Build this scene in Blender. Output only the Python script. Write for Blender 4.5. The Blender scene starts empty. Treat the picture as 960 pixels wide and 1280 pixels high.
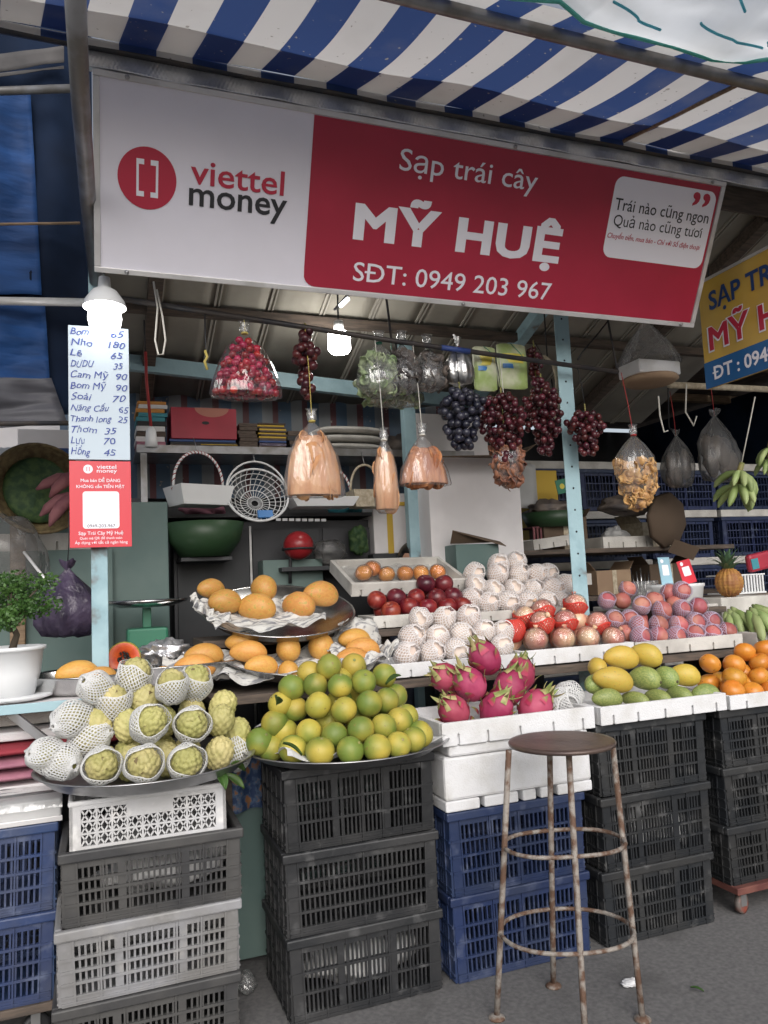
import bpy, bmesh, math, random
from mathutils import Vector, Matrix, Euler, noise
random.seed(11)
S = bpy.context.scene
COL = S.collection
PI = math.pi

# ------------------------------------------------------------------ camera, sky, sun, exposure
cam = bpy.data.objects.new('camera', bpy.data.cameras.new('camera')); COL.objects.link(cam)
cam.data.sensor_fit = 'VERTICAL'; cam.data.sensor_height = 36.0; cam.data.lens = 27.03
cam.data.clip_start = 0.05; cam.data.clip_end = 1000
CR, CU, CB = ((0.936312, -0.348063, -0.046608), (0.009811, -0.106744, 0.994238), (-0.351032, -0.931374, -0.096531))
cam.matrix_world = Matrix(((CR[0], CU[0], CB[0], 0), (CR[1], CU[1], CB[1], 0), (CR[2], CU[2], CB[2], 1.5), (0, 0, 0, 1)))
S.camera = cam
SUN_EL, SUN_AZ = math.radians(33), math.radians(190)      # azimuth from +Y towards +X: behind the camera, over the street
w = bpy.data.worlds.new('World'); S.world = w; w.use_nodes = True
wn = w.node_tree.nodes; wl = w.node_tree.links
sky = wn.new('ShaderNodeTexSky'); sky.sky_type = 'NISHITA'; sky.sun_disc = False
sky.sun_elevation = SUN_EL; sky.sun_rotation = SUN_AZ; sky.air_density = 1.0; sky.dust_density = 4.0; sky.ozone_density = 1.0
hs = wn.new('ShaderNodeHueSaturation'); hs.inputs['Saturation'].default_value = 0.45
wl.new(sky.outputs[0], hs.inputs['Color']); wl.new(hs.outputs[0], wn['Background'].inputs[0])
wn['Background'].inputs[1].default_value = 0.13
sun = bpy.data.objects.new('sun', bpy.data.lights.new('sun', 'SUN')); COL.objects.link(sun)
sun.data.energy = 1.45; sun.data.angle = math.radians(55); sun.data.color = (0.97, 0.98, 1.0)
sd = Vector((math.sin(SUN_AZ)*math.cos(SUN_EL), math.cos(SUN_AZ)*math.cos(SUN_EL), math.sin(SUN_EL)))
sun.rotation_euler = sd.to_track_quat('Z', 'Y').to_euler(); sun.location = (0, -3, 9)
S.view_settings.view_transform = 'Standard'; S.view_settings.look = 'None'; S.view_settings.gamma = 1
S.view_settings.exposure = 0.20
S.render.engine = 'CYCLES'
S.cycles.transparent_max_bounces = 14

# ------------------------------------------------------------------ materials
MATS = {}
def M(name, col, rough=0.6, metal=0.0, col2=None, scale=6.0, lo=0.4, hi=0.6, bump=0.0, bscale=40.0, rnd=0.0, translucent=0.0, coat=0.0, spec=0.5, col3=None, detail=4.0, sub=0.0, aniso=None, specks=None, sscale=70.0, slo=0.66, shi=0.72):
    m = bpy.data.materials.new(name); m.use_nodes = True; MATS[name] = m
    nt = m.node_tree; N = nt.nodes; L = nt.links; b = N['Principled BSDF']
    b.inputs['Base Color'].default_value = (*col, 1); b.inputs['Roughness'].default_value = rough
    b.inputs['Metallic'].default_value = metal; b.inputs['Coat Weight'].default_value = coat
    b.inputs['Specular IOR Level'].default_value = spec
    if sub:
        b.inputs['Subsurface Weight'].default_value = sub; b.inputs['Subsurface Radius'].default_value = (0.01, 0.005, 0.003)
    tc = N.new('ShaderNodeTexCoord'); oi = N.new('ShaderNodeObjectInfo')
    add = N.new('ShaderNodeVectorMath'); add.operation = 'ADD'
    mu = N.new('ShaderNodeMath'); mu.operation = 'MULTIPLY'; mu.inputs[1].default_value = 37.0
    L.new(oi.outputs['Random'], mu.inputs[0]); L.new(tc.outputs['Object'], add.inputs[0]); L.new(mu.outputs[0], add.inputs[1])
    vec = add.outputs[0]
    if aniso:
        mp = N.new('ShaderNodeMapping'); mp.inputs['Scale'].default_value = aniso; L.new(vec, mp.inputs[0]); vec = mp.outputs[0]
    if col2:
        nz = N.new('ShaderNodeTexNoise'); nz.inputs['Scale'].default_value = scale; nz.inputs['Detail'].default_value = detail
        L.new(vec, nz.inputs['Vector'])
        rp = N.new('ShaderNodeValToRGB'); rp.color_ramp.elements[0].position = lo; rp.color_ramp.elements[1].position = hi
        rp.color_ramp.elements[0].color = (*col, 1); rp.color_ramp.elements[1].color = (*col2, 1)
        if col3:
            e = rp.color_ramp.elements.new(min(0.99, hi + 0.08)); e.color = (*col3, 1)
        L.new(nz.outputs['Fac'], rp.inputs[0]); out = rp.outputs[0]
        if rnd:
            hv = N.new('ShaderNodeHueSaturation'); mr = N.new('ShaderNodeMapRange')
            mr.inputs['To Min'].default_value = 1 - rnd; mr.inputs['To Max'].default_value = 1 + rnd
            L.new(oi.outputs['Random'], mr.inputs[0]); L.new(mr.outputs[0], hv.inputs['Value'])
            mh = N.new('ShaderNodeMapRange'); mh.inputs['To Min'].default_value = 0.5 - rnd*0.05; mh.inputs['To Max'].default_value = 0.5 + rnd*0.05
            ml = N.new('ShaderNodeMath'); ml.operation = 'FRACT'; m2 = N.new('ShaderNodeMath'); m2.operation = 'MULTIPLY'; m2.inputs[1].default_value = 7.31
            L.new(oi.outputs['Random'], m2.inputs[0]); L.new(m2.outputs[0], ml.inputs[0]); L.new(ml.outputs[0], mh.inputs[0]); L.new(mh.outputs[0], hv.inputs['Hue'])
            L.new(out, hv.inputs['Color']); out = hv.outputs[0]
        if specks:
            n3 = N.new('ShaderNodeTexNoise'); n3.inputs['Scale'].default_value = sscale; n3.inputs['Detail'].default_value = 3; L.new(vec, n3.inputs['Vector'])
            r3 = N.new('ShaderNodeValToRGB'); r3.color_ramp.elements[0].position = slo; r3.color_ramp.elements[1].position = shi; L.new(n3.outputs['Fac'], r3.inputs[0])
            mxc = N.new('ShaderNodeMix'); mxc.data_type = 'RGBA'; L.new(r3.outputs[0], mxc.inputs[0]); L.new(out, mxc.inputs[6]); mxc.inputs[7].default_value = (*specks, 1); out = mxc.outputs[2]
        L.new(out, b.inputs['Base Color'])
    if bump:
        n2 = N.new('ShaderNodeTexNoise'); n2.inputs['Scale'].default_value = bscale; n2.inputs['Detail'].default_value = 3
        L.new(vec, n2.inputs['Vector'])
        bp = N.new('ShaderNodeBump'); bp.inputs['Strength'].default_value = bump; bp.inputs['Distance'].default_value = 0.01
        L.new(n2.outputs['Fac'], bp.inputs['Height']); L.new(bp.outputs[0], b.inputs['Normal'])
    if translucent:
        t = N.new('ShaderNodeBsdfTranslucent'); mx = N.new('ShaderNodeMixShader'); mx.inputs[0].default_value = translucent
        src = b.inputs['Base Color'].links
        if src: L.new(src[0].from_socket, t.inputs['Color'])
        else: t.inputs['Color'].default_value = (*col, 1)
        L.new(b.outputs[0], mx.inputs[1]); L.new(t.outputs[0], mx.inputs[2]); L.new(mx.outputs[0], N['Material Output'].inputs['Surface'])
    return m
def striped(name, a, b2, period, duty, axis=0, translucent=0.0, phase=0.0, dirt=(0.35, 0.33, 0.3), third=None, rough=0.7, skew=0.0):
    m = M(name, a, rough, translucent=0.0); nt = m.node_tree; N = nt.nodes; L = nt.links; b = N['Principled BSDF']
    tc = N.new('ShaderNodeTexCoord'); sp = N.new('ShaderNodeSeparateXYZ'); L.new(tc.outputs['Object'], sp.inputs[0])
    d = N.new('ShaderNodeMath'); d.operation = 'DIVIDE'; d.inputs[1].default_value = period
    o = N.new('ShaderNodeMath'); o.operation = 'ADD'; o.inputs[1].default_value = phase + 50
    fr = N.new('ShaderNodeMath'); fr.operation = 'FRACT'
    sk = N.new('ShaderNodeMath'); sk.operation = 'MULTIPLY_ADD'; sk.inputs[1].default_value = skew; L.new(sp.outputs[1], sk.inputs[0]); L.new(sp.outputs[axis], sk.inputs[2]); L.new(sk.outputs[0], d.inputs[0]); L.new(d.outputs[0], o.inputs[0]); L.new(o.outputs[0], fr.inputs[0])
    rp = N.new('ShaderNodeValToRGB'); rp.color_ramp.interpolation = 'CONSTANT'
    rp.color_ramp.elements[0].color = (*a, 1); rp.color_ramp.elements[1].color = (*b2, 1); rp.color_ramp.elements[1].position = duty
    if third:
        e = rp.color_ramp.elements.new(third[0]); e.color = (*third[1], 1)
    L.new(fr.outputs[0], rp.inputs[0])
    # mildew specks and water stains on the cloth
    n1 = N.new('ShaderNodeTexNoise'); n1.inputs['Scale'].default_value = 38; n1.inputs['Detail'].default_value = 2; L.new(tc.outputs['Object'], n1.inputs['Vector'])
    r1 = N.new('ShaderNodeValToRGB'); r1.color_ramp.elements[0].position = 0.70; r1.color_ramp.elements[1].position = 0.74; L.new(n1.outputs['Fac'], r1.inputs[0])
    n2 = N.new('ShaderNodeTexNoise'); n2.inputs['Scale'].default_value = 2.2; n2.inputs['Detail'].default_value = 6; L.new(tc.outputs['Object'], n2.inputs['Vector'])
    r2 = N.new('ShaderNodeValToRGB'); r2.color_ramp.elements[0].position = 0.5; r2.color_ramp.elements[1].position = 0.75
    r2.color_ramp.elements[1].color = (0.35, 0.35, 0.35, 1); L.new(n2.outputs['Fac'], r2.inputs[0])
    mx = N.new('ShaderNodeMath'); mx.operation = 'MAXIMUM'; L.new(r1.outputs[0], mx.inputs[0]); L.new(r2.outputs[0], mx.inputs[1])
    mc = N.new('ShaderNodeMix'); mc.data_type = 'RGBA'; L.new(mx.outputs[0], mc.inputs[0]); L.new(rp.outputs[0], mc.inputs[6]); mc.inputs[7].default_value = (*dirt, 1)
    L.new(mc.outputs[2], b.inputs['Base Color'])
    if translucent:
        t = N.new('ShaderNodeBsdfTranslucent'); mxs = N.new('ShaderNodeMixShader'); mxs.inputs[0].default_value = translucent
        L.new(mc.outputs[2], t.inputs['Color']); L.new(b.outputs[0], mxs.inputs[1]); L.new(t.outputs[0], mxs.inputs[2])
        L.new(mxs.outputs[0], N['Material Output'].inputs['Surface'])
    return m
def plastic(name, tint=(1, 1, 1), haze=0.08, gloss=0.10, rough=0.12, bscale=14, bump=0.8):
    m = bpy.data.materials.new(name); m.use_nodes = True; MATS[name] = m
    nt = m.node_tree; N = nt.nodes; L = nt.links; N.remove(N['Principled BSDF'])
    tr = N.new('ShaderNodeBsdfTransparent'); tr.inputs[0].default_value = (*tint, 1)
    gl = N.new('ShaderNodeBsdfGlossy'); gl.inputs['Roughness'].default_value = rough
    df = N.new('ShaderNodeBsdfDiffuse'); df.inputs[0].default_value = (0.8, 0.8, 0.8, 1)
    tc = N.new('ShaderNodeTexCoord'); nz = N.new('ShaderNodeTexNoise'); nz.inputs['Scale'].default_value = bscale; nz.inputs['Detail'].default_value = 3
    mp = N.new('ShaderNodeMapping'); mp.inputs['Scale'].default_value = (1, 1, 0.35); L.new(tc.outputs['Object'], mp.inputs[0]); L.new(mp.outputs[0], nz.inputs['Vector'])
    bp = N.new('ShaderNodeBump'); bp.inputs['Strength'].default_value = bump; bp.inputs['Distance'].default_value = 0.03
    L.new(nz.outputs['Fac'], bp.inputs['Height']); L.new(bp.outputs[0], gl.inputs['Normal'])
    lw = N.new('ShaderNodeLayerWeight'); lw.inputs[0].default_value = 0.25; L.new(bp.outputs[0], lw.inputs['Normal'])
    ma = N.new('ShaderNodeMath'); ma.operation = 'MULTIPLY_ADD'; ma.inputs[1].default_value = 0.55; ma.inputs[2].default_value = gloss; L.new(lw.outputs['Fresnel'], ma.inputs[0])
    m1 = N.new('ShaderNodeMixShader'); m1.inputs[0].default_value = haze; L.new(tr.outputs[0], m1.inputs[1]); L.new(df.outputs[0], m1.inputs[2])
    m2 = N.new('ShaderNodeMixShader'); L.new(ma.outputs[0], m2.inputs[0]); L.new(m1.outputs[0], m2.inputs[1]); L.new(gl.outputs[0], m2.inputs[2])
    L.new(m2.outputs[0], N['Material Output'].inputs['Surface'])
    return m
def emit(name, col, st):
    m = M(name, col, 0.4); b = m.node_tree.nodes['Principled BSDF']
    b.inputs['Emission Color'].default_value = (*col, 1); b.inputs['Emission Strength'].default_value = st
    return m

M('asphalt', (0.105, 0.102, 0.103), 0.9, specks=(0.07, 0.068, 0.066), sscale=2.6, slo=0.56, shi=0.72, col2=(0.155, 0.150, 0.148), scale=55, lo=0.34, hi=0.66, bump=0.35, bscale=260, detail=10)
M('steel_tube', (0.30, 0.30, 0.31), 0.45, 0.7, col2=(0.20, 0.19, 0.18), scale=9)
M('blue_paint', (0.34, 0.50, 0.55), 0.55, col2=(0.26, 0.40, 0.45), scale=7, lo=0.45, hi=0.62, col3=(0.16, 0.15, 0.14), bump=0.15)
M('dark_rail', (0.025, 0.025, 0.03), 0.5, col2=(0.05, 0.04, 0.035), scale=12)
M('rail_blue', (0.03, 0.06, 0.22), 0.5)
M('roof_board', (0.36, 0.34, 0.29), 0.75, col2=(0.28, 0.26, 0.22), scale=3, bump=0.1, bscale=20)
M('roof_batten', (0.33, 0.31, 0.27), 0.8)
M('dark_wood', (0.07, 0.055, 0.045), 0.8, col2=(0.12, 0.09, 0.07), scale=8, aniso=(1, 8, 8))
M('wood', (0.32, 0.22, 0.14), 0.75, col2=(0.22, 0.15, 0.09), scale=7, aniso=(1, 9, 9))
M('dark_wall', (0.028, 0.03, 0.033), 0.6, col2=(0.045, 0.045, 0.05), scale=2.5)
M('green_panel', (0.10, 0.16, 0.15), 0.55, col2=(0.13, 0.19, 0.175), scale=3)
M('foil', (0.80, 0.81, 0.82), 0.34, 0.6, col2=(0.60, 0.61, 0.62), scale=9, bump=0.3, bscale=25)
M('sign_white', (0.86, 0.84, 0.93), 0.4, col2=(0.77, 0.75, 0.82), scale=2.2, lo=0.4, hi=0.75, detail=7)
M('sign_red', (0.43, 0.022, 0.055), 0.4, col2=(0.38, 0.02, 0.048), scale=2.5)
M('sign_frame', (0.66, 0.65, 0.65), 0.4, 0.3, col2=(0.5, 0.49, 0.48), scale=6, lo=0.5, hi=0.7)
M('ink_white', (0.86, 0.85, 0.92), 0.45); M('ink_black', (0.02, 0.02, 0.025), 0.5); M('ink_red', (0.5, 0.025, 0.06), 0.45)
M('ink_blue', (0.03, 0.06, 0.30), 0.5); M('ink_navy', (0.02, 0.06, 0.20), 0.5)
M('sign_yellow', (0.66, 0.42, 0.07), 0.5, col2=(0.58, 0.38, 0.09), scale=4); M('sign_blue', (0.02, 0.12, 0.32), 0.5)
M('board_white', (0.48, 0.57, 0.65), 0.4)
M('placard_red', (0.62, 0.03, 0.05), 0.35); M('placard_blue', (0.30, 0.50, 0.60), 0.35)
striped('awning', (0.042, 0.082, 0.23), (0.68, 0.66, 0.64), 0.262, 0.50, translucent=0.42, phase=0.30, skew=0.126)
striped('backdrop', (0.10, 0.16, 0.24), (0.26, 0.28, 0.30), 0.20, 0.42, phase=0.2, third=(0.8, (0.16, 0.07, 0.08)))
M('tarp_white', (0.78, 0.80, 0.82), 0.6, col2=(0.62, 0.63, 0.63), scale=2.5, bump=0.4, bscale=7, translucent=0.75)
M('tarp_green', (0.14, 0.52, 0.45), 0.6, col2=(0.22, 0.60, 0.54), scale=10, translucent=0.4)
M('tarp_cyan', (0.25, 0.62, 0.70), 0.6, translucent=0.7)
M('tarp_blue', (0.025, 0.085, 0.26), 0.6, col2=(0.014, 0.04, 0.12), scale=4, lo=0.35, hi=0.7, bump=0.9, bscale=9, translucent=0.2, spec=0.2, aniso=(0.7, 1, 3))
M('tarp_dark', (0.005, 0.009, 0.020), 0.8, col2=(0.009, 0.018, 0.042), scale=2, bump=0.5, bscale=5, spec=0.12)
M('tarp_grey', (0.08, 0.08, 0.095), 0.6, col2=(0.05, 0.05, 0.06), scale=3, bump=0.4, bscale=6)
M('tarp_band', (0.11, 0.105, 0.105), 0.8, spec=0.1, col2=(0.07, 0.068, 0.07), scale=5)
def crate_mat(n, c, c2, r=0.5): return M(n, c, r, col2=c2, scale=5, lo=0.40, hi=0.64, bump=0.2, bscale=30, rnd=0.18, specks=tuple(min(0.8, k*1.5+0.035) for k in c2), sscale=14.0, slo=0.58, shi=0.74, detail=8)
crate_mat('crate_charcoal', (0.015, 0.016, 0.018), (0.030, 0.030, 0.031)); crate_mat('crate_black', (0.013, 0.015, 0.018), (0.03, 0.03, 0.03))
crate_mat('crate_grey', (0.24, 0.24, 0.25), (0.17, 0.165, 0.16)); crate_mat('crate_blue', (0.013, 0.026, 0.080), (0.025, 0.037, 0.080))
crate_mat('crate_navy', (0.025, 0.05, 0.13), (0.045, 0.06, 0.11)); crate_mat('crate_white', (0.60, 0.60, 0.61), (0.50, 0.49, 0.48))
M('crate_darkgrey', (0.034, 0.034, 0.036), 0.55, col2=(0.065, 0.063, 0.061), scale=5, rnd=0.1, bump=0.12, bscale=30)
M('foam', (0.68, 0.68, 0.69), 0.85, spec=0.15, col2=(0.57, 0.56, 0.545), scale=9, lo=0.45, hi=0.7, bump=0.25, bscale=160)
M('foam_dirty', (0.60, 0.58, 0.54), 0.75, col2=(0.44, 0.42, 0.39), scale=7, lo=0.4, hi=0.65, bump=0.25, bscale=120)
M('net_white', (0.76, 0.76, 0.755), 0.85, translucent=0.3, spec=0.1); M('net_pink', (0.80, 0.66, 0.62), 0.6, translucent=0.25)
M('net_cream', (0.92, 0.90, 0.90), 0.9, translucent=0.45, spec=0.05)
M('net_red', (0.75, 0.07, 0.05), 0.6, translucent=0.25); M('net_lilac', (0.68, 0.60, 0.76), 0.6, translucent=0.35)
M('steel', (0.62, 0.62, 0.62), 0.22, 1.0, col2=(0.5, 0.5, 0.5), scale=14, bump=0.08, bscale=10)
M('steel_dull', (0.46, 0.46, 0.47), 0.35, 0.9, col2=(0.33, 0.33, 0.33), scale=9)
M('orange_skin', (0.155, 0.215, 0.035), 0.52, col2=(0.47, 0.37, 0.06), scale=6.5, lo=0.40, hi=0.62, rnd=0.14, specks=(0.22, 0.17, 0.05), bump=0.12, bscale=190, detail=2, sub=0.05)
M('custard_skin', (0.37, 0.35, 0.12), 0.65, col2=(0.52, 0.46, 0.20), scale=9, lo=0.4, hi=0.62, rnd=0.14, bump=0.2, bscale=50, specks=(0.14, 0.10, 0.04), sscale=40.0)
M('mango_ripe', (0.56, 0.25, 0.055), 0.5, col2=(0.60, 0.32, 0.075), scale=6, lo=0.35, hi=0.6, col3=(0.5, 0.27, 0.05), rnd=0.14, sub=0.05, specks=(0.36, 0.13, 0.03))
M('mango_big', (0.50, 0.22, 0.055), 0.5, col2=(0.55, 0.28, 0.07), scale=5, lo=0.35, hi=0.58, col3=(0.36, 0.27, 0.05), rnd=0.12, sub=0.05, specks=(0.22, 0.13, 0.04))
M('mango_yellow', (0.50, 0.38, 0.065), 0.5, col2=(0.54, 0.36, 0.055), scale=7, lo=0.4, hi=0.6, col3=(0.36, 0.30, 0.07), rnd=0.12, sub=0.04, specks=(0.16, 0.11, 0.04))
M('mango_green', (0.17, 0.235, 0.065), 0.5, col2=(0.29, 0.33, 0.10), scale=8, lo=0.38, hi=0.62, rnd=0.2, specks=(0.10, 0.11, 0.04))
M('stem_brown', (0.07, 0.05, 0.03), 0.8)
M('dragon_skin', (0.29, 0.022, 0.07), 0.6, col2=(0.42, 0.065, 0.125), scale=9, rnd=0.15, bump=0.2, bscale=25, sub=0.05)
def tipmat(name, a, b2):
    m = M(name, a, 0.55); N = m.node_tree.nodes; L = m.node_tree.links; tc = N.new('ShaderNodeTexCoord'); sp = N.new('ShaderNodeSeparateXYZ'); L.new(tc.outputs['Generated'], sp.inputs[0])
    rp = N.new('ShaderNodeValToRGB'); rp.color_ramp.elements[0].position = 0.25; rp.color_ramp.elements[1].position = 0.75; rp.color_ramp.elements[0].color = (*a, 1); rp.color_ramp.elements[1].color = (*b2, 1)
    L.new(sp.outputs[1], rp.inputs[0]); L.new(rp.outputs[0], N['Principled BSDF'].inputs['Base Color'])
tipmat('dragon_scale', (0.40, 0.03, 0.085), (0.22, 0.24, 0.07))
M('dragon_tip', (0.20, 0.25, 0.07), 0.6, col2=(0.42, 0.34, 0.16), scale=20)
M('persimmon', (0.62, 0.20, 0.025), 0.35, col2=(0.58, 0.26, 0.035), scale=6, rnd=0.14, bump=0.06, bscale=90, sub=0.05, specks=(0.32, 0.10, 0.02))
M('tangerine', (0.78, 0.25, 0.03), 0.4, col2=(0.80, 0.33, 0.05), scale=6, rnd=0.12, bump=0.15, bscale=130)
M('plum', (0.40, 0.10, 0.10), 0.5, col2=(0.50, 0.22, 0.16), scale=9, lo=0.42, hi=0.66, rnd=0.25, sub=0.05, specks=(0.22, 0.02, 0.02))
M('apple_red', (0.15, 0.010, 0.016), 0.30, col2=(0.27, 0.035, 0.025), scale=9, lo=0.42, hi=0.66, rnd=0.25, aniso=(3, 3, 0.6))
M('apple_dark', (0.075, 0.008, 0.018), 0.28, col2=(0.15, 0.02, 0.03), scale=9, rnd=0.2, aniso=(3, 3, 0.6))
M('pear', (0.66, 0.54, 0.47), 0.9, spec=0.05, col2=(0.72, 0.62, 0.54), scale=7, rnd=0.06)
M('pomegranate', (0.62, 0.20, 0.15), 0.35, col2=(0.74, 0.52, 0.32), scale=8, lo=0.4, hi=0.62, rnd=0.15, coat=0.4, bump=0.1, bscale=20)
M('papaya_skin', (0.40, 0.32, 0.05), 0.5, col2=(0.55, 0.30, 0.05), scale=5); M('papaya_flesh', (0.62, 0.10, 0.02), 0.4, col2=(0.55, 0.07, 0.02), scale=30); M('seed_black', (0.01, 0.01, 0.01), 0.3)
M('grape_black', (0.012, 0.013, 0.025), 0.32, col2=(0.04, 0.04, 0.06), scale=12, rnd=0.3)
M('grape_red', (0.040, 0.007, 0.012), 0.30, col2=(0.085, 0.016, 0.02), scale=12, rnd=0.35)
M('jujube', (0.40, 0.012, 0.04), 0.25, col2=(0.26, 0.01, 0.03), scale=14, rnd=0.35, coat=0.2)
M('banana_green', (0.20, 0.28, 0.09), 0.55, col2=(0.33, 0.40, 0.17), scale=10, rnd=0.15); M('banana_tip', (0.10, 0.09, 0.04), 0.7)
M('pine_body', (0.42, 0.22, 0.05), 0.6, col2=(0.30, 0.13, 0.04), scale=25, rnd=0.1); M('pine_leaf', (0.06, 0.12, 0.06), 0.5, col2=(0.10, 0.17, 0.09), scale=9, rnd=0.2)
M('leaf', (0.045, 0.10, 0.02), 0.5, col2=(0.08, 0.15, 0.03), scale=14, rnd=0.3, translucent=0.2)
M('leaf_dry', (0.20, 0.22, 0.07), 0.6, col2=(0.30, 0.26, 0.09), scale=20, rnd=0.2)
M('bark', (0.09, 0.07, 0.05), 0.9); M('soil', (0.05, 0.035, 0.025), 0.95, bump=0.8, bscale=60)
M('white_plastic', (0.76, 0.77, 0.78), 0.4, col2=(0.70, 0.71, 0.71), scale=3)
M('paper', (0.56, 0.55, 0.52), 0.85, col2=(0.22, 0.22, 0.23), scale=30, lo=0.50, hi=0.60, detail=6, bump=0.2, bscale=20, aniso=(0.6, 2.6, 1))
M('paper_plain', (0.72, 0.71, 0.70), 0.8, col2=(0.55, 0.55, 0.56), scale=9)
M('foil_crumple', (0.66, 0.66, 0.68), 0.3, 0.8, bump=1.0, bscale=45)
M('rusty', (0.30, 0.27, 0.24), 0.75, 0.3, col2=(0.13, 0.075, 0.05), scale=26, lo=0.42, hi=0.58, bump=0.3, bscale=120)
M('stool_seat', (0.075, 0.05, 0.045), 0.40, 0.3, col2=(0.12, 0.085, 0.07), scale=8, bump=0.15, bscale=60)
M('cardboard', (0.36, 0.25, 0.16), 0.85, col2=(0.30, 0.20, 0.13), scale=6); M('cardboard_dark', (0.11, 0.075, 0.05), 0.85)
M('white_card', (0.80, 0.77, 0.77), 0.7, col2=(0.68, 0.65, 0.65), scale=2.5)
M('red_box', (0.40, 0.03, 0.055), 0.45, col2=(0.33, 0.025, 0.045), scale=4); M('red_box_light', (0.45, 0.18, 0.13), 0.5)
M('yellow_paper', (0.58, 0.38, 0.05), 0.7); M('orange_pack', (0.55, 0.24, 0.05), 0.6); M('teal_pack', (0.05, 0.25, 0.30), 0.6); M('black_stuff', (0.02, 0.02, 0.022), 0.6)
M('brown_stack', (0.07, 0.05, 0.04), 0.8, col2=(0.12, 0.09, 0.07), scale=30, aniso=(1, 1, 8))
M('wicker', (0.20, 0.15, 0.07), 0.8, col2=(0.12, 0.085, 0.04), scale=40, bump=0.5, bscale=70); M('wicker_pale', (0.55, 0.48, 0.36), 0.7, col2=(0.42, 0.35, 0.25), scale=40, bump=0.5, bscale=70)
M('green_weave', (0.02, 0.055, 0.02), 0.7, col2=(0.055, 0.10, 0.03), scale=30, bump=0.4, bscale=40); M('green_bowl', (0.025, 0.06, 0.025), 0.45)
M('root_red', (0.13, 0.04, 0.05), 0.8, col2=(0.20, 0.075, 0.08), scale=10, rnd=0.15)
M('red_ball', (0.30, 0.02, 0.025), 0.3); M('purple_bag', (0.025, 0.018, 0.04), 0.35, col2=(0.075, 0.055, 0.10), scale=9, bump=1.0, bscale=22)
M('scale_green', (0.04, 0.20, 0.12), 0.45); M('cord_red', (0.35, 0.03, 0.03), 0.6); M('cord_white', (0.66, 0.64, 0.58), 0.7); M('cord_black', (0.015, 0.015, 0.018), 0.6); M('cord_green', (0.05, 0.28, 0.18), 0.6); M('cord_yellow', (0.5, 0.40, 0.10), 0.6)
M('dried_slice', (0.62, 0.35, 0.18), 0.7, col2=(0.52, 0.25, 0.11), scale=14, aniso=(2, 2, 0.5)); M('dried_brown', (0.52, 0.23, 0.10), 0.7, col2=(0.34, 0.12, 0.05), scale=18, aniso=(2, 2, 0.5))
M('chips', (0.62, 0.38, 0.15), 0.5, col2=(0.48, 0.26, 0.10), scale=20); M('chips_dark', (0.30, 0.13, 0.07), 0.5, col2=(0.20, 0.08, 0.05), scale=20)
M('veg_green', (0.20, 0.30, 0.13), 0.6, col2=(0.36, 0.42, 0.26), scale=9); M('veg_dark', (0.07, 0.06, 0.06), 0.6, col2=(0.16, 0.13, 0.11), scale=9)
M('silver_bag', (0.55, 0.55, 0.55), 0.28, 0.9, bump=1.0, bscale=18); M('pack_green', (0.35, 0.46, 0.16), 0.4, col2=(0.60, 0.62, 0.45), scale=7, bump=0.5, bscale=12); M('pack_yellow', (0.65, 0.55, 0.08), 0.4); M('pack_blue', (0.05, 0.2, 0.5), 0.4)
M('cloth_red', (0.28, 0.03, 0.045), 0.8, bump=0.4, bscale=12); M('cloth_pink', (0.40, 0.17, 0.22), 0.8, col2=(0.30, 0.12, 0.17), scale=9, bump=0.4, bscale=12)
M('cloth_pattern', (0.03, 0.06, 0.15), 0.7, col2=(0.10, 0.16, 0.26), scale=30, lo=0.45, hi=0.55, col3=(0.35, 0.16, 0.07)); M('grey_case', (0.50, 0.50, 0.50), 0.55, col2=(0.42, 0.42, 0.41), scale=4)
M('caster_wheel', (0.22, 0.05, 0.03), 0.6, col2=(0.12, 0.10, 0.09), scale=20); M('dolly_red', (0.10, 0.03, 0.025), 0.8, col2=(0.16, 0.06, 0.045), scale=9); M('caster_grey', (0.25, 0.25, 0.25), 0.4, 0.6)
M('skin', (0.45, 0.25, 0.17), 0.5); M('hair', (0.008, 0.007, 0.007), 0.4); M('shirt', (0.10, 0.11, 0.16), 0.8)
plastic('clear_bag', (1, 1, 1), 0.07, 0.07, 0.12, 13, 0.7); plastic('hazy_bag', (0.92, 0.92, 0.92), 0.12, 0.14, 0.14, 16, 1.0); plastic('grey_bag', (0.66, 0.65, 0.64), 0.06, 0.02, 0.3, 12, 0.6); plastic('film', (1, 1, 1), 0.04, 0.10, 0.1, 40, 1.0)
plastic('crisp_bag', (1, 1, 1), 0.018, 0.06, 0.08, 11, 0.7); plastic('thin_sheet', (0.95, 0.95, 0.95), 0.18, 0.10, 0.2, 9, 1.0)
emit('led', (1.0, 0.98, 0.95), 6.0); emit('led_bright', (1.0, 0.97, 0.92), 34.0); emit('led_tube', (0.9, 0.95, 1.0), 3.0)

# ------------------------------------------------------------------ helpers
def link(name, me, mat=None, parent=None, loc=(0, 0, 0), rot=(0, 0, 0), sc=None):
    o = bpy.data.objects.new(name, me); COL.objects.link(o)
    if mat and not len(me.materials): me.materials.append(MATS[mat])
    o.parent = parent; o.location = loc; o.rotation_euler = rot
    if sc is not None: o.scale = sc if hasattr(sc, '__len__') else (sc, sc, sc)
    return o
def thing(name, label, cat, loc=(0, 0, 0), rot=(0, 0, 0), group=None, sc=None):
    o = bpy.data.objects.new(name, None); COL.objects.link(o); o.location = loc; o.rotation_euler = rot
    o.empty_display_size = 0.05
    if sc is not None: o.scale = sc if hasattr(sc, '__len__') else (sc, sc, sc)
    return tag(o, label, cat, group)
def tag(o, label, cat, group=None):
    o['label'] = label; o['category'] = cat
    if group: o['group'] = group
    return o
def kind(o, k): o['kind'] = k; return o
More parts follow.
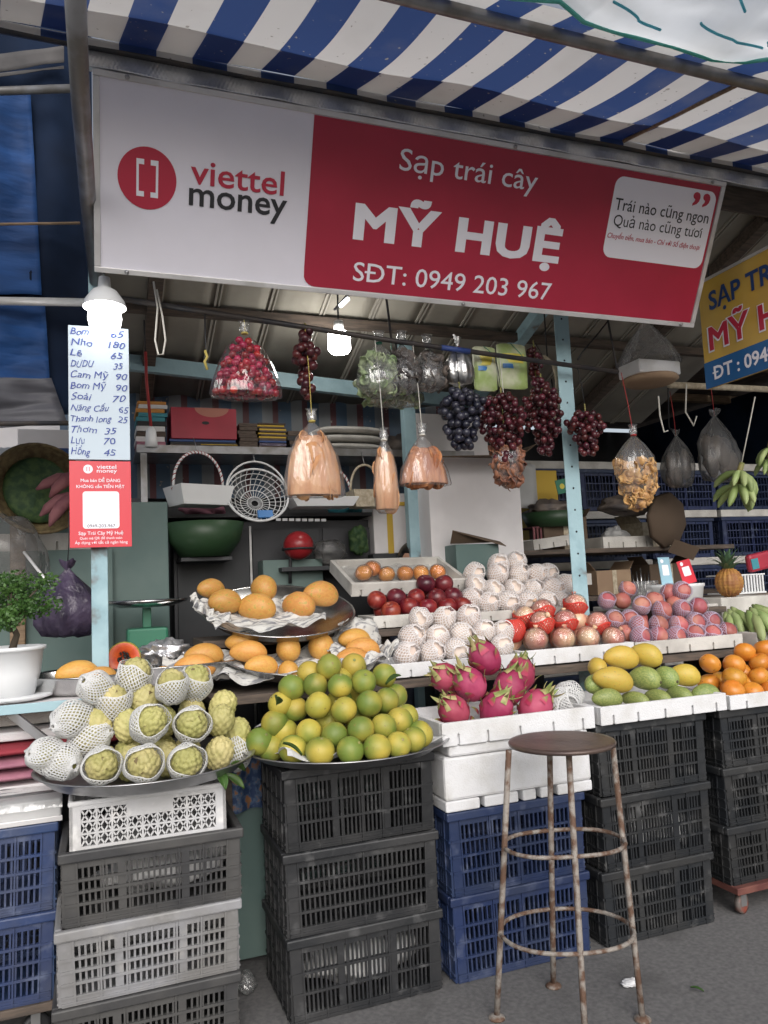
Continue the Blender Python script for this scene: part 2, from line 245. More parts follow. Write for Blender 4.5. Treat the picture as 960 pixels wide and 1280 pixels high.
class MB:
    def __init__(s): s.v = []; s.f = []; s.sm = []
    def add(s, vs, fs, smooth=False, T=None):
        n = len(s.v); s.v += [tuple(T @ Vector(p)) if T else tuple(p) for p in vs]
        s.f += [tuple(i + n for i in f) for f in fs]; s.sm += [smooth]*len(fs); return s
    def box(s, x0, y0, z0, x1, y1, z1, T=None):
        v = [(x0, y0, z0), (x1, y0, z0), (x1, y1, z0), (x0, y1, z0), (x0, y0, z1), (x1, y0, z1), (x1, y1, z1), (x0, y1, z1)]
        return s.add(v, [(0, 3, 2, 1), (4, 5, 6, 7), (0, 1, 5, 4), (1, 2, 6, 5), (2, 3, 7, 6), (3, 0, 4, 7)], False, T)
    def bar(s, a, b, w, h=None, up=(0, 0, 1)):          # square bar between two points
        a = Vector(a); b = Vector(b); d = b - a; L = d.length; h = h or w
        q = d.to_track_quat('X', 'Z'); T = Matrix.Translation(a) @ q.to_matrix().to_4x4()
        return s.box(0, -w/2, -h/2, L, w/2, h/2, T)
    def tube(s, pts, r, seg=8, caps=True, T=None):
        pts = [Vector(p) for p in pts]; n = len(pts); rs = r if hasattr(r, '__len__') else [r]*n
        vs = []; fs = []; prev = None
        for i, p in enumerate(pts):
            d = (pts[min(i+1, n-1)] - pts[max(i-1, 0)]).normalized()
            if prev is None:
                u = d.orthogonal().normalized()
            else:
                u = (prev - d*prev.dot(d)).normalized()
            prev = u; v2 = d.cross(u)
            for k in range(seg):
                a = 2*PI*k/seg; vs.append(p + (u*math.cos(a) + v2*math.sin(a))*rs[i])
        for i in range(n-1):
            for k in range(seg):
                k2 = (k+1) % seg; fs.append((i*seg+k, i*seg+k2, (i+1)*seg+k2, (i+1)*seg+k))
        if caps:
            fs.append(tuple(range(seg-1, -1, -1))); fs.append(tuple((n-1)*seg+k for k in range(seg)))
        return s.add(vs, fs, True, T)
    def ring(s, c, R, r, seg=28, sec=6, T=None, sx=1, sy=1):
        vs = []; fs = []
        for i in range(seg):
            a = 2*PI*i/seg
            for k in range(sec):
                b = 2*PI*k/sec; q = R + r*math.cos(b); vs.append((c[0]+q*math.cos(a)*sx, c[1]+q*math.sin(a)*sy, c[2]+r*math.sin(b)))
        for i in range(seg):
            for k in range(sec):
                i2 = (i+1) % seg; k2 = (k+1) % sec; fs.append((i*sec+k, i2*sec+k, i2*sec+k2, i*sec+k2))
        return s.add(vs, fs, True, T)
    def lathe(s, prof, seg=24, T=None, wob=0.0, seed=0, cap=True):
        vs = []; fs = []; n = len(prof)
        for i, (r, z) in enumerate(prof):
            for k in range(seg):
                a = 2*PI*k/seg
                q = r*(1 + wob*noise.noise(Vector((math.cos(a)*2+seed, math.sin(a)*2, z*9)))) if wob else r
                vs.append((q*math.cos(a), q*math.sin(a), z))
        for i in range(n-1):
            for k in range(seg):
                k2 = (k+1) % seg; fs.append((i*seg+k, i*seg+k2, (i+1)*seg+k2, (i+1)*seg+k))
        if cap and prof[0][0] > 1e-5: fs.append(tuple(range(seg-1, -1, -1)))
        if cap and prof[-1][0] > 1e-5: fs.append(tuple((n-1)*seg+k for k in range(seg)))
        return s.add(vs, fs, True, T)
    def sph(s, fn, nu=20, nv=12, T=None):                # fn(theta around, phi 0..pi) -> point
        vs = [fn(0, 0)]
        for j in range(1, nv):
            for i in range(nu): vs.append(fn(2*PI*i/nu, PI*j/nv))
        vs.append(fn(0, PI)); fs = []
        for i in range(nu): fs.append((0, 1+i, 1+(i+1) % nu))
        for j in range(nv-2):
            for i in range(nu):
                a = 1+j*nu+i; b = 1+j*nu+(i+1) % nu; fs.append((a, a+nu, b+nu, b))
        e = len(vs)-1; o = 1+(nv-2)*nu
        for i in range(nu): fs.append((e, o+(i+1) % nu, o+i))
        return s.add(vs, fs, True, T)
    def grid(s, fn, nu, nv, smooth=True, T=None):
        vs = [fn(i/nu, j/nv) for j in range(nv+1) for i in range(nu+1)]
        fs = [(j*(nu+1)+i, j*(nu+1)+i+1, (j+1)*(nu+1)+i+1, (j+1)*(nu+1)+i) for j in range(nv) for i in range(nu)]
        return s.add(vs, fs, smooth, T)
    def mesh(s, name, mat=None):
        me = bpy.data.meshes.new(name); me.from_pydata(s.v, [], s.f); me.polygons.foreach_set('use_smooth', s.sm); me.update()
        if mat: me.materials.append(MATS[mat])
        return me
    def build(s, name, mat, parent=None, **k): return link(name, s.mesh(name, mat), None, parent, **k)
def bevel(o, w=0.004, seg=2):
    m = o.modifiers.new('bevel', 'BEVEL'); m.width = w; m.segments = seg; m.limit_method = 'ANGLE'; return o
def solid(o, t=0.002):
    m = o.modifiers.new('solid', 'SOLIDIFY'); m.thickness = t; m.offset = 0; return o
def bx(name, mat, x0, y0, z0, x1, y1, z1, parent=None, bev=0.004, **k):
    o = MB().box(x0, y0, z0, x1, y1, z1).build(name, mat, parent, **k)
    return bevel(o, bev) if bev else o
def nz(x, y=0, z=0): return noise.noise(Vector((x, y, z)))
ORD = ['leftmost', 'second', 'third', 'fourth', 'fifth', 'sixth', 'seventh', 'eighth', 'ninth', 'tenth', 'eleventh', 'twelfth']
def nth(i, n): return 'rightmost' if i == n-1 and n > 1 else ('leftmost' if i == 0 else ORD[i] + ' from the left')
def text(s, parent, u0, u1, base, mat, off=0.0, ys=1.0, shear=0.0, y=-0.003, space=1.0, name='lettering', maxh=None, hand=0.0):
    off = off*0.8
    c = bpy.data.curves.new('t', 'FONT'); c.body = s; c.bevel_depth = off; c.bevel_resolution = 0; c.shear = shear; c.space_character = space; c.resolution_u = 3; c.extrude = 0.0
    words = s.split(' '); wi = 0; spec = {}
    HORN = {'ơ': 'o', 'ư': 'u', 'Đ': 'D'}; c.body = ''.join(HORN.get(ch, ch) for ch in s)
    for _ in range(len(words)+sum(ch in HORN for ch in s)): c.materials.append(MATS[mat])
    for i, ch in enumerate(s):
        if ch == ' ': wi += 1
        c.body_format[i].material_index = wi
        if ch in HORN: spec[len(words)+len(spec)] = (wi, ch); c.body_format[i].material_index = len(words)+len(spec)-1
    o = bpy.data.objects.new('t', c); COL.objects.link(o)
    dg = bpy.context.evaluated_depsgraph_get(); dg.update()
    me = bpy.data.meshes.new_from_object(o.evaluated_get(dg)); bpy.data.objects.remove(o); bpy.data.curves.remove(c)
    xs = [v.co.x for v in me.vertices]; x0 = min(xs); k = (u1-u0)/(max(xs)-x0)
    ys = maxh/(0.70*k) if maxh else ys
    co = [(u0+(v.co.x-x0)*k, y-0.0004*(v.co.z/off if off else 0), base+v.co.y*k*ys) for v in me.vertices]
    if hand:                                              # uneven pen strokes
        ph = random.random()*9
        co = [(a_+hand*0.6*math.sin(c_*260+ph), b_, c_+hand*math.sin(a_*75+ph)+hand*0.5*math.sin(a_*170+2*ph)) for a_, b_, c_ in co]
    for w_ in range(len(words)):                          # one part for each word
        ids = {}; fs = []
        for p in me.polygons:
            if p.material_index == w_ or spec.get(p.material_index, (-1,))[0] == w_: fs.append([ids.setdefault(i, len(ids)) for i in p.vertices])
        if not fs: continue
        vs_ = [co[i] for i in ids]
        for mi, (wj, ch) in spec.items():                 # horn or bar of the accented letters
            if wj != w_: continue
            pv = [co[i] for p in me.polygons if p.material_index == mi for i in p.vertices]; xa, xb = min(q[0] for q in pv), max(q[0] for q in pv); za, zb = min(q[2] for q in pv), max(q[2] for q in pv); w1, h1 = xb-xa, zb-za
            q = [(xa-0.14*w1, za+0.46*h1), (xa+0.48*w1, za+0.46*h1), (xa+0.48*w1, za+0.58*h1), (xa-0.14*w1, za+0.58*h1)] if ch == 'Đ' else [(xb-0.16*w1, zb-0.16*h1), (xb+0.02*w1, zb-0.12*h1), (xb+0.26*w1, zb+0.20*h1), (xb+0.10*w1, zb+0.24*h1)]
            n_ = len(vs_); vs_ += [(a_, y-0.0008, b_) for a_, b_ in q]; fs.append([n_, n_+1, n_+2, n_+3])
        m2 = bpy.data.meshes.new(name); m2.from_pydata(vs_, [], fs); m2.materials.append(MATS[mat]); link(name, m2, None, parent)
    bpy.data.meshes.remove(me)
def rrect(u0, w0, u1, w1, r, n=6):
    pts = []
    for cx, cz, a0 in ((u1-r, w1-r, 0), (u0+r, w1-r, 90), (u0+r, w0+r, 180), (u1-r, w0+r, 270)):
        for i in range(n+1):
            a = math.radians(a0+90*i/n); pts.append((cx+r*math.cos(a), cz+r*math.sin(a)))
    return pts
def plate_poly(pts, y, name, mat, parent):
    b = MB(); b.add([(p[0], y, p[1]) for p in pts], [tuple(range(len(pts)-1, -1, -1))]); 
    return b.build(name, mat, parent)
# ------------------------------------------------------------------ ground
g = MB(); g.grid(lambda u, v: (-200+400*u, -200+400*v, 0.0), 8, 8); kind(g.build('ground', 'asphalt'), 'structure')

# ------------------------------------------------------------------ roof of the stall
roof = thing('stall_roof', 'beige ribbed board roof over the back of the fruit stall', 'roof', (0, 0, 0))
def rz(y): return 3.50 - (y-3.0)*0.36
pm = MB(); pm.grid(lambda u, v: (0.292*u, 3.0+2.1*v, rz(3.0+2.1*v) + 0.006*math.sin(u*PI)), 4, 1); pme = pm.mesh('roof_panel', 'roof_board')
bm_ = MB(); bm_.box(-0.012, 3.0, -0.012, 0.0, 5.1, 0.0); bm_.box(0.012, 3.0, -0.012, 0.02, 5.1, 0.0)
bm_.v = [(x, y, z + rz(y)) for x, y, z in bm_.v]; bme = bm_.mesh('roof_batten', 'roof_batten')
for i in range(14):
    solid(link('roof_panel', pme, parent=roof, loc=(0.03+0.3*i, 0, 0)), 0.004)
    link('roof_batten', bme, parent=roof, loc=(0.03+0.3*i, 0, 0))
o = MB().bar((0.0, 4.15, rz(4.15)-0.05), (4.1, 4.15, rz(4.15)-0.05), 0.05).build('rafter', 'dark_wood', roof)
o = MB().bar((0.30, 3.05, rz(3.05)-0.05), (0.30, 5.0, rz(5)-0.05), 0.07).build('rafter', 'dark_wood', roof)
o = MB().bar((2.55, 3.05, rz(3.05)-0.05), (2.55, 5.0, rz(5)-0.05), 0.07).build('rafter', 'blue_paint', roof)
o = MB().bar((3.5, 3.05, rz(3.05)-0.05), (3.5, 5.0, rz(5)-0.05), 0.07).build('rafter', 'dark_wood', roof)
bx('fascia', 'dark_wood', 0.03, 2.99, 3.40, 4.9, 3.004, 3.60, roof, 0.002)
# neighbouring roof on the right, darker boards on rafters
r2 = thing('market_roof', 'dark sagging plank roof of the market behind the right side of the stall', 'roof', (0, 0, 0))
for i in range(12):
    x0 = 4.15+0.32*i
    b = MB().box(x0, 2.95, 3.46, x0+0.31, 8.4, 3.49); b.build('plank', 'dark_wood', r2)
for i in range(8):
    b = MB().box(-2.4+0.82*i, 5.15, 3.26, -2.4+0.82*i+0.8, 8.4, 3.29); b.build('plank', 'dark_wood', r2)
for y in (3.5, 4.4, 5.4, 6.6): MB().bar((4.15, y, 3.41), (7.9, y, 3.41), 0.08).build('rafter', 'wood', r2)
# silver bubble foil edge hanging above the sign
f = MB()
def foilp(u, v):
    x = -0.02+4.8*u; a = v*1.0
    return (x, 2.795+0.05*a+0.34*max(0, a-0.5)**1.2 + 0.0026*math.sin(x*420)*math.sin(a*48) + 0.004*nz(x*4, a*3, 2), 3.425 + 0.13*min(1, a/0.6) + 0.012*math.sin(a*5) + 0.006*nz(x*5, v*3))
f.grid(foilp, 1300, 34)
o = f.build('insulation_sheet', 'foil'); solid(o, 0.004)
tag(o, 'strip of silver bubble foil insulation just above the big red and white sign', 'insulation')

# ------------------------------------------------------------------ striped awning
aw = thing('awning', 'blue and white striped cloth awning with mildew specks over the stall front', 'awning', (0, 0, 0))
def awp(u, v):
    x = -1.6+6.4*u; y = 2.77-0.80*v; t = min(1, v/0.8375)
    z = 3.525-0.122*t-0.022*math.sin(t*PI) - (max(0, v-0.8375))*0.3 + 0.010*nz(x*2.3, y*2) + 0.012*math.sin(x*5.5)*math.sin(t*PI)
    return (x, y, z)
a = MB(); a.grid(awp, 120, 26); a.build('canopy', 'awning', aw)
a = MB(); a.grid(lambda u, v: (lambda p: (p[0], p[1], p[2]-0.007-0.004*math.sin(p[0]*7)))(awp(u, v*0.26)), 120, 4); a.build('hem', 'awning', aw)
a = MB(); a.grid(lambda u, v: (-1.6+6.4*u, 2.773+0.004*math.sin(u*60), 3.522-0.028*v), 120, 2); a.build('hem_edge', 'awning', aw)
a = MB(); a.tube([(-1.6, 2.80, 3.515), (4.8, 2.80, 3.515)], 0.022, 8); a.build('tube', 'dark_rail', aw)
a = MB(); a.tube([(-1.6, 2.10, 3.388), (4.8, 2.10, 3.36)], 0.024, 10); a.build('tube', 'steel_tube', aw)
a = MB(); a.tube([(2.30, 2.74, 3.495), (2.38, 2.1, 3.385)], 0.009, 6); a.build('support_rod', 'wood', aw)
# white tarpaulin with green hem above the awning
tp = thing('tarpaulin', 'white tarpaulin with green hem and turquoise scribbles above the striped awning', 'tarpaulin', (0, 0, 0))
EDGE = [(1.008, 1.92, 3.28), (1.229, 1.92, 3.302), (1.406, 1.92, 3.334), (1.493, 1.92, 3.283), (1.632, 1.92, 3.275), (1.845, 1.92, 3.276), (2.016, 1.92, 3.263), (2.163, 1.92, 3.285), (2.287, 1.92, 3.323), (2.676, 1.92, 3.321)]
def edge(u):
    t = u*(len(EDGE)-1); i = min(int(t), len(EDGE)-2); k = t-i; k = k*k*(3-2*k)
    return Vector(EDGE[i]).lerp(Vector(EDGE[i+1]), k)
def tpp(u, v):
    p = edge(u); return (p.x, p.y-0.55*v, p.z+0.10*v-0.05*math.sin(v*PI)+0.03*math.sin(v*5+p.x*6)*v+0.02*nz(p.x*5, v*6))
a = MB(); a.grid(tpp, 60, 20); o = a.build('cloth', 'tarp_white', tp)
a = MB(); a.tube([edge(i/60) for i in range(61)], 0.0075, 6); a.build('green_hem', 'tarp_green', tp)
for k, (u0, u1, vv) in enumerate(((0.36, 0.50, 0.22), (0.55, 0.78, 0.24), (0.75, 0.79, 0.22), (0.58, 0.62, 0.48))):
    a = MB(); a.tube([Vector(tpp(u0+(u1-u0)*i/12, vv-0.10*i/12+0.06*(k == 2)*i/12))+Vector((0, -0.002, -0.004)) for i in range(13)], 0.0045, 5); a.build('scribble', 'tarp_cyan', tp)

# ------------------------------------------------------------------ the large sign
SW, SH = 2.95, 0.711
sg = thing('shop_sign', 'large red and white fruit stall sign board with phone number, tilted over the stall', 'sign', (0.004, 3.1, 2.779), (0.4436, 0, 0))
bx('panel', 'sign_white', 0.01, 0.004, 0.01, SW-0.01, 0.03, SH-0.01, sg, 0)
for nm, q in (('frame_bar', (0, -0.006, 0, SW, 0.034, 0.022)), ('frame_bar', (0, -0.006, SH-0.022, SW, 0.034, SH)), ('frame_bar', (0, -0.0055, 0.022, 0.024, 0.034, SH-0.022)), ('frame_bar', (SW-0.024, -0.0055, 0.022, SW, 0.034, SH-0.022))):
    bx(nm, 'sign_frame', *q, sg, 0.003)
pts = [(SW-0.0255, 0.024), (SW-0.0255, SH-0.024), (0.835, SH-0.024)] + [(0.838, 0.10)] + [(0.838+0.05*(1-math.cos(a)), 0.074-0.05*math.sin(a)) for a in [i*PI/12 for i in range(1, 7)]]
plate_poly(pts, 0.0015, 'red_field', 'sign_red', sg)
c0 = (0.195, 0.365)
plate_poly([(c0[0]+0.109*math.cos(2*PI*i/48), c0[1]+0.112*math.sin(2*PI*i/48)) for i in range(48)], 0.0015, 'logo_disc', 'ink_red', sg)
lg = MB()
for sx in (-1, 1):
    lg.box(sx*0.036-0.0045+c0[0], -0.0005, c0[1]-0.067, sx*0.036+0.0045+c0[0], 0.0008, c0[1]+0.067)
    for sz in (-1, 1):
        x0 = c0[0]+sx*0.036; x1 = c0[0]+sx*0.012; z0 = c0[1]+sz*0.067; z1 = c0[1]+sz*0.048
        lg.box(min(x0, x1), -0.0009, min(z0, z1), max(x0, x1), 0.0006, max(z0, z1))
lg.build('logo_phone', 'ink_white', sg)
T = lambda s, pl, pr, base, mat, **k: text(s, sg, pl[0], pr[0], base[1], mat, y=0.0005, **k)
T('viettel', (0.357, 0.366), (0.73, 0.385), (0.394, 0.37), 'ink_red', off=0.012, ys=0.86)
T('money', (0.353, 0.289), (0.747, 0.294), (0.359, 0.29), 'ink_black', off=0.016, ys=0.92)
T('Sạp trái cây', (1.219, 0.542), (1.893, 0.549), (1.242, 0.535), 'ink_white', off=0.004, ys=0.86)
T('MỸ HUỆ', (1.041, 0.242), (2.071, 0.308), (1.055, 0.243), 'ink_white', off=0.052, ys=0.72, space=1.06)
T('SĐT: 0949 203 967', (1.058, 0.068), (2.059, 0.086), (1.073, 0.066), 'ink_white', off=0.006, ys=0.88)
pa, pb = (2.307, 0.288), (2.91, 0.661)
plate_poly(rrect(pa[0], (2.935, 0.293)[1], (2.912, 0.587)[0], (2.301, 0.658)[1], 0.045), 0.0005, 'slogan_bubble', 'ink_white', sg)
T2 = lambda s, pl, pr, base, mat, **k: text(s, sg, pl[0], pr[0], base[1], mat, y=-0.0006, **k)
T2('Trái nào cũng ngon', (2.327, 0.516), (2.891, 0.539), (2.337, 0.51), 'ink_black', off=0.004, ys=1.05)
T2('Quả nào cũng tươi', (2.336, 0.438), (2.869, 0.461), (2.345, 0.439), 'ink_black', off=0.0, ys=1.05)
T2('Chuyển tiền, mua bán - Chỉ với Số điện thoại', (2.317, 0.385), (2.878, 0.412), (2.322, 0.382), 'ink_red', off=0.004, shear=0.25, ys=1.1)
T2('”', (2.769, 0.643), (2.875, 0.657), (2.826, 0.486), 'ink_red', off=0.02, ys=0.8)
for (u, v_) in ((0.12, 0.011), (1.6, 0.011), (2.86, 0.011), (0.12, SH-0.011), (1.75, SH-0.011), (2.86, SH-0.011)):
    MB().lathe([(0.009, 0), (0.009, 0.005), (0.0, 0.008)], 8).build('screw', 'steel_dull', sg, loc=(u, -0.006, v_), rot=(PI/2, 0, 0))

# ------------------------------------------------------------------ the yellow sign on the right, hung end-on to the street
YX = 3.19
YO = (3.19, 3.289, 2.507); YT = (3.19, 3.26, 3.118)
ys = thing('yellow_sign', 'yellow and blue hanging sign with red letters at the right edge', 'sign', (YX, YO[1], YO[2]), (0, 0, -PI/2))
yh = YT[2]-YO[2]; yl = 1.2
bx('panel', 'sign_yellow', 0, 0.003, 0, yl, 0.02, yh, ys, 0)
bx('blue_band', 'sign_blue', 0, -0.001, 0, yl, 0.002, yh*0.24, ys, 0)
for q in ((0, yh-0.012, yl, yh+0.004),): bx('frame_bar', 'sign_frame', q[0], -0.004, q[1], q[2], 0.024, q[3], ys, 0.002)
yu = lambda p: YO[1]-p[1]
p1 = (3.19, 3.214, 2.944); p1e = (3.19, 2.961, 2.938)
k1 = (yu(p1e)-yu(p1)); text('SẠP TRÁI', ys, yu(p1), yu(p1)+k1*2.15, yh*0.70, 'ink_navy', off=0.03, ys=1.05, y=-0.002)
p2 = (3.19, 3.235, 2.66); p2e = (3.19, 2.944, 2.679); k2 = yu(p2e)-yu(p2)
text('MỸ HUỆ', ys, yu(p2)-0.012, yu(p2)+k2*2.5+0.012, yh*0.335, 'ink_white', off=0.075, ys=0.9, y=-0.0015)
text('MỸ HUỆ', ys, yu(p2), yu(p2)+k2*2.5, yh*0.34, 'ink_red', off=0.035, ys=0.9, y=-0.0035)
p3 = (3.19, 3.221, 2.53); p3e = (3.19, 2.878, 2.545); k3 = yu(p3e)-yu(p3)
text('ĐT : 0949', ys, yu(p3), yu(p3)+k3*1.2, yh*0.065, 'ink_white', off=0.03, ys=1.0, y=-0.003)
for u in (0.08, 1.05):
    MB().tube([(u, 0.01, yh), (u, 0.01, yh+0.5)], 0.004, 5).build('hanger', 'cord_black', ys)

# ------------------------------------------------------------------ posts and rails
b = MB(); b.box(-0.032, -0.022, 1.10, 0.032, 0.022, 3.30)
lp = b.build('steel_post', 'blue_paint', loc=(0.012, 3.36, 0)); bevel(lp, 0.003); tag(lp, 'pale blue steel post on the left carrying the handwritten price board', 'post')
b = MB().tube([(-0.041, 1.98, 3.172), (-0.032, 2.5, 3.087), (-0.016, 3.0, 3.02), (0.014, 3.33, 2.832)], 0.030, 12)
o = b.build('steel_pipe', 'steel_tube'); tag(o, 'slanting grey steel pipe at the left end of the big sign', 'pipe')
cp = thing('perforated_post', 'pale blue perforated angle iron post standing in the middle of the fruit', 'post', (2.36, 3.42, 0))
b = MB(); b.box(-0.045, -0.004, 0.0, 0.045, 0.0, 3.34); b.box(0.041, 0.0, 0.0, 0.045, 0.05, 3.34); b.build('angle_iron', 'blue_paint', cp)
hole = MB().lathe([(0.0055, 0), (0.0055, 0.0015)], 8).mesh('hole', 'cord_black')
for i in range(17): link('hole', hole, parent=cp, loc=(0.0, -0.0045, 1.28+0.115*i), rot=(PI/2, 0, 0))
b = MB(); b.box(-0.04, -0.03, 0.0, 0.04, 0.03, 3.02); o = b.build('steel_post', 'blue_paint', loc=(1.829, 4.35, 2.148)); o.location.z = 0
bevel(o); tag(o, 'pale blue post in the dark at the back of the stall', 'post')
rl = thing('hanging_rail', 'thin dark steel rail under the sign with fruit bags hung from it', 'rail', (0, 0, 0))
RA, RB = Vector((0.035, 3.32, 2.768)), Vector((2.625, 3.32, 2.585))
MB().tube([RA, RA.lerp(RB, 0.5)+Vector((0, 0, -0.01)), RB], 0.013, 8).build('bar', 'dark_rail', rl)
MB().tube([RA.lerp(RB, 0.60)+Vector((0, 0, -0.008)), RA.lerp(RB, 0.66)+Vector((0, 0, -0.007))], 0.0145, 8).build('tape_wrap', 'rail_blue', rl)
for t in (0.0, 0.5, 1.0):
    p = RA.lerp(RB, t); MB().tube([p, p+Vector((0, 0.12, rz(3.44)-p.z))], 0.006, 6).build('hanger', 'dark_rail', rl)
def rail_at(x):
    t = (x-RA.x)/(RB.x-RA.x); return RA.lerp(RB, t)
b = MB().bar((0.14, 4.6, 2.871), (2.232, 4.6, 2.732), 0.05, 0.09); o = b.build('steel_beam', 'blue_paint'); tag(o, 'pale blue steel beam under the roof at the back', 'beam')
# side pole under the white tub (long pale bamboo on the right)
b = MB().tube([(3.476, 3.9, 2.711), (4.54, 3.9, 2.724)], 0.022, 8); o = b.build('bamboo_pole', 'wicker_pale'); tag(o, 'pale bamboo pole running behind the yellow sign', 'pole')

# ------------------------------------------------------------------ back of the stall
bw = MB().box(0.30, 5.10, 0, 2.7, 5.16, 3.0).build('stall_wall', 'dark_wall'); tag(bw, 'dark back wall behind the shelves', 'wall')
gp = thing('green_cabinet', 'dull green steel cabinet standing behind the left post', 'cabinet', (-0.75, 4.35, 0))
bx('body', 'green_panel', 0, 0, 0.02, 1.12, 0.5, 2.02, gp); bx('door_edge', 'dark_wall', 0.44, -0.012, 0.1, 0.455, 0, 1.95, gp, 0); bx('handle', 'steel_dull', 0.50, -0.03, 1.45, 0.515, -0.012, 1.62, gp, 0.002)
fr = thing('dark_fridge', 'dark panelled cabinet below the shelf at the back', 'cabinet', (0.42, 4.62, 0))
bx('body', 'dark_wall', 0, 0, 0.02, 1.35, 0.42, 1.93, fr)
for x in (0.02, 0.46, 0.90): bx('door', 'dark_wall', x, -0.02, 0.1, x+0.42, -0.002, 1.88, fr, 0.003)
bx('door_edge', 'steel_dull', 0.444, -0.012, 0.1, 0.456, -0.002, 1.9, fr, 0)
kc = MB().box(0, 0, 0, 0.36, 0.3, 0.22).build('small_locker', 'green_panel', loc=(0.909, 4.45, 1.465)); bevel(kc); tag(kc, 'low grey green locker top beside the tray of tangerines', 'locker')
stand_k = bx('locker_stand', 'dark_wall', (0.909, 4.45, 1.465)[0], 4.46, 0, (0.909, 4.45, 1.465)[0]+0.36, 4.60, (0.909, 4.45, 1.465)[2]-0.001)
tag(stand_k, 'dark stand under the low grey green locker', 'stand')
bd = MB(); bd.grid(lambda u, v: (-0.2+2.9*u, 5.0+0.015*math.sin(u*70), 2.12+0.68*v), 90, 3); o = bd.build('striped_backdrop', 'backdrop'); tag(o, 'dim blue and red striped cloth hung behind the upper shelf', 'cloth')
sh = thing('wall_shelf', 'grey steel wall shelf loaded with boxes and paper', 'shelf', (0, 0, 0))
SZ = 2.36
bx('board', 'steel_dull', 0.22, 4.5, SZ-0.025, 2.35, 4.98, SZ, sh, 0.003); bx('lip', 'steel_tube', 0.22, 4.492, SZ-0.04, 2.35, 4.4995, SZ+0.004, sh, 0)
for x in (0.24, 2.30): bx('upright', 'steel_tube', x, 4.50, 0.0, x+0.035, 4.535, SZ-0.042, sh, 0)
bx('lower_board', 'dark_wall', 0.28, 4.54, 1.95, 1.72, 4.96, 1.97, sh, 0)
clip = bx('rail_clips', 'white_plastic', 0, 0, 0, 0.03, 0.006, 0.016, sh, 0.001, loc=(1.006, 4.5, 1.92))
for i in range(1, 8): link('rail_clips', clip.data, parent=sh, loc=(clip.location.x+0.04*i, clip.location.y, clip.location.z-0.001*i))
# white wall and things far left behind the tarpaulin
lw = MB().box(-2.6, 5.3, 0, 0.3, 5.36, 3.1).build('plaster_wall', 'white_card'); tag(lw, 'grey white wall far back on the left', 'wall')
# ------------------------------------------------------------------ blue tarpaulin wall on the left
tw = thing('tarpaulin_wall', 'blue tarpaulin sheets hung on rods at the left end of the stall', 'tarpaulin', (0, 0, 0))
def sheet(pl, pr, ql, qr, mat, name, nu=24, nv=24, amp=0.02, fr=9, T=None):
    # four world corners: top-left, top-right, bottom-left, bottom-right, with soft folds
    A, B, Cc, D = map(Vector, (pl, pr, ql, qr)); m = MB()
    def fn(u, v):
        p = A.lerp(B, u).lerp(Cc.lerp(D, u), v); k = math.sin(v*PI)*0.7+0.3
        return (p.x, p.y + amp*k*(math.sin(u*fr+2*nz(u*2, v*3)) + 0.8*nz(u*5, v*4, 3) + 0.7*abs(nz(u*9+v*4, v*11-u*3, 5))), p.z + 0.012*nz(u*6, v*2, 7))
    m.grid(fn, nu, nv); return solid(m.build(name, mat, T), 0.002)
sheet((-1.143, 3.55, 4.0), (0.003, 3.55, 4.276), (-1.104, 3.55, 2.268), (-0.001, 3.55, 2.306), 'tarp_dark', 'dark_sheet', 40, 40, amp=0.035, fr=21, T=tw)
sheet((-1.118, 3.5, 3.562), (-0.252, 3.5, 3.751), (-1.099, 3.5, 2.726), (-0.209, 3.5, 2.821), 'tarp_blue', 'blue_sheet', 40, 40, amp=0.03, fr=15, T=tw)
sheet((-1.093, 3.48, 2.719), (-0.196, 3.48, 2.786), (-1.083, 3.48, 2.299), (-0.178, 3.48, 2.436), 'tarp_blue', 'blue_sheet', 40, 40, amp=0.03, fr=15, T=tw)
sheet((-1.107, 3.46, 3.599), (-0.112, 3.46, 3.96), (-1.105, 3.46, 3.505), (-0.112, 3.46, 3.88), 'tarp_band', 'pale_band', 12, 4, 0.004, T=tw)
sheet((-1.099, 3.44, 3.52), (-0.112, 3.44, 3.851), (-1.098, 3.44, 3.494), (-0.112, 3.44, 3.836), 'tarp_band', 'pale_band', 12, 3, 0.003, T=tw)
sheet((-1.061, 3.4, 2.388), (-0.171, 3.46, 2.445), (-1.054, 3.4, 2.115), (-0.11, 3.46, 2.258), 'tarp_grey', 'grey_sheet', amp=0.03, T=tw)
for i, (p, q, r, m) in enumerate((((-1.092, 3.42, 3.495), (-0.034, 3.42, 3.748), 0.018, 'steel_tube'), ((-1.067, 3.4, 2.691), (-0.035, 3.4, 2.764), 0.018, 'sign_frame'), ((-1.05, 3.38, 2.195), (-0.101, 3.38, 2.234), 0.010, 'dark_rail'), ((-1.093, 3.46, 2.994), (-0.052, 3.46, 3.143), 0.006, 'wood'))):
    MB().tube([p, q], r, 8).build('rod', m, tw)

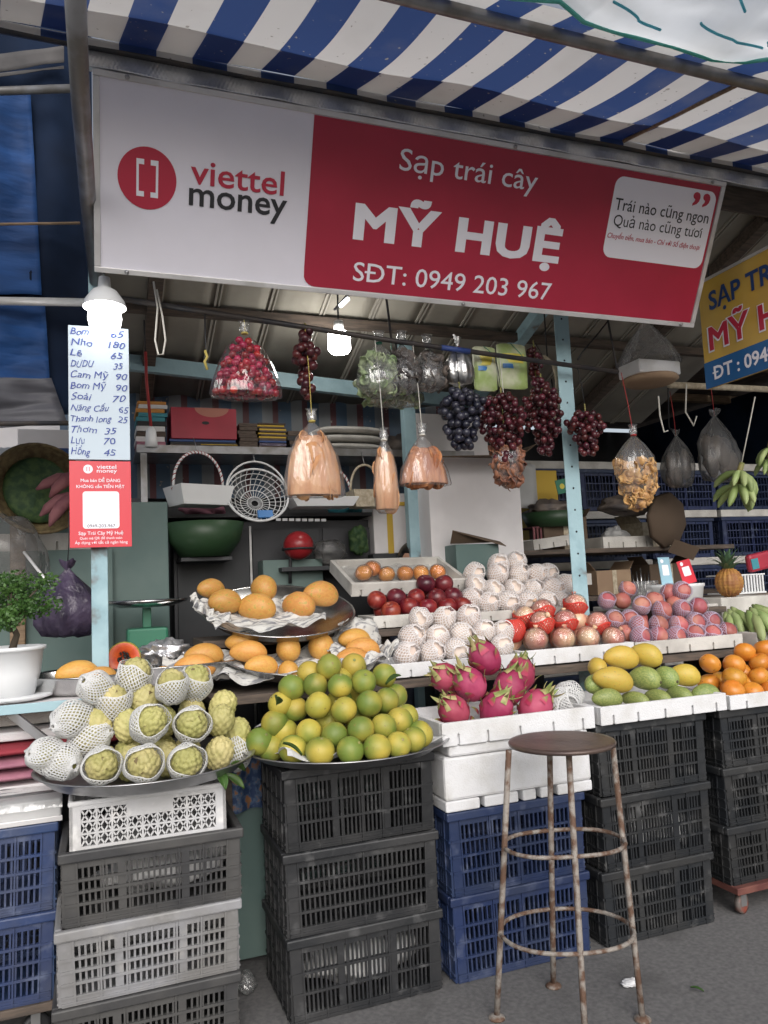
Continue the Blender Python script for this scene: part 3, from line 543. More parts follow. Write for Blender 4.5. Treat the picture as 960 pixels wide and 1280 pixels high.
# ------------------------------------------------------------------ lamps
l1 = thing('shaded_bulb', 'lit LED bulb under a white conical shade at the top of the price board', 'lamp', (0.042, 3.2, 2.629))
MB().lathe([(0.084, 0.045), (0.078, 0.070), (0.050, 0.112), (0.026, 0.126), (0.022, 0.17), (0.0, 0.175)], 28, cap=False).build('shade', 'white_plastic', l1)
MB().lathe([(0.0, -0.055), (0.040, -0.050), (0.060, -0.032), (0.066, 0.0), (0.062, 0.03), (0.04, 0.07), (0.022, 0.10), (0.0, 0.10)], 24).build('bulb', 'led', l1)
MB().tube([(0, 0, 0.19), (-0.01, 0.03, 0.30), (-0.02, 0.12, 0.36)], 0.006, 6).build('cable', 'cord_black', l1)
l2 = thing('bare_bulb', 'lit square-sided LED bulb hanging inside under the roof', 'lamp', (1.271, 3.95, 2.856))
MB().lathe([(0.0, -0.062), (0.050, -0.058), (0.062, -0.04), (0.062, 0.045), (0.045, 0.058), (0.0, 0.06)], 24).build('bulb', 'led_bright', l2)
MB().lathe([(0.03, 0.058), (0.026, 0.12), (0.0, 0.125)], 14).build('socket', 'white_plastic', l2)
MB().tube([(0, 0, 0.12), (0.01, 0.02, 0.46)], 0.005, 6).build('cable', 'cord_black', l2)
l3 = thing('tube_lamp', 'small slanting strip lamp fixed under the roof boards', 'lamp', (1.226, 3.7, 2.987))
MB().tube([(-0.02, 0, -0.02), (0.03, 0.02, 0.03)], 0.012, 8).build('tube', 'led_tube', l3)
MB().tube([(-0.05, 0.01, -0.04), (0.07, 0.05, 0.10)], 0.008, 6).build('bracket', 'steel_tube', l3)

# ------------------------------------------------------------------ price board and payment placard on the left post
def board(name, lab, cat, tl, br, mat):
    o = thing(name, lab, cat, (tl[0], tl[1], br[2])); W = br[0]-tl[0]; H = tl[2]-br[2]
    bx('panel', mat, 0, 0.001, 0, W, 0.008, H, o, 0.001); return o, W, H
pb_, W, H = board('price_board', 'white price board with handwritten blue prices on the left post', 'price board', (-0.099, 3.3, 2.626), (0.136, 3.3, 2.069), 'board_white')
LINES = [('Bom', '65'), ('Nho', '180'), ('Lê', '65'), ('DUDU', '35'), ('Cam Mỹ', '90'), ('Bom Mỹ', '90'), ('Soài', '70'), ('Nãng Cầu', '65'), ('Thanh long', '25'), ('Thơm', '35'), ('Lựu', '70'), ('Hồng', '45')]
WID = [0.34, 0.40, 0.22, 0.42, 0.66, 0.62, 0.38, 0.66, 0.70, 0.46, 0.26, 0.34]; X2 = [(0.70, 0.92), (0.66, 0.94), (0.70, 0.90), (0.74, 0.90), (0.78, 0.97), (0.78, 0.97), (0.72, 0.94), (0.82, 0.98), (0.80, 0.97), (0.58, 0.78), (0.56, 0.76), (0.56, 0.76)]
for i, (a, b) in enumerate(LINES):
    z = H*(1-(i+0.82)/12.25)
    text(a, pb_, W*(0.03+0.02*random.random()), W*WID[i], z, 'ink_blue', off=0.0 if 'ơ' in a or 'ự' in a else 0.004, shear=0.15+0.2*random.random(), maxh=0.0285 if len(a) < 8 else 0.026, y=-0.001, name='handwriting', hand=0.0022)
    text(b, pb_, W*X2[i][0], W*X2[i][1], z-0.006*random.random(), 'ink_blue', off=0.004, shear=0.2, maxh=0.027, y=-0.001, name='handwriting', hand=0.0022)
pp, W, H = board('payment_placard', 'red payment placard with white panel below the price board', 'placard', (-0.098, 3.295, 2.062), (0.137, 3.295, 1.711), 'placard_red')
plate_poly([(W*0.30+0.018*math.cos(2*PI*i/24), H*0.905+0.018*math.sin(2*PI*i/24)) for i in range(24)], -0.0005, 'logo_disc', 'ink_white', pp)
lg = MB(); lg.box(W*0.30-0.006, -0.0012, H*0.905-0.009, W*0.30-0.003, -0.0008, H*0.905+0.009); lg.box(W*0.30+0.003, -0.0012, H*0.905-0.009, W*0.30+0.006, -0.0008, H*0.905+0.009); lg.build('logo_phone', 'placard_red', pp)
text('viettel', pp, W*0.44, W*0.76, H*0.91, 'ink_white', off=0.01, ys=0.8, y=-0.001); text('money', pp, W*0.44, W*0.77, H*0.865, 'ink_white', off=0.01, ys=0.8, y=-0.001)
text('Mua bán DỄ DÀNG', pp, W*0.18, W*0.82, H*0.755, 'ink_white', off=0.015, y=-0.001); text('KHÔNG cần TIỀN MẶT', pp, W*0.11, W*0.89, H*0.685, 'ink_white', off=0.015, y=-0.001)
plate_poly(rrect(W*0.21, H*0.215, W*0.80, H*0.645, 0.012), -0.0008, 'blank_panel', 'ink_white', pp)
text('0949-203-967', pp, W*0.28, W*0.73, H*0.228, 'ink_black', y=-0.0015)
text('Sạp Trái Cây Mỹ Huệ', pp, W*0.14, W*0.86, H*0.145, 'ink_white', off=0.012, y=-0.001); text('Quét mã QR để thanh toán', pp, W*0.16, W*0.84, H*0.092, 'ink_white', y=-0.001); text('Áp dụng với tất cả ngân hàng', pp, W*0.08, W*0.93, H*0.04, 'ink_white', y=-0.001)

# ------------------------------------------------------------------ bags, grapes and ropes hung from the rail
def hang(root, top, rail=True, mat='cord_white', r=0.0022, wob=0.004):
    # cord from the rail (or roof) down to the given point, as a part of the root
    t = Vector(top); p = rail_at(t.x) if rail is True else Vector(rail)
    loc = root.location
    MB().tube([p-loc, p.lerp(t, 0.5)+Vector((wob, 0, 0))-loc, t-loc], r, 5).build('cord', mat, root)
def bag_shape(prof, wx, wy, seed, seg=36, fold=0.10, T=None):
    # prof: list (halfwidth fraction, z); flattened pouch with vertical pleats
    m = MB(); vs = []; fs = []; n = len(prof)
    for i, (r, z) in enumerate(prof):
        for k in range(seg):
            a = 2*PI*k/seg; q = r*(1+fold*nz(math.cos(a)*3+seed, math.sin(a)*3, z*4)+0.03*math.sin(a*9+seed))
            vs.append((wx*q*math.cos(a), wy*q*math.sin(a)*(1 if abs(math.sin(a)) < 1 else 1), z))
    for i in range(n-1):
        for k in range(seg):
            k2 = (k+1) % seg; fs.append((i*seg+k, i*seg+k2, (i+1)*seg+k2, (i+1)*seg+k))
    fs.append(tuple(range(seg-1, -1, -1))); m.add(vs, fs, True, T); return m
def pouch(name, lab, loc, w, h, dep, cont, seed, knot=True, plast='clear_bag', profile=None, cordmat='cord_white', fill=0.75, style='flake', npc=70, mats=None, rotz=0, group='clear bags hung from the rail', rail=True):
    # loc = knot point, hanging down h
    o = thing(name, lab, 'bag', loc, (0, 0, 0), group)
    pr = profile or [(0.96, -h), (1.0, -h*0.96), (0.97, -h*0.7), (0.80, -h*0.45), (0.52, -h*0.22), (0.22, -h*0.07), (0.07, 0)]
    top = [(0.07, 0), (0.16, 0.018), (0.24, 0.035), (0.20, 0.05), (0.30, 0.062)]
    f = bag_shape(pr+[(a*min(1, 0.075/w)*1.3, z) for a, z in top[1:]], w, dep, seed).build('film', plast, o, rot=(0, 0, rotz))
    MB().ring((0, 0, 0.004), 0.012, 0.005, 12, 5).build('tie', cordmat, o)
    kn = MB(); kn.sph(lambda t, p: (0.022*math.sin(p)*math.cos(t)*(1+0.5*nz(t*2, p*3, seed)), 0.016*math.sin(p)*math.sin(t)*(1+0.5*nz(t*2, p*3, seed+3)), 0.022+0.020*math.cos(p)*(1+0.4*nz(t*3, p, seed))), 16, 10); kn.build('knot', 'hazy_bag', o)
    rnd = random.Random(seed)
    def rad(z):
        for i in range(len(pr)-1):
            if pr[i][1] <= z <= pr[i+1][1]:
                t = (z-pr[i][1])/(pr[i+1][1]-pr[i][1]+1e-9); return pr[i][0]*(1-t)+pr[i+1][0]*t
        return pr[0][0]
    if style == 'ball':
        me = MB().sph(lambda t, p: (0.0175*math.sin(p)*math.cos(t), 0.0175*math.sin(p)*math.sin(t), 0.019*math.cos(p)), 12, 8).mesh('jujube', cont)
        pts = []; tries = 0
        while len(pts) < npc and tries < 9000:
            tries += 1
            z = -h+0.016+rnd.random()*(h*fill); a = rnd.random()*2*PI; q = (rad(z)-0.02/w)*(0.55+0.45*rnd.random())
            p = Vector((w*q*math.cos(a), dep*min(q, rad(z)-0.02/dep if dep > 0.03 else q)*math.sin(a), z))
            if all((p-k).length > 0.0265 for k in pts): pts.append(p)
        for p in pts: link('jujube', me, parent=o, loc=p, rot=(rnd.random()*6, rnd.random()*6, rnd.random()*6))
    else:
        m = MB()
        if style == 'slice':                              # pressed layers of slices filling the pouch
            zt = -h+0.012+h*fill; vs = []; fs = []; nr = 16; sg_ = 72
            for j in range(nr+1):
                z = -h+0.008+(zt+h-0.008)*j/nr
                for k in range(sg_):
                    a = 2*PI*k/sg_; q = rad(z)*(0.90-0.05*(j == nr))+0.10*abs(nz(math.cos(a)*4+seed, math.sin(a)*4, z*3))*rad(z)-0.11*abs(nz(math.cos(a)*7, math.sin(a)*7+seed, z*5))
                    vs.append((w*q*math.cos(a), dep*q*math.sin(a), z+0.02*nz(math.cos(a)*5, math.sin(a)*5, seed)*(j == nr)))
            for j in range(nr):
                for k in range(sg_): k2 = (k+1) % sg_; fs.append((j*sg_+k, j*sg_+k2, (j+1)*sg_+k2, (j+1)*sg_+k))
            fs.append(tuple(nr*sg_+k for k in range(sg_))); mm = MB(); mm.add(vs, fs, True); kind(mm.build('dried_layers', cont, o), 'stuff')
        for i in range(npc):
            z = -h+0.02+rnd.random()*(h*fill); a = rnd.random()*2*PI; q = (rad(z)*0.95)*(0.62+0.36*rnd.random())*(0.86 if style == 'slice' else 1)
            p = Vector((w*q*math.cos(a), dep*q*math.sin(a), z))
            if style == 'slice':
                lw_, lh = 0.026+0.022*rnd.random(), 0.045+0.04*rnd.random(); lh = min(lh, (z+h)*0.9+0.02, max(0.03, -z*0.4))
            else: lw_, lh = 0.020+0.014*rnd.random(), 0.018+0.014*rnd.random()
            R = Matrix.Translation(p) @ Euler((rnd.uniform(-.3, .3), rnd.uniform(-.25, .25), a+PI/2+rnd.uniform(-.6, .6))).to_matrix().to_4x4() if style == 'slice' else Matrix.Translation(p) @ Euler((rnd.random()*6, rnd.random()*6, rnd.random()*6)).to_matrix().to_4x4()
            c = rnd.uniform(0.002, 0.008) if style == 'slice' else rnd.uniform(0.004, 0.014)
            m.grid(lambda u, v: (lw_*(2*u-1)*(1-0.35*(2*v-1)**2), c*((2*u-1)**2+(2*v-1)**2)+0.004*nz(u*4+i, v*4), lh*(2*v-1)*(1-0.2*(2*u-1)**2)), 4, 4, True, R)
        b = m.build('dried_pieces', cont, o); solid(b, 0.003); kind(b, 'stuff')
    hang(o, Vector(loc)+Vector((0, 0, 0.005)), rail, cordmat); return o
BP = 3.30
pouch('bag_of_jujubes', 'big clear bag bulging with small red fruits, leftmost on the rail', (0.625, 3.3, 2.639), 0.155, 0.285, 0.085, 'jujube', 3, plast='crisp_bag', style='ball', npc=150, fill=0.86, cordmat='cord_yellow',
      profile=[(0.99, -0.285), (1.0, -0.27), (0.93, -0.22), (0.74, -0.13), (0.52, -0.06), (0.22, -0.02), (0.07, 0)])
pouch('bag_of_dried_slices', 'large clear bag of pale orange dried slices, biggest of the dried fruit bags', (0.906, 3.26, 2.243), 0.136, 0.335, 0.055, 'dried_slice', 5, style='slice', npc=26, fill=0.76, cordmat='cord_yellow', profile=[(0.93, -0.335), (1.0, -0.325), (0.97, -0.25), (0.82, -0.15), (0.55, -0.07), (0.25, -0.025), (0.08, 0)])
pouch('bag_of_dried_slices', 'narrow tall clear bag of orange dried slices between two wider bags', (1.245, 3.26, 2.167), 0.062, 0.325, 0.045, 'dried_slice', 8, style='slice', npc=14, fill=0.78, profile=[(0.62, -0.335), (0.9, -0.315), (1.0, -0.22), (0.88, -0.12), (0.6, -0.05), (0.2, 0)])
pouch('bag_of_dried_slices', 'short wide clear bag of dark orange dried fruit right of the narrow bag', (1.439, 3.26, 2.195), 0.128, 0.235, 0.06, 'dried_brown', 9, style='slice', npc=40, fill=0.60, profile=[(0.97, -0.235), (1.0, -0.225), (0.9, -0.16), (0.62, -0.09), (0.3, -0.03), (0.10, 0)])
pouch('bag_of_chips', 'round clear bag of dark brown chips hanging below the red grapes', (1.912, 3.3, 2.17), 0.088, 0.215, 0.06, 'chips_dark', 12, npc=110, fill=0.85, profile=[(0.35, -0.215), (0.62, -0.19), (0.95, -0.12), (1.0, -0.06), (0.8, -0.01), (0.3, 0.02), (0.1, 0.03)])
pouch('bag_of_chips', 'tall clear bag of golden chips hanging right of the perforated post', (2.647, 3.26, 2.225), 0.118, 0.385, 0.075, 'chips', 14, npc=190, fill=0.60, cordmat='cord_red', profile=[(0.28, -0.385), (0.55, -0.35), (0.85, -0.27), (1.0, -0.18), (0.92, -0.11), (0.55, -0.05), (0.2, -0.01), (0.1, 0)])

def grapes(lab, top, h, w, dep, mat, n, seed, r=0.0165, elong=1.15, rail=True, cord='cord_black'):
    o = thing('grape_bunch', lab, 'grapes', top, group='bunches of grapes hung from the rail'); rnd = random.Random(seed)
    me = MB().sph(lambda t, p: (r*math.sin(p)*math.cos(t), r*math.sin(p)*math.sin(t), r*elong*math.cos(p)), 12, 8).mesh('grape', mat)
    pts = []; tries = 0
    while len(pts) < n and tries < 20000:
        tries += 1; t = rnd.random()
        wid = (0.35+2.6*t if t < 0.25 else 1.0-0.75*((t-0.25)/0.75)**1.2)
        wid *= 1+0.35*nz(t*4, seed*1.7); a = rnd.random()*2*PI; q = math.sqrt(rnd.random())*wid
        p = Vector((w*q*math.cos(a), dep*q*math.sin(a), -h*t-0.01))
        if all((p-k).length > r*1.45 for k in pts): pts.append(p)
    for p in pts: link('grape', me, parent=o, loc=p, rot=(rnd.uniform(-.7, .7), rnd.uniform(-.7, .7), 0))
    MB().tube([(0, 0, 0.03), (0.004, 0, -h*0.4), (0, 0, -h*0.85)], 0.004, 6).build('stalk', 'leaf_dry', o)
    hang(o, Vector(top)+Vector((0, 0, 0.03)), rail, cord); return o
grapes('large bunch of black grapes under a silver foil bag', (1.666, 3.3, 2.446), 0.29, 0.135, 0.10, 'grape_black', 95, 2, 0.020, 1.05)
grapes('wide bunch of red grapes above the bag of dark chips', (1.883, 3.28, 2.423), 0.34, 0.150, 0.11, 'grape_red', 150, 4)
grapes('long bunch of red grapes left of the perforated post', (2.131, 3.3, 2.514), 0.38, 0.108, 0.09, 'grape_red', 120, 5)
grapes('small bunch of red grapes in front of the perforated post', (2.37, 3.28, 2.361), 0.225, 0.108, 0.08, 'grape_red', 75, 6)
grapes('thin bunch of pinkish red grapes hanging beside the lit bulb', (0.911, 3.34, 2.696), 0.30, 0.058, 0.05, 'grape_red', 34, 8, 0.021, 1.1, cord='cord_yellow')
grapes('slim dark bunch hanging behind the red grapes and green packets', (2.178, 3.42, 2.731), 0.20, 0.05, 0.045, 'grape_red', 26, 9, 0.014)

def sack(name, lab, top, w, h, d, mat, seed, cont=None, cord='cord_green', group='bags hung from the rail', rail=True):
    o = thing(name, lab, 'bag', top, group=group)
    pr = [(0.30, -h), (0.72, -h*0.97), (0.98, -h*0.80), (1.0, -h*0.60), (0.86, -h*0.42), (0.60, -h*0.25), (0.32, -h*0.12), (0.12, -h*0.03), (0.07, 0), (0.20, 0.02), (0.26, 0.045)]
    seg = 44; vs = []; fs = []
    for i, (r, z) in enumerate(pr):
        for k in range(seg):
            a = 2*PI*k/seg; q = r*(1+0.30*nz(math.cos(a)*1.6+seed, math.sin(a)*1.6, z*5)+0.16*nz(math.cos(a)*6, math.sin(a)*6+seed, z*9)+0.05*math.sin(a*11+seed+z*8))
            vs.append((w*q*math.cos(a), d*q*math.sin(a), z+0.02*nz(a, seed, z*6)))
    for i in range(len(pr)-1):
        for k in range(seg): k2 = (k+1) % seg; fs.append((i*seg+k, i*seg+k2, (i+1)*seg+k2, (i+1)*seg+k))
    fs.append(tuple(range(seg-1, -1, -1))); m = MB(); m.add(vs, fs, True); m.build('film', mat, o)
    if cont:
        rn = random.Random(seed); c = MB()
        for i in range(9):
            a = rn.random()*6.28; r_ = 0.5*rn.random()**0.5; cz = -h*rn.uniform(0.45, 0.82); s_ = rn.uniform(0.26, 0.40)
            c.sph(lambda t, p: (w*(r_*math.cos(a)+s_*math.sin(p)*math.cos(t)*(1+0.4*nz(t*2+i, p*3))), d*(r_*math.sin(a)+s_*math.sin(p)*math.sin(t)*(1+0.4*nz(t*2, p*3+i))), cz+0.20*h*math.cos(p)*(1+0.3*nz(t, p, i))), 14, 9)
        kind(c.build('contents', cont, o), 'stuff')
    hang(o, top, rail, cord); return o
GB = [(0.45, -1.0), (0.80, -0.95), (1.0, -0.78), (0.97, -0.55), (0.75, -0.33), (0.42, -0.15), (0.14, -0.03), (0.08, 0)]
def greens(lab, p, w_, h_, d_, cont, seed, npc, **k): pouch('bag_of_greens', lab, p, w_, h_, d_, cont, seed, plast='hazy_bag', npc=npc, fill=0.68, cordmat='cord_green', profile=[(a, z*h_) for a, z in GB], group='bags of vegetables on the rail', **k)
greens('hazy bag of pale green vegetables right of the lit bulb', (1.282, 3.36, 2.659), 0.125, 0.26, 0.09, 'veg_green', 23, 120)
greens('dark clear bag hanging between two hazy bags', (1.39, 3.34, 2.66), 0.080, 0.245, 0.07, 'veg_dark', 25, 90)
greens('small greyish bag of vegetables left of the black grapes', (1.543, 3.38, 2.667), 0.090, 0.22, 0.08, 'veg_dark', 28, 80)
o = sack('foil_bag', 'crinkled silver foil bag above the black grapes', (1.7, 3.36, 2.68), 0.075, 0.20, 0.05, 'silver_bag', 11, None, 'cord_red')
greens('dull green bag low behind the hazy bags', (1.416, 3.55, 2.562), 0.16, 0.16, 0.08, 'veg_green', 35, 90, rail=(1.418, 3.55, 2.771))
for i, (lab, p, q, m2) in enumerate((('yellow and green printed food packet on the rail', (1.802, 3.4, 2.7), (1.933, 3.4, 2.464), 'pack_green'), ('green printed food packet behind the red grapes', (1.965, 3.44, 2.74), (2.138, 3.44, 2.493), 'pack_green'))):
    o = thing('food_packet', lab, 'packet', (p[0], p[1], q[2]), group='printed food packets on the rail'); W = q[0]-p[0]; H = p[2]-q[2]
    m = MB(); m.sph(lambda t, ph: (W/2+W/2*math.copysign(abs(math.cos(t))**0.4, math.cos(t))*min(1, 1.6*math.sin(ph)**0.5), (0.028+0.014*nz(math.cos(t)*3+i, ph*3))*math.sin(t)*math.sin(ph)**1.5, H/2+H/2*math.cos(ph)), 28, 14)
    m.build('pouch', m2, o); b = MB(); b.grid(lambda u, v: (W*(0.12+0.76*u), -0.031+0.012*(2*u-1)**2, H*(0.55+0.2*v)), 8, 2); b.build('yellow_print', 'pack_yellow', o)
    b = MB(); b.grid(lambda u, v: (W*(0.1+0.4*u), -0.033+0.012*(1.6*u-0.8)**2, H*(0.42+0.1*v)), 8, 2); b.build('blue_print', 'pack_blue', o)
    hang(o, (p[0]+W/2, p[1], p[2]), True, 'cord_green')
# bare cords and hooks on the rail
def cordthing(lab, pts, mat, r=0.004, name='rope'):
    o = MB().tube([Vector(p) for p in pts], r, 6).build(name, mat); return tag(o, lab, 'cord', None)
cordthing('white rope loop hanging from the roof beside the price board', [(0.241, 3.3, 2.843), (0.256, 3.3, 2.728), (0.243, 3.3, 2.586), (0.255, 3.3, 2.524), (0.275, 3.3, 2.526), (0.286, 3.3, 2.589), (0.275, 3.3, 2.694), (0.254, 3.3, 2.809)], 'cord_white', 0.004)
cordthing('short dark cord with yellow twist ties hanging from the rail', [rail_at((0.456, 3.32, 2.59)[0]), (0.456, 3.32, 2.59), (0.457, 3.32, 2.475)], 'cord_black', 0.003)
cordthing('yellow twist tie knotted around the short dark cord', [(0.452, 3.315, 2.559), (0.461, 3.315, 2.531), (0.45, 3.315, 2.509), (0.46, 3.315, 2.474)], 'cord_yellow', 0.006, 'twist_tie')
rs = thing('bulb_socket', 'white bulb socket hanging on a red cord beside the red box', 'socket', (0.28, 4.2, 2.355))
MB().lathe([(0.034, -0.06), (0.030, -0.02), (0.026, 0.03), (0.012, 0.05), (0.0, 0.052)], 16).build('shell', 'white_plastic', rs)
p0 = Vector((0.28, 4.2, 2.355)); MB().tube([Vector((0.259, 4.2, 2.813))-p0, Vector((0.261, 4.2, 2.659))-p0, Vector((0, 0, 0.05))], 0.008, 6).build('cord', 'cord_red', rs)
MB().tube([Vector((0.259, 4.2, 2.813))-p0, Vector((0.251, 4.15, 2.972))-p0], 0.004, 5).build('wire', 'cord_black', rs)
for i, (a, b, c) in enumerate((((3.212, 3.7, 2.575), (3.212, 3.7, 2.451), (3.232, 3.7, 2.353)), ((3.434, 3.7, 2.661), (3.409, 3.7, 2.483), (3.462, 3.7, 2.4)))):
    cordthing(('pale hook of wire hanging behind the chips bag', 'curved pale wire hook hanging left of the grey bag')[i], [a, b, c, Vector(c)+Vector((0.03, 0, 0.01+0.05*i))], 'cord_white', 0.005, 'wire_hook')
# white tray in a clear tent hanging under the sign
ht = thing('hanging_tray', 'white foam tray hanging in a clear plastic tent behind the sign corner', 'tray', (3.201, 3.75, 2.713))
bx('tray', 'foam', -0.155, -0.10, -0.01, 0.155, 0.10, 0.075, ht, 0.01)
MB().lathe([(0.14, -0.05), (0.17, -0.03), (0.16, -0.012), (0.0, -0.012)], 20).build('basket_bottom', 'cardboard', ht)
m = MB(); m.lathe([(0.20, 0.075), (0.13, 0.20), (0.02, 0.34), (0.012, 0.38)], 12, cap=False); m.build('tent', 'hazy_bag', ht)
MB().tube([(0, 0, 0.36), (0, 0, 0.50)], 0.004, 5).build('cord', 'cord_black', ht)
cordthing('thin black cable slanting across the perforated post', [(2.419, 3.38, 2.656), (2.453, 3.38, 2.702), (2.549, 3.38, 2.797), (2.758, 3.5, 2.969)], 'cord_black', 0.004, 'cable')
# long-necked loofah-like bag with handle
lf = thing('mesh_bag', 'cream mesh bag with a thick handle hanging left of the perforated post', 'bag', (2.343, 3.52, 2.447))
m = MB(); m.sph(lambda t, p: (0.085*math.sin(p)*math.cos(t), 0.06*math.sin(p)*math.sin(t), 0.085*math.cos(p)+0.01*nz(math.cos(t)*4, math.sin(t)*4, p*4)), 20, 14); m.build('pouch', 'wicker_pale', lf)
MB().tube([(0.03, 0, 0.07), (0.035, 0, 0.14), (0.02, 0, 0.22), (-0.04, 0, 0.26), (-0.09, 0, 0.25)], 0.013, 8).build('handle', 'wicker_pale', lf)
MB().tube([(-0.02, 0, 0.255), (-0.02, 0, 0.62)], 0.004, 5).build('cord', 'cord_black', lf)
# ------------------------------------------------------------------ crates
def panel_mesh(W, H, mat, groups, rows, t=0.012, taper=0.965, slat=0.0068, mid=0.024, corner=0.042, foot=0.030, label=None):
    # lattice panel in the XZ plane, centred on x, thickness t inwards (+y); groups = slots per group
    m = MB(); top = H-0.035
    m.box(-W/2, 0, 0, -W/2+corner, t, top); m.box(W/2-corner, 0, 0, W/2, t, top)
    m.box(-W/2+corner, 0, 0, W/2-corner, t, foot); m.box(-W/2+corner, 0, top-0.02, W/2-corner, t, top)
    inner = W-2*corner; n = sum(groups); gaps = len(groups)-1; pitch = (inner-gaps*mid)/n; x = -W/2+corner
    for gi, gcount in enumerate(groups):
        for k in range(gcount):
            m.box(x+pitch-slat/2 if k < gcount-1 else x+pitch-slat*0.3, 0.0015, foot, x+pitch+slat/2 if k < gcount-1 else x+pitch, t-0.0015, top-0.02)
            x += pitch
        if gi < gaps: m.box(x, 0.0005, foot, x+mid, t-0.0005, top-0.02); x += mid
    zs = [foot+(top-0.02-foot)*r/rows for r in range(rows+1)]
    for z in zs[1:-1]: m.box(-W/2+0.001, -0.004, z-0.0045, W/2-0.001, t-0.001, z+0.0045)
    for z in (foot*0.35, foot*0.95): m.box(-W/2+0.001, -0.004, z-0.003, W/2-0.001, 0.001, z+0.003)
    for k in range(len(groups)*2+1):
        xx = -W/2+corner+inner*k/(len(groups)*2); m.box(xx-0.003, -0.0055, 0.002, xx+0.003, 0.0005, top-0.001)
    m.v = [(x*(taper+(1-taper)*z/H), y, z) for x, y, z in m.v]
    return m.mesh('side_panel', mat)
def lattice_mesh(W, H, mat, cols, rows, t=0.010):
    m = MB(); c = 0.035; z0, z1 = 0.02, H-0.03
    m.box(-W/2, 0, 0, -W/2+c, t, H-0.004); m.box(W/2-c, 0, 0, W/2, t, H-0.004); m.box(-W/2+c, 0, 0, W/2-c, t, z0); m.box(-W/2+c, 0, z1, W/2-c, t, H-0.004)
    cw = (W-2*c)/cols; ch = (z1-z0)/rows
    for i in range(1, cols): m.box(-W/2+c+cw*i-0.003, 0.001, z0, -W/2+c+cw*i+0.003, t-0.001, z1)
    for j in range(1, rows): m.box(-W/2+c, 0.0012, z0+ch*j-0.003, W/2-c, t-0.0012, z0+ch*j+0.003)
    for i in range(cols):
        for j in range(rows):
            if rows-1 == j and abs(i-(cols-1)/2) <= 1 and cols > 6: 
                m.box(-W/2+c+cw*i-0.001, 0.0015, z0+ch*j, -W/2+c+cw*(i+1)+0.001, t-0.0015, z1); continue
            x = -W/2+c+cw*i; z = z0+ch*j
            for k in range(2):
                for s_ in (1, -1):
                    cx = x+cw*(k+0.5)/2; a = Vector((x+cw*k/2, t/2, z if s_ > 0 else z+ch)); b = Vector((x+cw*(k+1)/2, t/2, z+ch if s_ > 0 else z))
                    m.bar(a, b, 0.004, 0.005)
    return m.mesh('side_panel', mat)
CRK = {}
def crate_kind(key, W, D, H, mat, groups, rows, lattice=False):
    if lattice: fp, sp = lattice_mesh(W, H, mat, 9, 3), lattice_mesh(D, H, mat, 6, 3)
    else: fp, sp = panel_mesh(W, H, mat, groups, rows), panel_mesh(D, H, mat, [max(4, int(sum(groups)*0.32))]*2, rows)
    r = MB(); t = 0.012; o = 0.012
    if not lattice:
        for q in ((-W/2-o, -o, W/2+o, t), (-W/2-o, D-t, W/2+o, D+o)): r.box(q[0], q[1], H-0.035, q[2], q[3], H-0.001)
        for q in ((-W/2-o, t+0.0002, -W/2+t, D-t-0.0002), (W/2-t, t+0.0002, W/2+o, D-t-0.0002)): r.box(q[0], q[1], H-0.035, q[2], q[3], H-0.001)
    else:
        for q in ((-W/2-0.004, -0.004, W/2+0.004, t), (-W/2-0.004, D-t, W/2+0.004, D+0.004)): r.box(q[0], q[1], H-0.018, q[2], q[3], H-0.0005)
        for q in ((-W/2-0.004, t+0.0002, -W/2+t, D-t-0.0002), (W/2-t, t+0.0002, W/2+0.004, D-t-0.0002)): r.box(q[0], q[1], H-0.018, q[2], q[3], H-0.0005)
    b = MB(); 
    for i in range(9): x = -W*0.47+W*0.94*i/9; b.box(x, 0.02, 0.004, x+W*0.085, D-0.02, 0.012)
    b.box(-W*0.47, 0.02, 0.0, W*0.47, D-0.02, 0.0035)
    CRK[key] = (W, D, H, fp, sp, r.mesh('rim', mat), b.mesh('base', mat), mat)
def crate(key, lab, xc, yf, z, rz_=0.0, group=None):
    W, D, H, fp, sp, rim, base, mat = CRK[key]
    o = thing('crate', lab, 'crate', (xc, yf, z), (0, 0, rz_), group)
    k = 0.965 if 'white' not in key else 1
    ins = (1-k)*D*0.5
    link('side_panel', fp, parent=o); link('side_panel', fp, parent=o, loc=(0, D, 0), rot=(0, 0, PI))
    link('side_panel', sp, parent=o, loc=(-W/2, D/2, 0), rot=(0, 0, -PI/2)); link('side_panel', sp, parent=o, loc=(W/2, D/2, 0), rot=(0, 0, PI/2))
    bevel(link('rim', rim, parent=o), 0.006); link('base', base, parent=o); return o
crate_kind('char', 0.575, 0.40, 0.287, 'crate_charcoal', [8, 11, 8], 3)
crate_kind('charb', 0.575, 0.40, 0.287, 'crate_charcoal', [26], 4)
crate_kind('dark', 0.565, 0.38, 0.232, 'crate_darkgrey', [7, 10, 7], 4)
crate_kind('light', 0.565, 0.38, 0.232, 'crate_grey', [7, 10, 7], 4)
crate_kind('blue', 0.60, 0.40, 0.313, 'crate_blue', [12, 12], 4)
crate_kind('navy', 0.58, 0.38, 0.295, 'crate_navy', [8, 8, 8], 4)
crate_kind('black', 0.555, 0.40, 0.293, 'crate_black', [8, 11, 8], 4)
crate_kind('white', 0.50, 0.33, 0.165, 'crate_white', [5], 3, True)
G = 'plastic crates stacked along the stall front'
XA = 0.17
crate('dark', 'dusty dark grey crate, lowest of the stack under the custard apples', XA-0.02, 2.75, 0.005, 0.0, G)
crate('light', 'light grey crate between two dark ones under the custard apples', XA-0.012, 2.75, 0.238, 0.012, G)
crate('dark', 'dusty dark grey crate holding the white lattice crate, top of its stack', XA, 2.752, 0.471, -0.01, G)
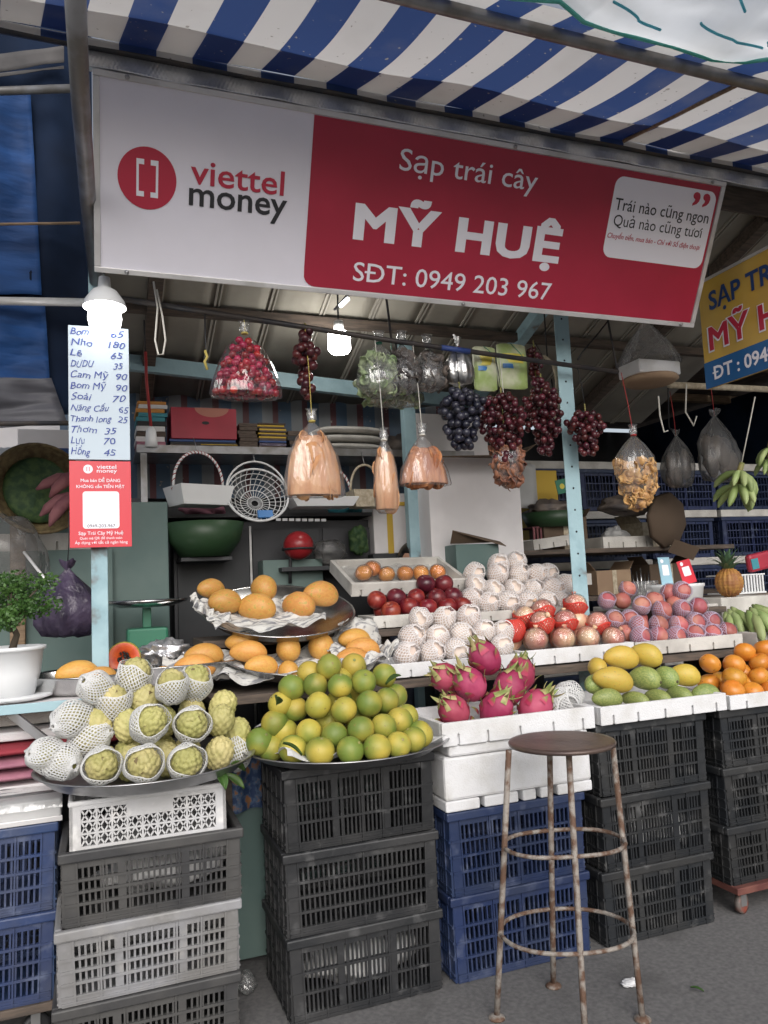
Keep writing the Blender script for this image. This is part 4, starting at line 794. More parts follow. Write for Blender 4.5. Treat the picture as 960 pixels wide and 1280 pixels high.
crate('white', 'small white crate with diamond lattice sides under the custard apple tray', XA-0.01, 2.765, 0.690, 0.0)
crate('char', 'charcoal crate with bags inside, lowest under the green oranges', 0.905, 2.775, 0.003, 0.01, G)
crate('charb', 'charcoal crate with one wide band of slots, middle under the green oranges', 0.90, 2.77, 0.291, -0.012, G)
crate('char', 'charcoal crate directly under the tray of green oranges', 0.905, 2.775, 0.579, 0.008, G)
crate('blue', 'dark blue crate standing on the ground behind the stool', 1.55, 2.78, 0.003, 0.0, G)
crate('blue', 'dark blue crate under the white foam box behind the stool', 1.55, 2.775, 0.317, 0.01, G)
crate('black', 'black crate on the ground right of the stool legs', 2.20, 2.77, 0.003, 0.0, G)
crate('black', 'black crate with white bags inside, middle of the stack under the green mangoes', 2.215, 2.765, 0.297, 0.01, G)
crate('black', 'black crate directly under the foam tray of mangoes', 2.225, 2.775, 0.591, -0.008, G)
CRK['blackd'] = CRK['black']; crate_kind('blackd', 0.60, 0.40, 0.250, 'crate_black', [8, 10, 8], 4)
for i, nm in enumerate(('lowest black crate on the wheeled board at the right edge', 'middle black crate of the wheeled stack at the right edge', 'top black crate of the wheeled stack under the persimmons')):
    crate('blackd', nm, 2.885+0.006*i, 2.77, 0.128+0.251*i, 0.0, G)
crate('navy', 'dull blue crate at the left edge, lower of two on a wheeled board', -0.44, 3.03, 0.145, 0.0, G)
crate('navy', 'dull blue crate at the left edge, upper of two', -0.435, 3.035, 0.441, 0.0, G)
def dolly(lab, x0, x1, y0, y1, z1, wm='caster_wheel'):
    o = thing('dolly', lab, 'dolly', (x0, y0, 0)); W = x1-x0; D = y1-y0
    bx('platform', 'dolly_red' if x0 > 0 else 'dark_wood', 0, 0, z1-0.03, W, D, z1, o, 0.004)
    for cx in (0.06, W-0.06):
        for cy in (0.05, D-0.05):
            w_ = thing('caster', '', '', (cx, cy, 0)); del w_['label']; del w_['category']; w_.parent = o
            hh = z1-0.03
            MB().lathe([(0.0, -0.012), (hh*0.30, -0.013), (hh*0.42, -0.012), (hh*0.42, 0.012), (hh*0.30, 0.013), (0, 0.012)], 20).build('wheel', wm, w_, loc=(0, 0, hh*0.42), rot=(PI/2, 0, 0.3))
            MB().box(-0.015, -0.018, hh*0.35, 0.015, -0.0145, hh).box(-0.015, 0.0145, hh*0.35, 0.015, 0.018, hh).box(-0.025, -0.022, hh-0.004, 0.025, 0.022, hh-0.0005).build('fork', 'caster_grey', w_)
dolly('red wheeled board with orange-rimmed caster under the right edge crates', 2.585, 3.19, 2.74, 3.18, 0.127)
dolly('dark wheeled board under the blue crates at the left edge', -0.74, -0.15, 3.02, 3.42, 0.144, 'black_stuff')
def crumple(name, lab, cat, loc, s, mat, seed, group=None, parent=None, n=18, amp=0.35):
    m = MB()
    def fn(t, p):
        d = Vector((math.sin(p)*math.cos(t), math.sin(p)*math.sin(t), math.cos(p)))
        k = 1+amp*noise.noise(d*2.1+Vector((seed, 0, 0)))+amp*0.6*abs(noise.noise(d*5+Vector((0, seed, 0))))
        return (d.x*s[0]*k, d.y*s[1]*k, d.z*s[2]*k)
    m.sph(fn, n*2, n); o = m.build(name, mat, parent, loc=loc)
    if lab: tag(o, lab, cat, group)
    return o
crumple('plastic_bag', 'grey white plastic bags seen through slots of the lowest crate under the oranges', 'bag', (0.93, 2.97, 0.11), (0.22, 0.15, 0.075), 'paper_plain', 3)
crumple('plastic_bag', 'white plastic bag lying in the middle black crate right of the stool', 'bag', (2.30, 2.93, 0.385), (0.19, 0.13, 0.062), 'white_plastic', 5)
crumple('plastic_bag', 'pale plastic bags inside the top dark crate under the white crate', 'bag', (0.22, 2.95, 0.56), (0.20, 0.14, 0.065), 'paper_plain', 9)
crumple('plastic_bag', 'crumpled clear bag on the ground between the two left stacks', 'bag', (0.518, 3.092, 0.03), (0.035, 0.05, 0.03), 'hazy_bag', 12)
crumple('paper_scrap', 'small white scrap of paper on the ground under the stool', 'litter', (1.822, 2.5, 0.012), (0.035, 0.02, 0.010), 'paper_plain', 14)

# ------------------------------------------------------------------ foam trays and boxes
def ftray(lab, x0, y0, z0, W, D, H, notches=5, mat='foam', rot=(0, 0, 0), floor=0.03, t=0.022, name='foam_tray', group='white foam trays of fruit'):
    m = MB(); nh = H*0.52; nw = 0.010
    def wall(L, tf):
        # one comb-shaped outline with narrow notches in its lower edge, thickened
        out = [(0, H), (0, 0)]
        for k in range(notches):
            c = L*(k+0.5)/notches+0.012*math.sin(k*5+L*9); out += [(c-nw/2, 0), (c-nw/2, nh*0.9), (c, nh), (c+nw/2, nh*0.9), (c+nw/2, 0)]
        out += [(L, 0), (L, H)]; n = len(out)
        vs = [(x, 0, z) for x, z in out]+[(x, t*0.6, z) for x, z in out]
        fs = [tuple(range(n)), tuple(range(2*n-1, n-1, -1))]+[(i, i+n, (i+1) % n+n, (i+1) % n) for i in range(n)]
        m.add(vs, fs, False, tf); q = MB(); q.box(0.0005, t*0.6+0.0002, 0.0005, L-0.0005, t, H-0.0006); m.add(q.v, q.f, False, tf)
    wall(W, Matrix.Identity(4)); wall(W, Matrix.Translation((W, D, 0)) @ Matrix.Rotation(PI, 4, 'Z'))
    for sx in (0, 1):
        m.box(sx*(W-t), t+0.0003, 0, sx*(W-t)+t, D-t-0.0003, H-0.0007)
    m.box(t, t, 0.001, W-t, D-t, floor)
    me = m.mesh(name, mat); bmm = bmesh.new(); bmm.from_mesh(me)
    bmm.to_mesh(me); bmm.free()
    o = link(name, me, None, loc=(x0, y0, z0), rot=rot); bevel(o, 0.003, 2); return tag(o, lab, 'tray', group)
ftray('white foam tray holding the dragon fruits', 1.225, 2.735, 0.882, 0.69, 0.42, 0.088, 5)
fb = thing('foam_box', 'big white foam box with notched bottom under the dragon fruit tray', 'box', (1.235, 2.745, 0.632))
bx('body', 'foam', 0, 0.012, 0.0415, 0.66, 0.38, 0.205, fb, 0.012)
q = MB(); xs = [0.0, 0.145, 0.165, 0.315, 0.335, 0.395, 0.415, 0.475, 0.495, 0.66]
for k in range(0, 10, 2): q.box(xs[k], 0.012, 0.0, xs[k+1], 0.375, 0.041)
bevel(q.build('foot', 'foam', fb), 0.006); bx('lid', 'foam', 0.02, 0.004, 0.2055, 0.65, 0.385, 0.249, fb, 0.01)
ftray('white foam tray with a chipped rim holding green and yellow mangoes', 1.945, 2.735, 0.886, 0.665, 0.44, 0.075, 5)
ftray('white foam tray of persimmons at the right edge', 2.63, 2.735, 0.882, 0.62, 0.44, 0.062, 3)
ftray('white foam tray of netted pears in the middle row', 1.19, 3.19, 1.098, 0.655, 0.33, 0.062, 3, floor=0.03)
ftray('white foam tray of pomegranates in red nets', 1.853, 3.19, 1.098, 0.64, 0.33, 0.072, 5, floor=0.04)
ftray('dirty foam tray of peaches in lilac nets', 2.50, 3.19, 1.098, 0.69, 0.38, 0.068, 5, 'foam_dirty', floor=0.03)
ftray('dirty foam tray of red apples at the back of the pears', 1.25, 3.53, 1.300, 0.555, 0.24, 0.06, 4, 'foam_dirty', floor=0.028)
ftray('dirty foam tray under the heap of netted pears', 1.81, 3.53, 1.300, 0.66, 0.30, 0.05, 4, 'foam_dirty', floor=0.028)
ftray('tilted foam tray lined with plastic holding wrapped tangerines', 1.21, 3.74, 1.455, 0.66, 0.40, 0.07, 6, 'foam_dirty', rot=(0.36, 0, 0), floor=0.02)
ftray('narrow foam tray behind the post with a few peaches', 2.50, 3.57, 1.235, 0.40, 0.25, 0.05, 3, 'foam_dirty', floor=0.03)
# newspaper and paper sheets
def paper(lab, c, sx, sy, seed, mat='paper', rot=(0, 0, 0), amp=0.03, name='newspaper', group='crumpled newspaper under the fruit'):
    m = MB()
    def fn(u, v):
        cr = abs(nz(u*2.5+seed, v*2.5))*1.4+0.7*abs(nz(u*5, v*5+seed))+0.12*abs(nz(u*11+seed, v*10))
        e = max(0, abs(2*u-1)-0.62)*sx+max(0, abs(2*v-1)-0.62)*sy
        return ((u-.5)*sx*(1+0.25*nz(v*5, seed)), (v-.5)*sy*(1+0.25*nz(u*5, seed+5)), amp*1.3*cr-amp*0.3+0.22*e*(0.6+nz(u*4, v*4, seed)))
    m.grid(fn, 34, 34, False)
    o = m.build(name, mat, loc=c, rot=rot); solid(o, 0.0008); return tag(o, lab, 'newspaper', group)

# ------------------------------------------------------------------ tables
tb = thing('display_table', 'long wooden display table under the middle row of fruit', 'table', (0.42, 3.16, 0))
for i in range(4): bx('plank', 'dark_wood', 0, 0.155*i, 1.055, 3.0, 0.155*i+0.15, 1.09, tb, 0.003)
bx('riser_plank', 'dark_wood', 0.02, 0.36, 1.26, 3.0, 0.75, 1.295, tb, 0.003)
for x in (0.05, 0.9, 1.5, 2.9): bx('riser_block', 'dark_wood', x, 0.50, 1.0905, x+0.06, 0.56, 1.2595, tb, 0.003)
for x in (0.02, 1.4, 2.92):
    for y in (0.03, 0.55): bx('leg', 'dark_wood', x, y, 0, x+0.06, y+0.06, 1.0545, tb, 0.003)
lt = thing('side_table', 'table with pale blue steel edge at the left under the potted plant', 'table', (-1.5, 3.17, 0))
bx('top', 'white_card', 0, 0.012, 1.105, 1.90, 0.62, 1.128, lt, 0.002); bx('edge', 'blue_paint', 0, 0, 1.098, 1.90, 0.0115, 1.133, lt, 0.002)
for x in (0.05, 1.84): bx('leg', 'steel_tube', x, 0.03, 0, x+0.04, 0.07, 1.1045, lt, 0.002)
MB().bar(Vector((-0.326, 3.2, 1.124))-lt.location, Vector((-0.179, 3.16, 0.993))-lt.location, 0.018, 0.03).build('brace', 'steel_tube', lt)
bx('under_shelf', 'white_card', 0, 0.06, 0.80, 1.80, 0.6, 0.83, lt, 0.002)
# bundles under the left table
for i, (nm, lab, mt, z0, z1, y0) in enumerate((('foam_sheet', 'white foam slab under the left table', 'foam', 0.985, 1.02, 3.28), ('foam_sheet', 'dirty foam slab at the back under the left table', 'foam_dirty', 1.03, 1.075, 3.36))):
    o = bx(nm, mt, -1.3, y0, z0, 0.25, 3.72, z1, None, 0.008); tag(o, lab, 'foam slab')
for i, (lab, mt, z, h) in enumerate((('folded bright red cloth on top of the bundle under the left table', 'cloth_red', 0.955, 0.022), ('folded dusty pink cloth under the red one', 'cloth_pink', 0.908, 0.024), ('folded faded pink cloth, lowest of the bundle', 'cloth_pink', 0.862, 0.024))):
    m = MB(); m.sph(lambda t, p: (0.80*math.copysign(abs(math.sin(p)*math.cos(t))**0.5, math.cos(t)), 0.25*math.copysign(abs(math.sin(p)*math.sin(t))**0.5, math.sin(t))+0.02*nz(t*2, i), h*math.cos(p)*(1+0.3*nz(t*3, i+4))), 40, 10)
    tag(m.build('folded_cloth', mt, loc=(-0.62, 3.46, z)), lab, 'cloth')
gc = thing('grey_case', 'pale grey case under clear plastic on top of the blue crates', 'case', (-1.0, 3.02, 0.737))
bx('body', 'grey_case', 0, 0.01, 0, 0.875, 0.12, 0.075, gc, 0.006); bx('lip', 'sign_frame', -0.005, 0.0, 0.0, 0.88, 0.0095, 0.018, gc, 0.002)
m = MB(); m.grid(lambda u, v: (0.88*u, -0.004+0.13*v**1.6*0.9, 0.076+0.006+0.022*abs(nz(u*9, v*5))+0.02*v-0.035*(1-v)**3), 40, 10); m.build('plastic_cover', 'thin_sheet', gc)
# patterned cloth and green panel in the dark gap under the table
pc = MB(); pc.grid(lambda u, v: (0.40+0.30*u, 3.24+0.03*math.sin(u*12), 0.62+0.30*v), 20, 8); tag(pc.build('patterned_cloth', 'cloth_pattern'), 'blue and orange patterned cloth hanging in the gap beside the orange crates', 'cloth')
o = bx('green_board', 'green_panel', 0.45, 3.30, 0.02, 1.15, 3.33, 0.85, None, 0.003); tag(o, 'dark green board standing behind the front crates', 'board')
# ------------------------------------------------------------------ steel trays
def tray(lab, c, R, h, mat='steel', rot=(0, 0, 0), name='round_tray', group='round steel trays of fruit'):
    m = MB(); m.lathe([(0.0, 0.0), (R*0.72, 0.0), (R*0.86, h*0.30), (R*0.975, h*0.90), (R, h), (R*1.012, h-0.004), (R*0.98, h*0.86), (R*0.865, h*0.27-0.003), (R*0.72, -0.004), (0.0, -0.004)], 56)
    o = m.build(name, mat, loc=c, rot=rot); return tag(o, lab, 'tray', group)
tray('wide shallow steel tray carrying the custard apples', (0.165, 2.945, 0.872), 0.375, 0.058, 'steel_dull')
tray('wide dark steel tray carrying the pyramid of green oranges', (0.905, 2.94, 0.871), 0.402, 0.046, 'steel_dull')
tray('shiny tray at the left with two mangoes in front of the post', (-0.02, 3.46, 1.134), 0.25, 0.075)
tray('large shiny tray with crumpled foil behind the papaya', (0.30, 3.62, 1.135), 0.36, 0.085)
tray('steel tray of mangoes on newspaper in the middle of the stall', (0.865, 3.46, 1.17), 0.37, 0.07, rot=(0.22, 0, 0))
tray('tilted steel tray of big mangoes on the upper step', (0.81, 3.64, 1.365), 0.36, 0.06, rot=(0.33, 0.0, 0))

# ------------------------------------------------------------------ fruit meshes
def fruit_mesh(name, mat, r, sq=1.0, dim=0.12, wob=0.03, seed=0, nu=24, nv=16, bot=0.05):
    def fn(t, p):
        d = Vector((math.sin(p)*math.cos(t), math.sin(p)*math.sin(t), math.cos(p)))
        k = 1+wob*noise.noise(d*1.6+Vector((seed, 0, 0)))
        z = math.cos(p)*sq - dim*math.exp(-(p/0.30)**2)*sq + bot*math.exp(-((PI-p)/0.3)**2)
        return (r*k*d.x, r*k*d.y, r*z)
    return MB().sph(fn, nu, nv).mesh(name, mat)
def rr(a=0.5): return (random.uniform(-a, a), random.uniform(-a, a), random.uniform(0, 6.28))
def heap(name, cat, meshes, rows, what, rownames, group, tilt=0.9, stem=None, sc=(0.95, 1.06), net=None):
    for rn, row in zip(rownames, rows):
        row = sorted(row, key=lambda q: q[0])
        for i, q in enumerate(row):
            me = random.choice(meshes); lab = '%s %s, %s' % (nth(i, len(row)), what, rn) if len(row) > 1 else '%s, %s' % (what, rn)
            if stem or net:
                o = thing(name, lab, cat, q[:3], rr(tilt), group, random.uniform(*sc)); link('flesh', me, parent=o)
                if stem: link('stem', stem, parent=o)
                if net: net(o)
            else:
                tag(link(name, me, None, loc=q[:3], rot=rr(tilt), sc=random.uniform(*sc)), lab, cat, group)
stem_me = MB().tube([(0, 0, 0.0425), (0.001, 0, 0.0468)], [0.0075, 0.0055], 6).mesh('stem', 'leaf_dry')
om = [fruit_mesh('orange', 'orange_skin', 0.0500, 0.96, 0.07, 0.03, s) for s in (1, 2, 3)]
heap('green_orange', 'orange', om, [[(0.565, 2.93, 0.946), (0.609, 2.93, 0.917), (0.65, 2.753, 0.939), (0.727, 2.673, 0.937), (0.823, 2.627, 0.938), (0.918, 2.615, 0.937), (1.004, 2.629, 0.936), (1.077, 2.663, 0.941), (1.116, 2.692, 0.951)], [(0.626, 2.94, 1.005), (0.663, 2.94, 0.973), (0.713, 2.765, 0.991), (0.791, 2.707, 0.981), (0.883, 2.681, 0.994), (0.973, 2.689, 0.994), (1.048, 2.723, 1.001), (1.089, 2.758, 1.008)], [(0.652, 2.95, 1.074), (0.71, 2.95, 1.048), (0.764, 2.815, 1.074), (0.848, 2.763, 1.056), (0.945, 2.759, 1.07), (1.029, 2.799, 1.069), (1.122, 2.95, 1.059)], [(0.699, 2.95, 1.131), (0.781, 2.905, 1.137), (0.856, 2.828, 1.136), (0.951, 2.83, 1.142), (1.08, 2.95, 1.145)], [(0.779, 2.98, 1.175), (0.841, 2.916, 1.201), (0.963, 2.98, 1.19)]], 'green orange', ('bottom row of the orange pyramid', 'second row up in the orange pyramid', 'third row up in the orange pyramid', 'fourth row up in the orange pyramid', 'top row of the orange pyramid'), 'green oranges piled on the steel tray', stem=stem_me, sc=(0.94, 1.05))
for q in ((0.80, 2.83, 0.925), (0.91, 2.80, 0.925), (1.02, 2.82, 0.925), (0.80, 2.95, 0.925), (0.91, 2.93, 0.925), (1.02, 2.94, 0.925), (0.82, 2.87, 1.0), (0.93, 2.85, 1.0), (1.03, 2.88, 1.0), (0.86, 2.96, 1.0), (0.97, 2.97, 1.0), (0.88, 2.92, 1.07), (0.97, 2.93, 1.07), (0.90, 3.02, 1.0), (0.90, 3.05, 0.925), (0.90, 2.97, 1.14), (1.0, 3.05, 0.93), (0.78, 3.05, 0.93), (0.95, 3.0, 1.07)):
    tag(link('green_orange', om[0], None, loc=q, rot=rr()), 'green orange buried inside the pyramid behind the front rows', 'orange', 'green oranges piled on the steel tray')
lfm = MB(); lfm.grid(lambda u, v: ((u-.5)*0.034*math.sin(PI*min(1, v*0.93+0.05)), v*0.075, 0.012*math.sin(v*2.5)+0.008*abs(u-.5)*2), 6, 8); leafme = lfm.mesh('leaf', 'leaf')
for i, (p, lab) in enumerate((((0.573, 2.66, 1.111), 'loose green leaf at the left flank of the orange pyramid'), ((0.633, 2.565, 0.952), 'loose green leaf at the front rim of the orange tray'), ((1.028, 2.79, 1.128), 'loose green leaf at the right shoulder of the orange pyramid'))):
    tag(solid(link('orange_leaf', leafme, None, loc=p, rot=(0.5, 0.6*(i-1), (2.6, 1.2, 4.2)[i])), 0.0006), lab, 'leaf')
paper('white paper sheet lining the orange tray', (0.905, 2.95, 0.885), 0.60, 0.60, 4, 'paper_plain', amp=0.012, name='paper_sheet')

# ---- custard apples
def custard_mesh(seed):
    n_ = 95; rn = random.Random(seed); fib = []
    for i in range(n_):
        z = 1-2*(i+0.5)/n_; a = i*2.39996; r_ = math.sqrt(1-z*z); fib.append((Vector((r_*math.cos(a), r_*math.sin(a), z))+Vector((rn.uniform(-1, 1), rn.uniform(-1, 1), rn.uniform(-1, 1)))*0.05).normalized())
    def fn(t, p):
        d = Vector((math.sin(p)*math.cos(t), math.sin(p)*math.sin(t), math.cos(p)))
        c = max(d.dot(q) for q in fib); kn = 0.115*max(0, 1-((1-min(1, c))/0.020))**0.6
        body = 0.97+0.06*math.cos(p)
        k = body+kn+0.07*noise.noise(d*1.6+Vector((seed, 0, 0)))
        return (0.054*k*d.x, 0.054*k*d.y, 0.066*(k*d.z-0.08*math.exp(-(p/0.25)**2)))
    return MB().sph(fn, 56, 40).mesh('flesh', 'custard_skin')
cm = [custard_mesh(s) for s in (1, 4, 7)]
def net_mesh(mat, N, K, r, p0, p1, strand, lip=0.0, sq=1.15, flare=1.05, name='foam_net', wob=0.03, seed=0, wav=0.0):
    # diamond lattice wrapped round the fruit from angle p0 (opening) to p1 (closed end)
    m = MB(); pts = []
    for j in range(K+1):
        row = []
        for i in range(N):
            t = 2*PI*(i+0.5*(j % 2))/N; q0 = p0+wav*math.sin(2*t+seed)+wav*0.5*math.sin(3*t+seed*2); p = q0+(p1-q0)*j/K; rad = r*(1+lip*max(0, 1-j/(K*0.22)))*(1+wob*nz(math.cos(t)*1.5+seed, math.sin(t)*1.5, j*0.2))
            row.append(Vector((rad*math.sin(p)*math.cos(t), rad*math.sin(p)*math.sin(t), rad*sq*math.cos(p))))
        pts.append(row)
    def strand_(a, b):
        d = (b-a); 
        if d.length < 1e-4: return
        n_ = ((a+b)/2).normalized(); s_ = d.cross(n_).normalized()*strand; h = n_*strand*0.9
        m.add([a-s_, a+h, a+s_, b-s_, b+h, b+s_], [(0, 1, 4, 3), (1, 2, 5, 4)], True)
    for j in range(K):
        for i in range(N):
            a = pts[j][i]; k2 = i if j % 2 == 0 else (i+1) % N; k1 = (i-1) % N if j % 2 == 0 else i
            strand_(a, pts[j+1][k1]); strand_(a, pts[j+1][k2])
    for i in range(N):
        strand_(pts[0][i], pts[0][(i+1) % N])
    return m.mesh(name, mat)
net_open = [net_mesh('net_white', 26, 18, 0.067, 0.92, 2.98, 0.0025, 0.12, seed=s, wob=0.14, wav=0.16) for s in (0, 3, 6)]
net_full = [net_mesh('net_white', 26, 22, 0.068, 0.22, 2.98, 0.0028, 0.0, seed=s, wob=0.16, sq=1.25) for s in (1, 5)]
roll = MB().ring((0, 0, 0.078), 0.017, 0.007, 16, 8).mesh('net_end', 'net_white')
def custard(lab, q, kind_, aim, s=1.0):
    d = Vector(aim).normalized(); e = d.to_track_quat('Z', 'Y').to_euler()
    o = thing('custard_apple', lab, 'custard apple', q, e, 'custard apples on the steel tray', s)
    link('flesh', random.choice(cm), parent=o, rot=(0, 0, random.random()*6), loc=(0, 0, 0.010 if kind_ == 'open' else -0.002), sc=0.97 if kind_ != 'full' else 0.93)
    if kind_ == 'open': link('foam_net', random.choice(net_open), parent=o, rot=(0, 0, random.random()*6))
    if kind_ == 'full': link('foam_net', random.choice(net_full), parent=o, rot=(0, 0, random.random()*6)); link('net_end', roll, parent=o)
CA = [(-0.163, 2.95, 0.976), (-0.119, 2.95, 0.949), (0.009, 2.733, 0.964), (0.138, 2.682, 0.962), (0.273, 2.7, 0.95), (-0.083, 2.97, 1.091), (-0.026, 2.97, 1.02), (0.162, 2.78, 1.076), (0.309, 2.84, 1.048), (-0.004, 2.98, 1.186), (0.055, 2.98, 1.128), (0.25, 2.92, 1.175), (0.126, 3.02, 1.211), (0.341, 3.02, 1.17)]; CBR = [(0.42, 2.92, 1.038), (0.403, 2.85, 0.936), (0.443, 3.0, 1.079), (0.491, 3.0, 0.972), (0.486, 2.98, 0.907)]
KD = [('full', (-0.7, -0.5, 0.3), 'fully netted custard apple at the far left rim of the tray'), ('full', (0.6, -0.8, -0.1), 'fully netted custard apple at the front left rim of the tray'), ('open', (0.05, -1, 0.25), 'custard apple in an open net, leftmost of three in the front row'), ('open', (0.05, -1, 0.3), 'custard apple in an open net, middle of three in the front row'), ('open', (0.1, -1, 0.3), 'custard apple in an open net, rightmost of three in the front row'),
      ('full', (-0.9, -0.6, -0.3), 'fully netted custard apple with rolled net end on the left slope'), ('full', (0.9, -0.4, 0.2), 'fully netted custard apple on its side, middle of the left slope'), ('open', (0.35, -1, 0.45), 'custard apple in an open net, left one of the second row'), ('open', (0.0, -1, 0.25), 'custard apple in an open net, right one of the second row'),
      ('full', (-0.6, -0.6, 0.5), 'fully netted custard apple high on the left of the pile'), ('open', (-0.1, -0.45, 1), 'custard apple peeking upward from its net below the topmost one'), ('open', (0.0, -0.5, 1), 'custard apple peeking upward from its net right of the topmost one'), ('open', (0.3, -0.35, 1), 'topmost custard apple of the pile, mostly bare'), ('open', (0.2, -0.5, 1), 'knobbly custard apple in a net at the top right of the pile')]
for q, (k, a, l) in zip(CA, KD): custard(l, q, k, a, random.uniform(0.86, 0.95))
BA = ['bare custard apple on the right slope of the pile', 'bare custard apple at the lower right of the pile', 'bare custard apple at the upper right behind the nets', 'bare custard apple at the far right of the tray']
for q, l in zip(CBR, BA): custard(l, q, 'bare', (0.4, -0.4, 1), 0.92)
custard('custard apple in an open net at the far right rim of the tray', CBR[4], 'open', (0.3, 0.2, 1), 0.9)
for q in ((0.10, 2.87, 0.935), (0.22, 2.86, 0.935), (0.02, 2.90, 0.935), (0.30, 2.92, 0.935), (0.10, 2.99, 0.94), (0.22, 2.99, 0.94), (0.10, 2.95, 1.05), (0.22, 2.95, 1.05), (0.16, 3.0, 1.13), (0.33, 3.02, 1.06), (0.0, 2.97, 1.06)):
    custard('custard apple buried inside the pile behind the front ones', q, 'bare', (0, 0, 1), 0.9)
for i, p in enumerate(((0.38, 2.73, 0.907), (0.4, 2.72, 0.89), (0.425, 2.74, 0.918))):
    tag(solid(link('custard_leaf', leafme, None, loc=p, rot=(-0.9, 0.4*i, 3.4+0.7*i), sc=1.1), 0.0006), ('drooping leaf at the right of the custard apple tray, leftmost of three', 'drooping leaf at the right of the custard apple tray, middle of three', 'drooping leaf at the right of the custard apple tray, rightmost of three')[i], 'leaf', 'leaves hanging from the custard apples')
# ---- dragon fruit
def dfn(t, p):
    d = Vector((math.sin(p)*math.cos(t), math.sin(p)*math.sin(t), math.cos(p))); k = 1+0.05*noise.noise(d*2.5)
    return (0.058*k*d.x, 0.058*k*d.y, 0.070*k*d.z)
dme = MB().sph(dfn, 28, 18).mesh('flesh', 'dragon_skin')
def scale_mesh(L_, w_): 
    m = MB(); m.grid(lambda u, v: ((u-.5)*w_*(1-v)**0.7*(1+0.2*math.sin(v*3)), L_*v, 0.006*(1-v)+0.022*v*v-0.006*abs(u-.5)), 4, 7); return m.mesh('scale', 'dragon_scale')
scm = [scale_mesh(0.045, 0.040), scale_mesh(0.060, 0.036)]; tipm = scale_mesh(0.075, 0.030); tipm.materials.clear(); tipm.materials.append(MATS['dragon_tip'])
DL = ['dragon fruit at the front left of the foam tray', 'dragon fruit at the front centre of the foam tray', 'dragon fruit at the front right of the foam tray', 'large dragon fruit, left one of the second tier', 'dragon fruit, right one of the second tier', 'topmost dragon fruit of the pile', 'dragon fruit with green stem tips half hidden at the back left', 'dragon fruit half hidden behind the right one of the second tier']
DA = [(-0.6, -0.3, 0.6), (0.3, -0.5, 0.7), (0.6, -0.2, 0.6), (-0.5, -0.1, 0.6), (0.3, -0.2, 0.9), (-0.5, 0.1, 0.8), (-0.8, -0.3, 0.5), (0.4, 0.2, 0.8)]
for q, l, a in zip([(1.328, 2.84, 0.994), (1.517, 2.84, 0.984), (1.701, 2.84, 0.974), (1.435, 2.9, 1.085), (1.616, 2.9, 1.053), (1.538, 2.95, 1.18), (1.365, 2.98, 1.108), (1.73, 3.0, 1.088)], DL, DA):
    o = thing('dragon_fruit', l, 'dragon fruit', q, Vector(a).to_track_quat('Z', 'Y').to_euler(), 'dragon fruits on the foam tray', random.uniform(1.04, 1.14)); link('flesh', dme, parent=o)
    for j, (p, n_) in enumerate(((2.4, 3), (1.8, 4), (1.2, 4), (0.75, 4))):
        for i in range(n_):
            t = 2*PI*(i+0.5*(j % 2))/n_+random.uniform(-.25, .25); P = Vector(dfn(t, p))
            tang = Vector((math.cos(p)*math.cos(t), math.cos(p)*math.sin(t), -math.sin(p)))*-1; nn = P.normalized(); xx = tang.cross(nn)
            Rm = Matrix((xx, tang, nn)).transposed()
            link('scale', scm[j % 2] if j < 3 else tipm, parent=o, loc=P*0.99, rot=Rm.to_euler(), sc=random.uniform(0.6, 0.95))
    for i in range(4):
        t = 2*PI*i/4+random.random(); link('scale', tipm, parent=o, loc=Vector(dfn(t, 0.35))*0.97, rot=(0.75+random.uniform(-.2, .3), 0, t+PI/2-PI), sc=random.uniform(0.4, 0.75))
# empty foam nets
nt_ = thing('empty_foam_nets', 'bunch of empty white foam nets beside the dragon fruits', 'nets', (1.866, 2.88, 0.972))
en = net_mesh('net_white', 22, 14, 0.062, 0.7, 2.5, 0.003, 0.2, seed=9)
for i, (dx, dy, dz, e) in enumerate(((0, 0, 0, (1.2, 0.5, 0.4)), (0.04, 0.03, 0.015, (0.9, 0.9, 1.2)), (-0.02, -0.01, -0.02, (1.4, -0.3, 0.1)))): link('net', en, parent=nt_, loc=(dx, dy, dz), rot=e, sc=(1.15, 1.0, 0.75))
# ---- mangoes
def mango_mesh(name, mat, asym=0.12, seed=0):
    def fn(t, p):
        d = Vector((math.cos(p), math.sin(p)*math.cos(t), math.sin(p)*math.sin(t)))
        w_ = 1+asym*d.x+0.03*noise.noise(d*2+Vector((seed, 0, 0)))
        return (d.x*1.0, d.y*w_*0.92, (d.z*w_)+0.16*(d.x**2)*-1+0.08)
    return MB().sph(fn, 26, 20).mesh(name, mat)
def mango(name, lab, q, mat_me, yaw, pitch=0.0, group=None, roll_=0.0, stem=True, long=1.0):
    x, y, z, a, b = q; b = max(b, a*0.62)
    o = thing(name, lab, 'mango', (x, y, z), (roll_, pitch, yaw), group); sc = (max(a, b)*long, b*0.95, b*0.95)
    link('flesh', mat_me, parent=o, sc=sc)
    if stem: link('stem_scar', mstem, parent=o, loc=(sc[0]*0.985, 0, -sc[2]*0.08))
    return o
mstem = MB().sph(lambda t, p: (0.004*math.cos(p), 0.008*math.sin(p)*math.cos(t), 0.008*math.sin(p)*math.sin(t)), 8, 6).mesh('stem_scar', 'stem_brown')
mripe, mbig, myel, mgrn = mango_mesh('flesh', 'mango_ripe'), mango_mesh('flesh', 'mango_big', 0.08), mango_mesh('flesh', 'mango_yellow'), mango_mesh('flesh', 'mango_green')
GM = 'green and yellow mangoes in the foam tray'
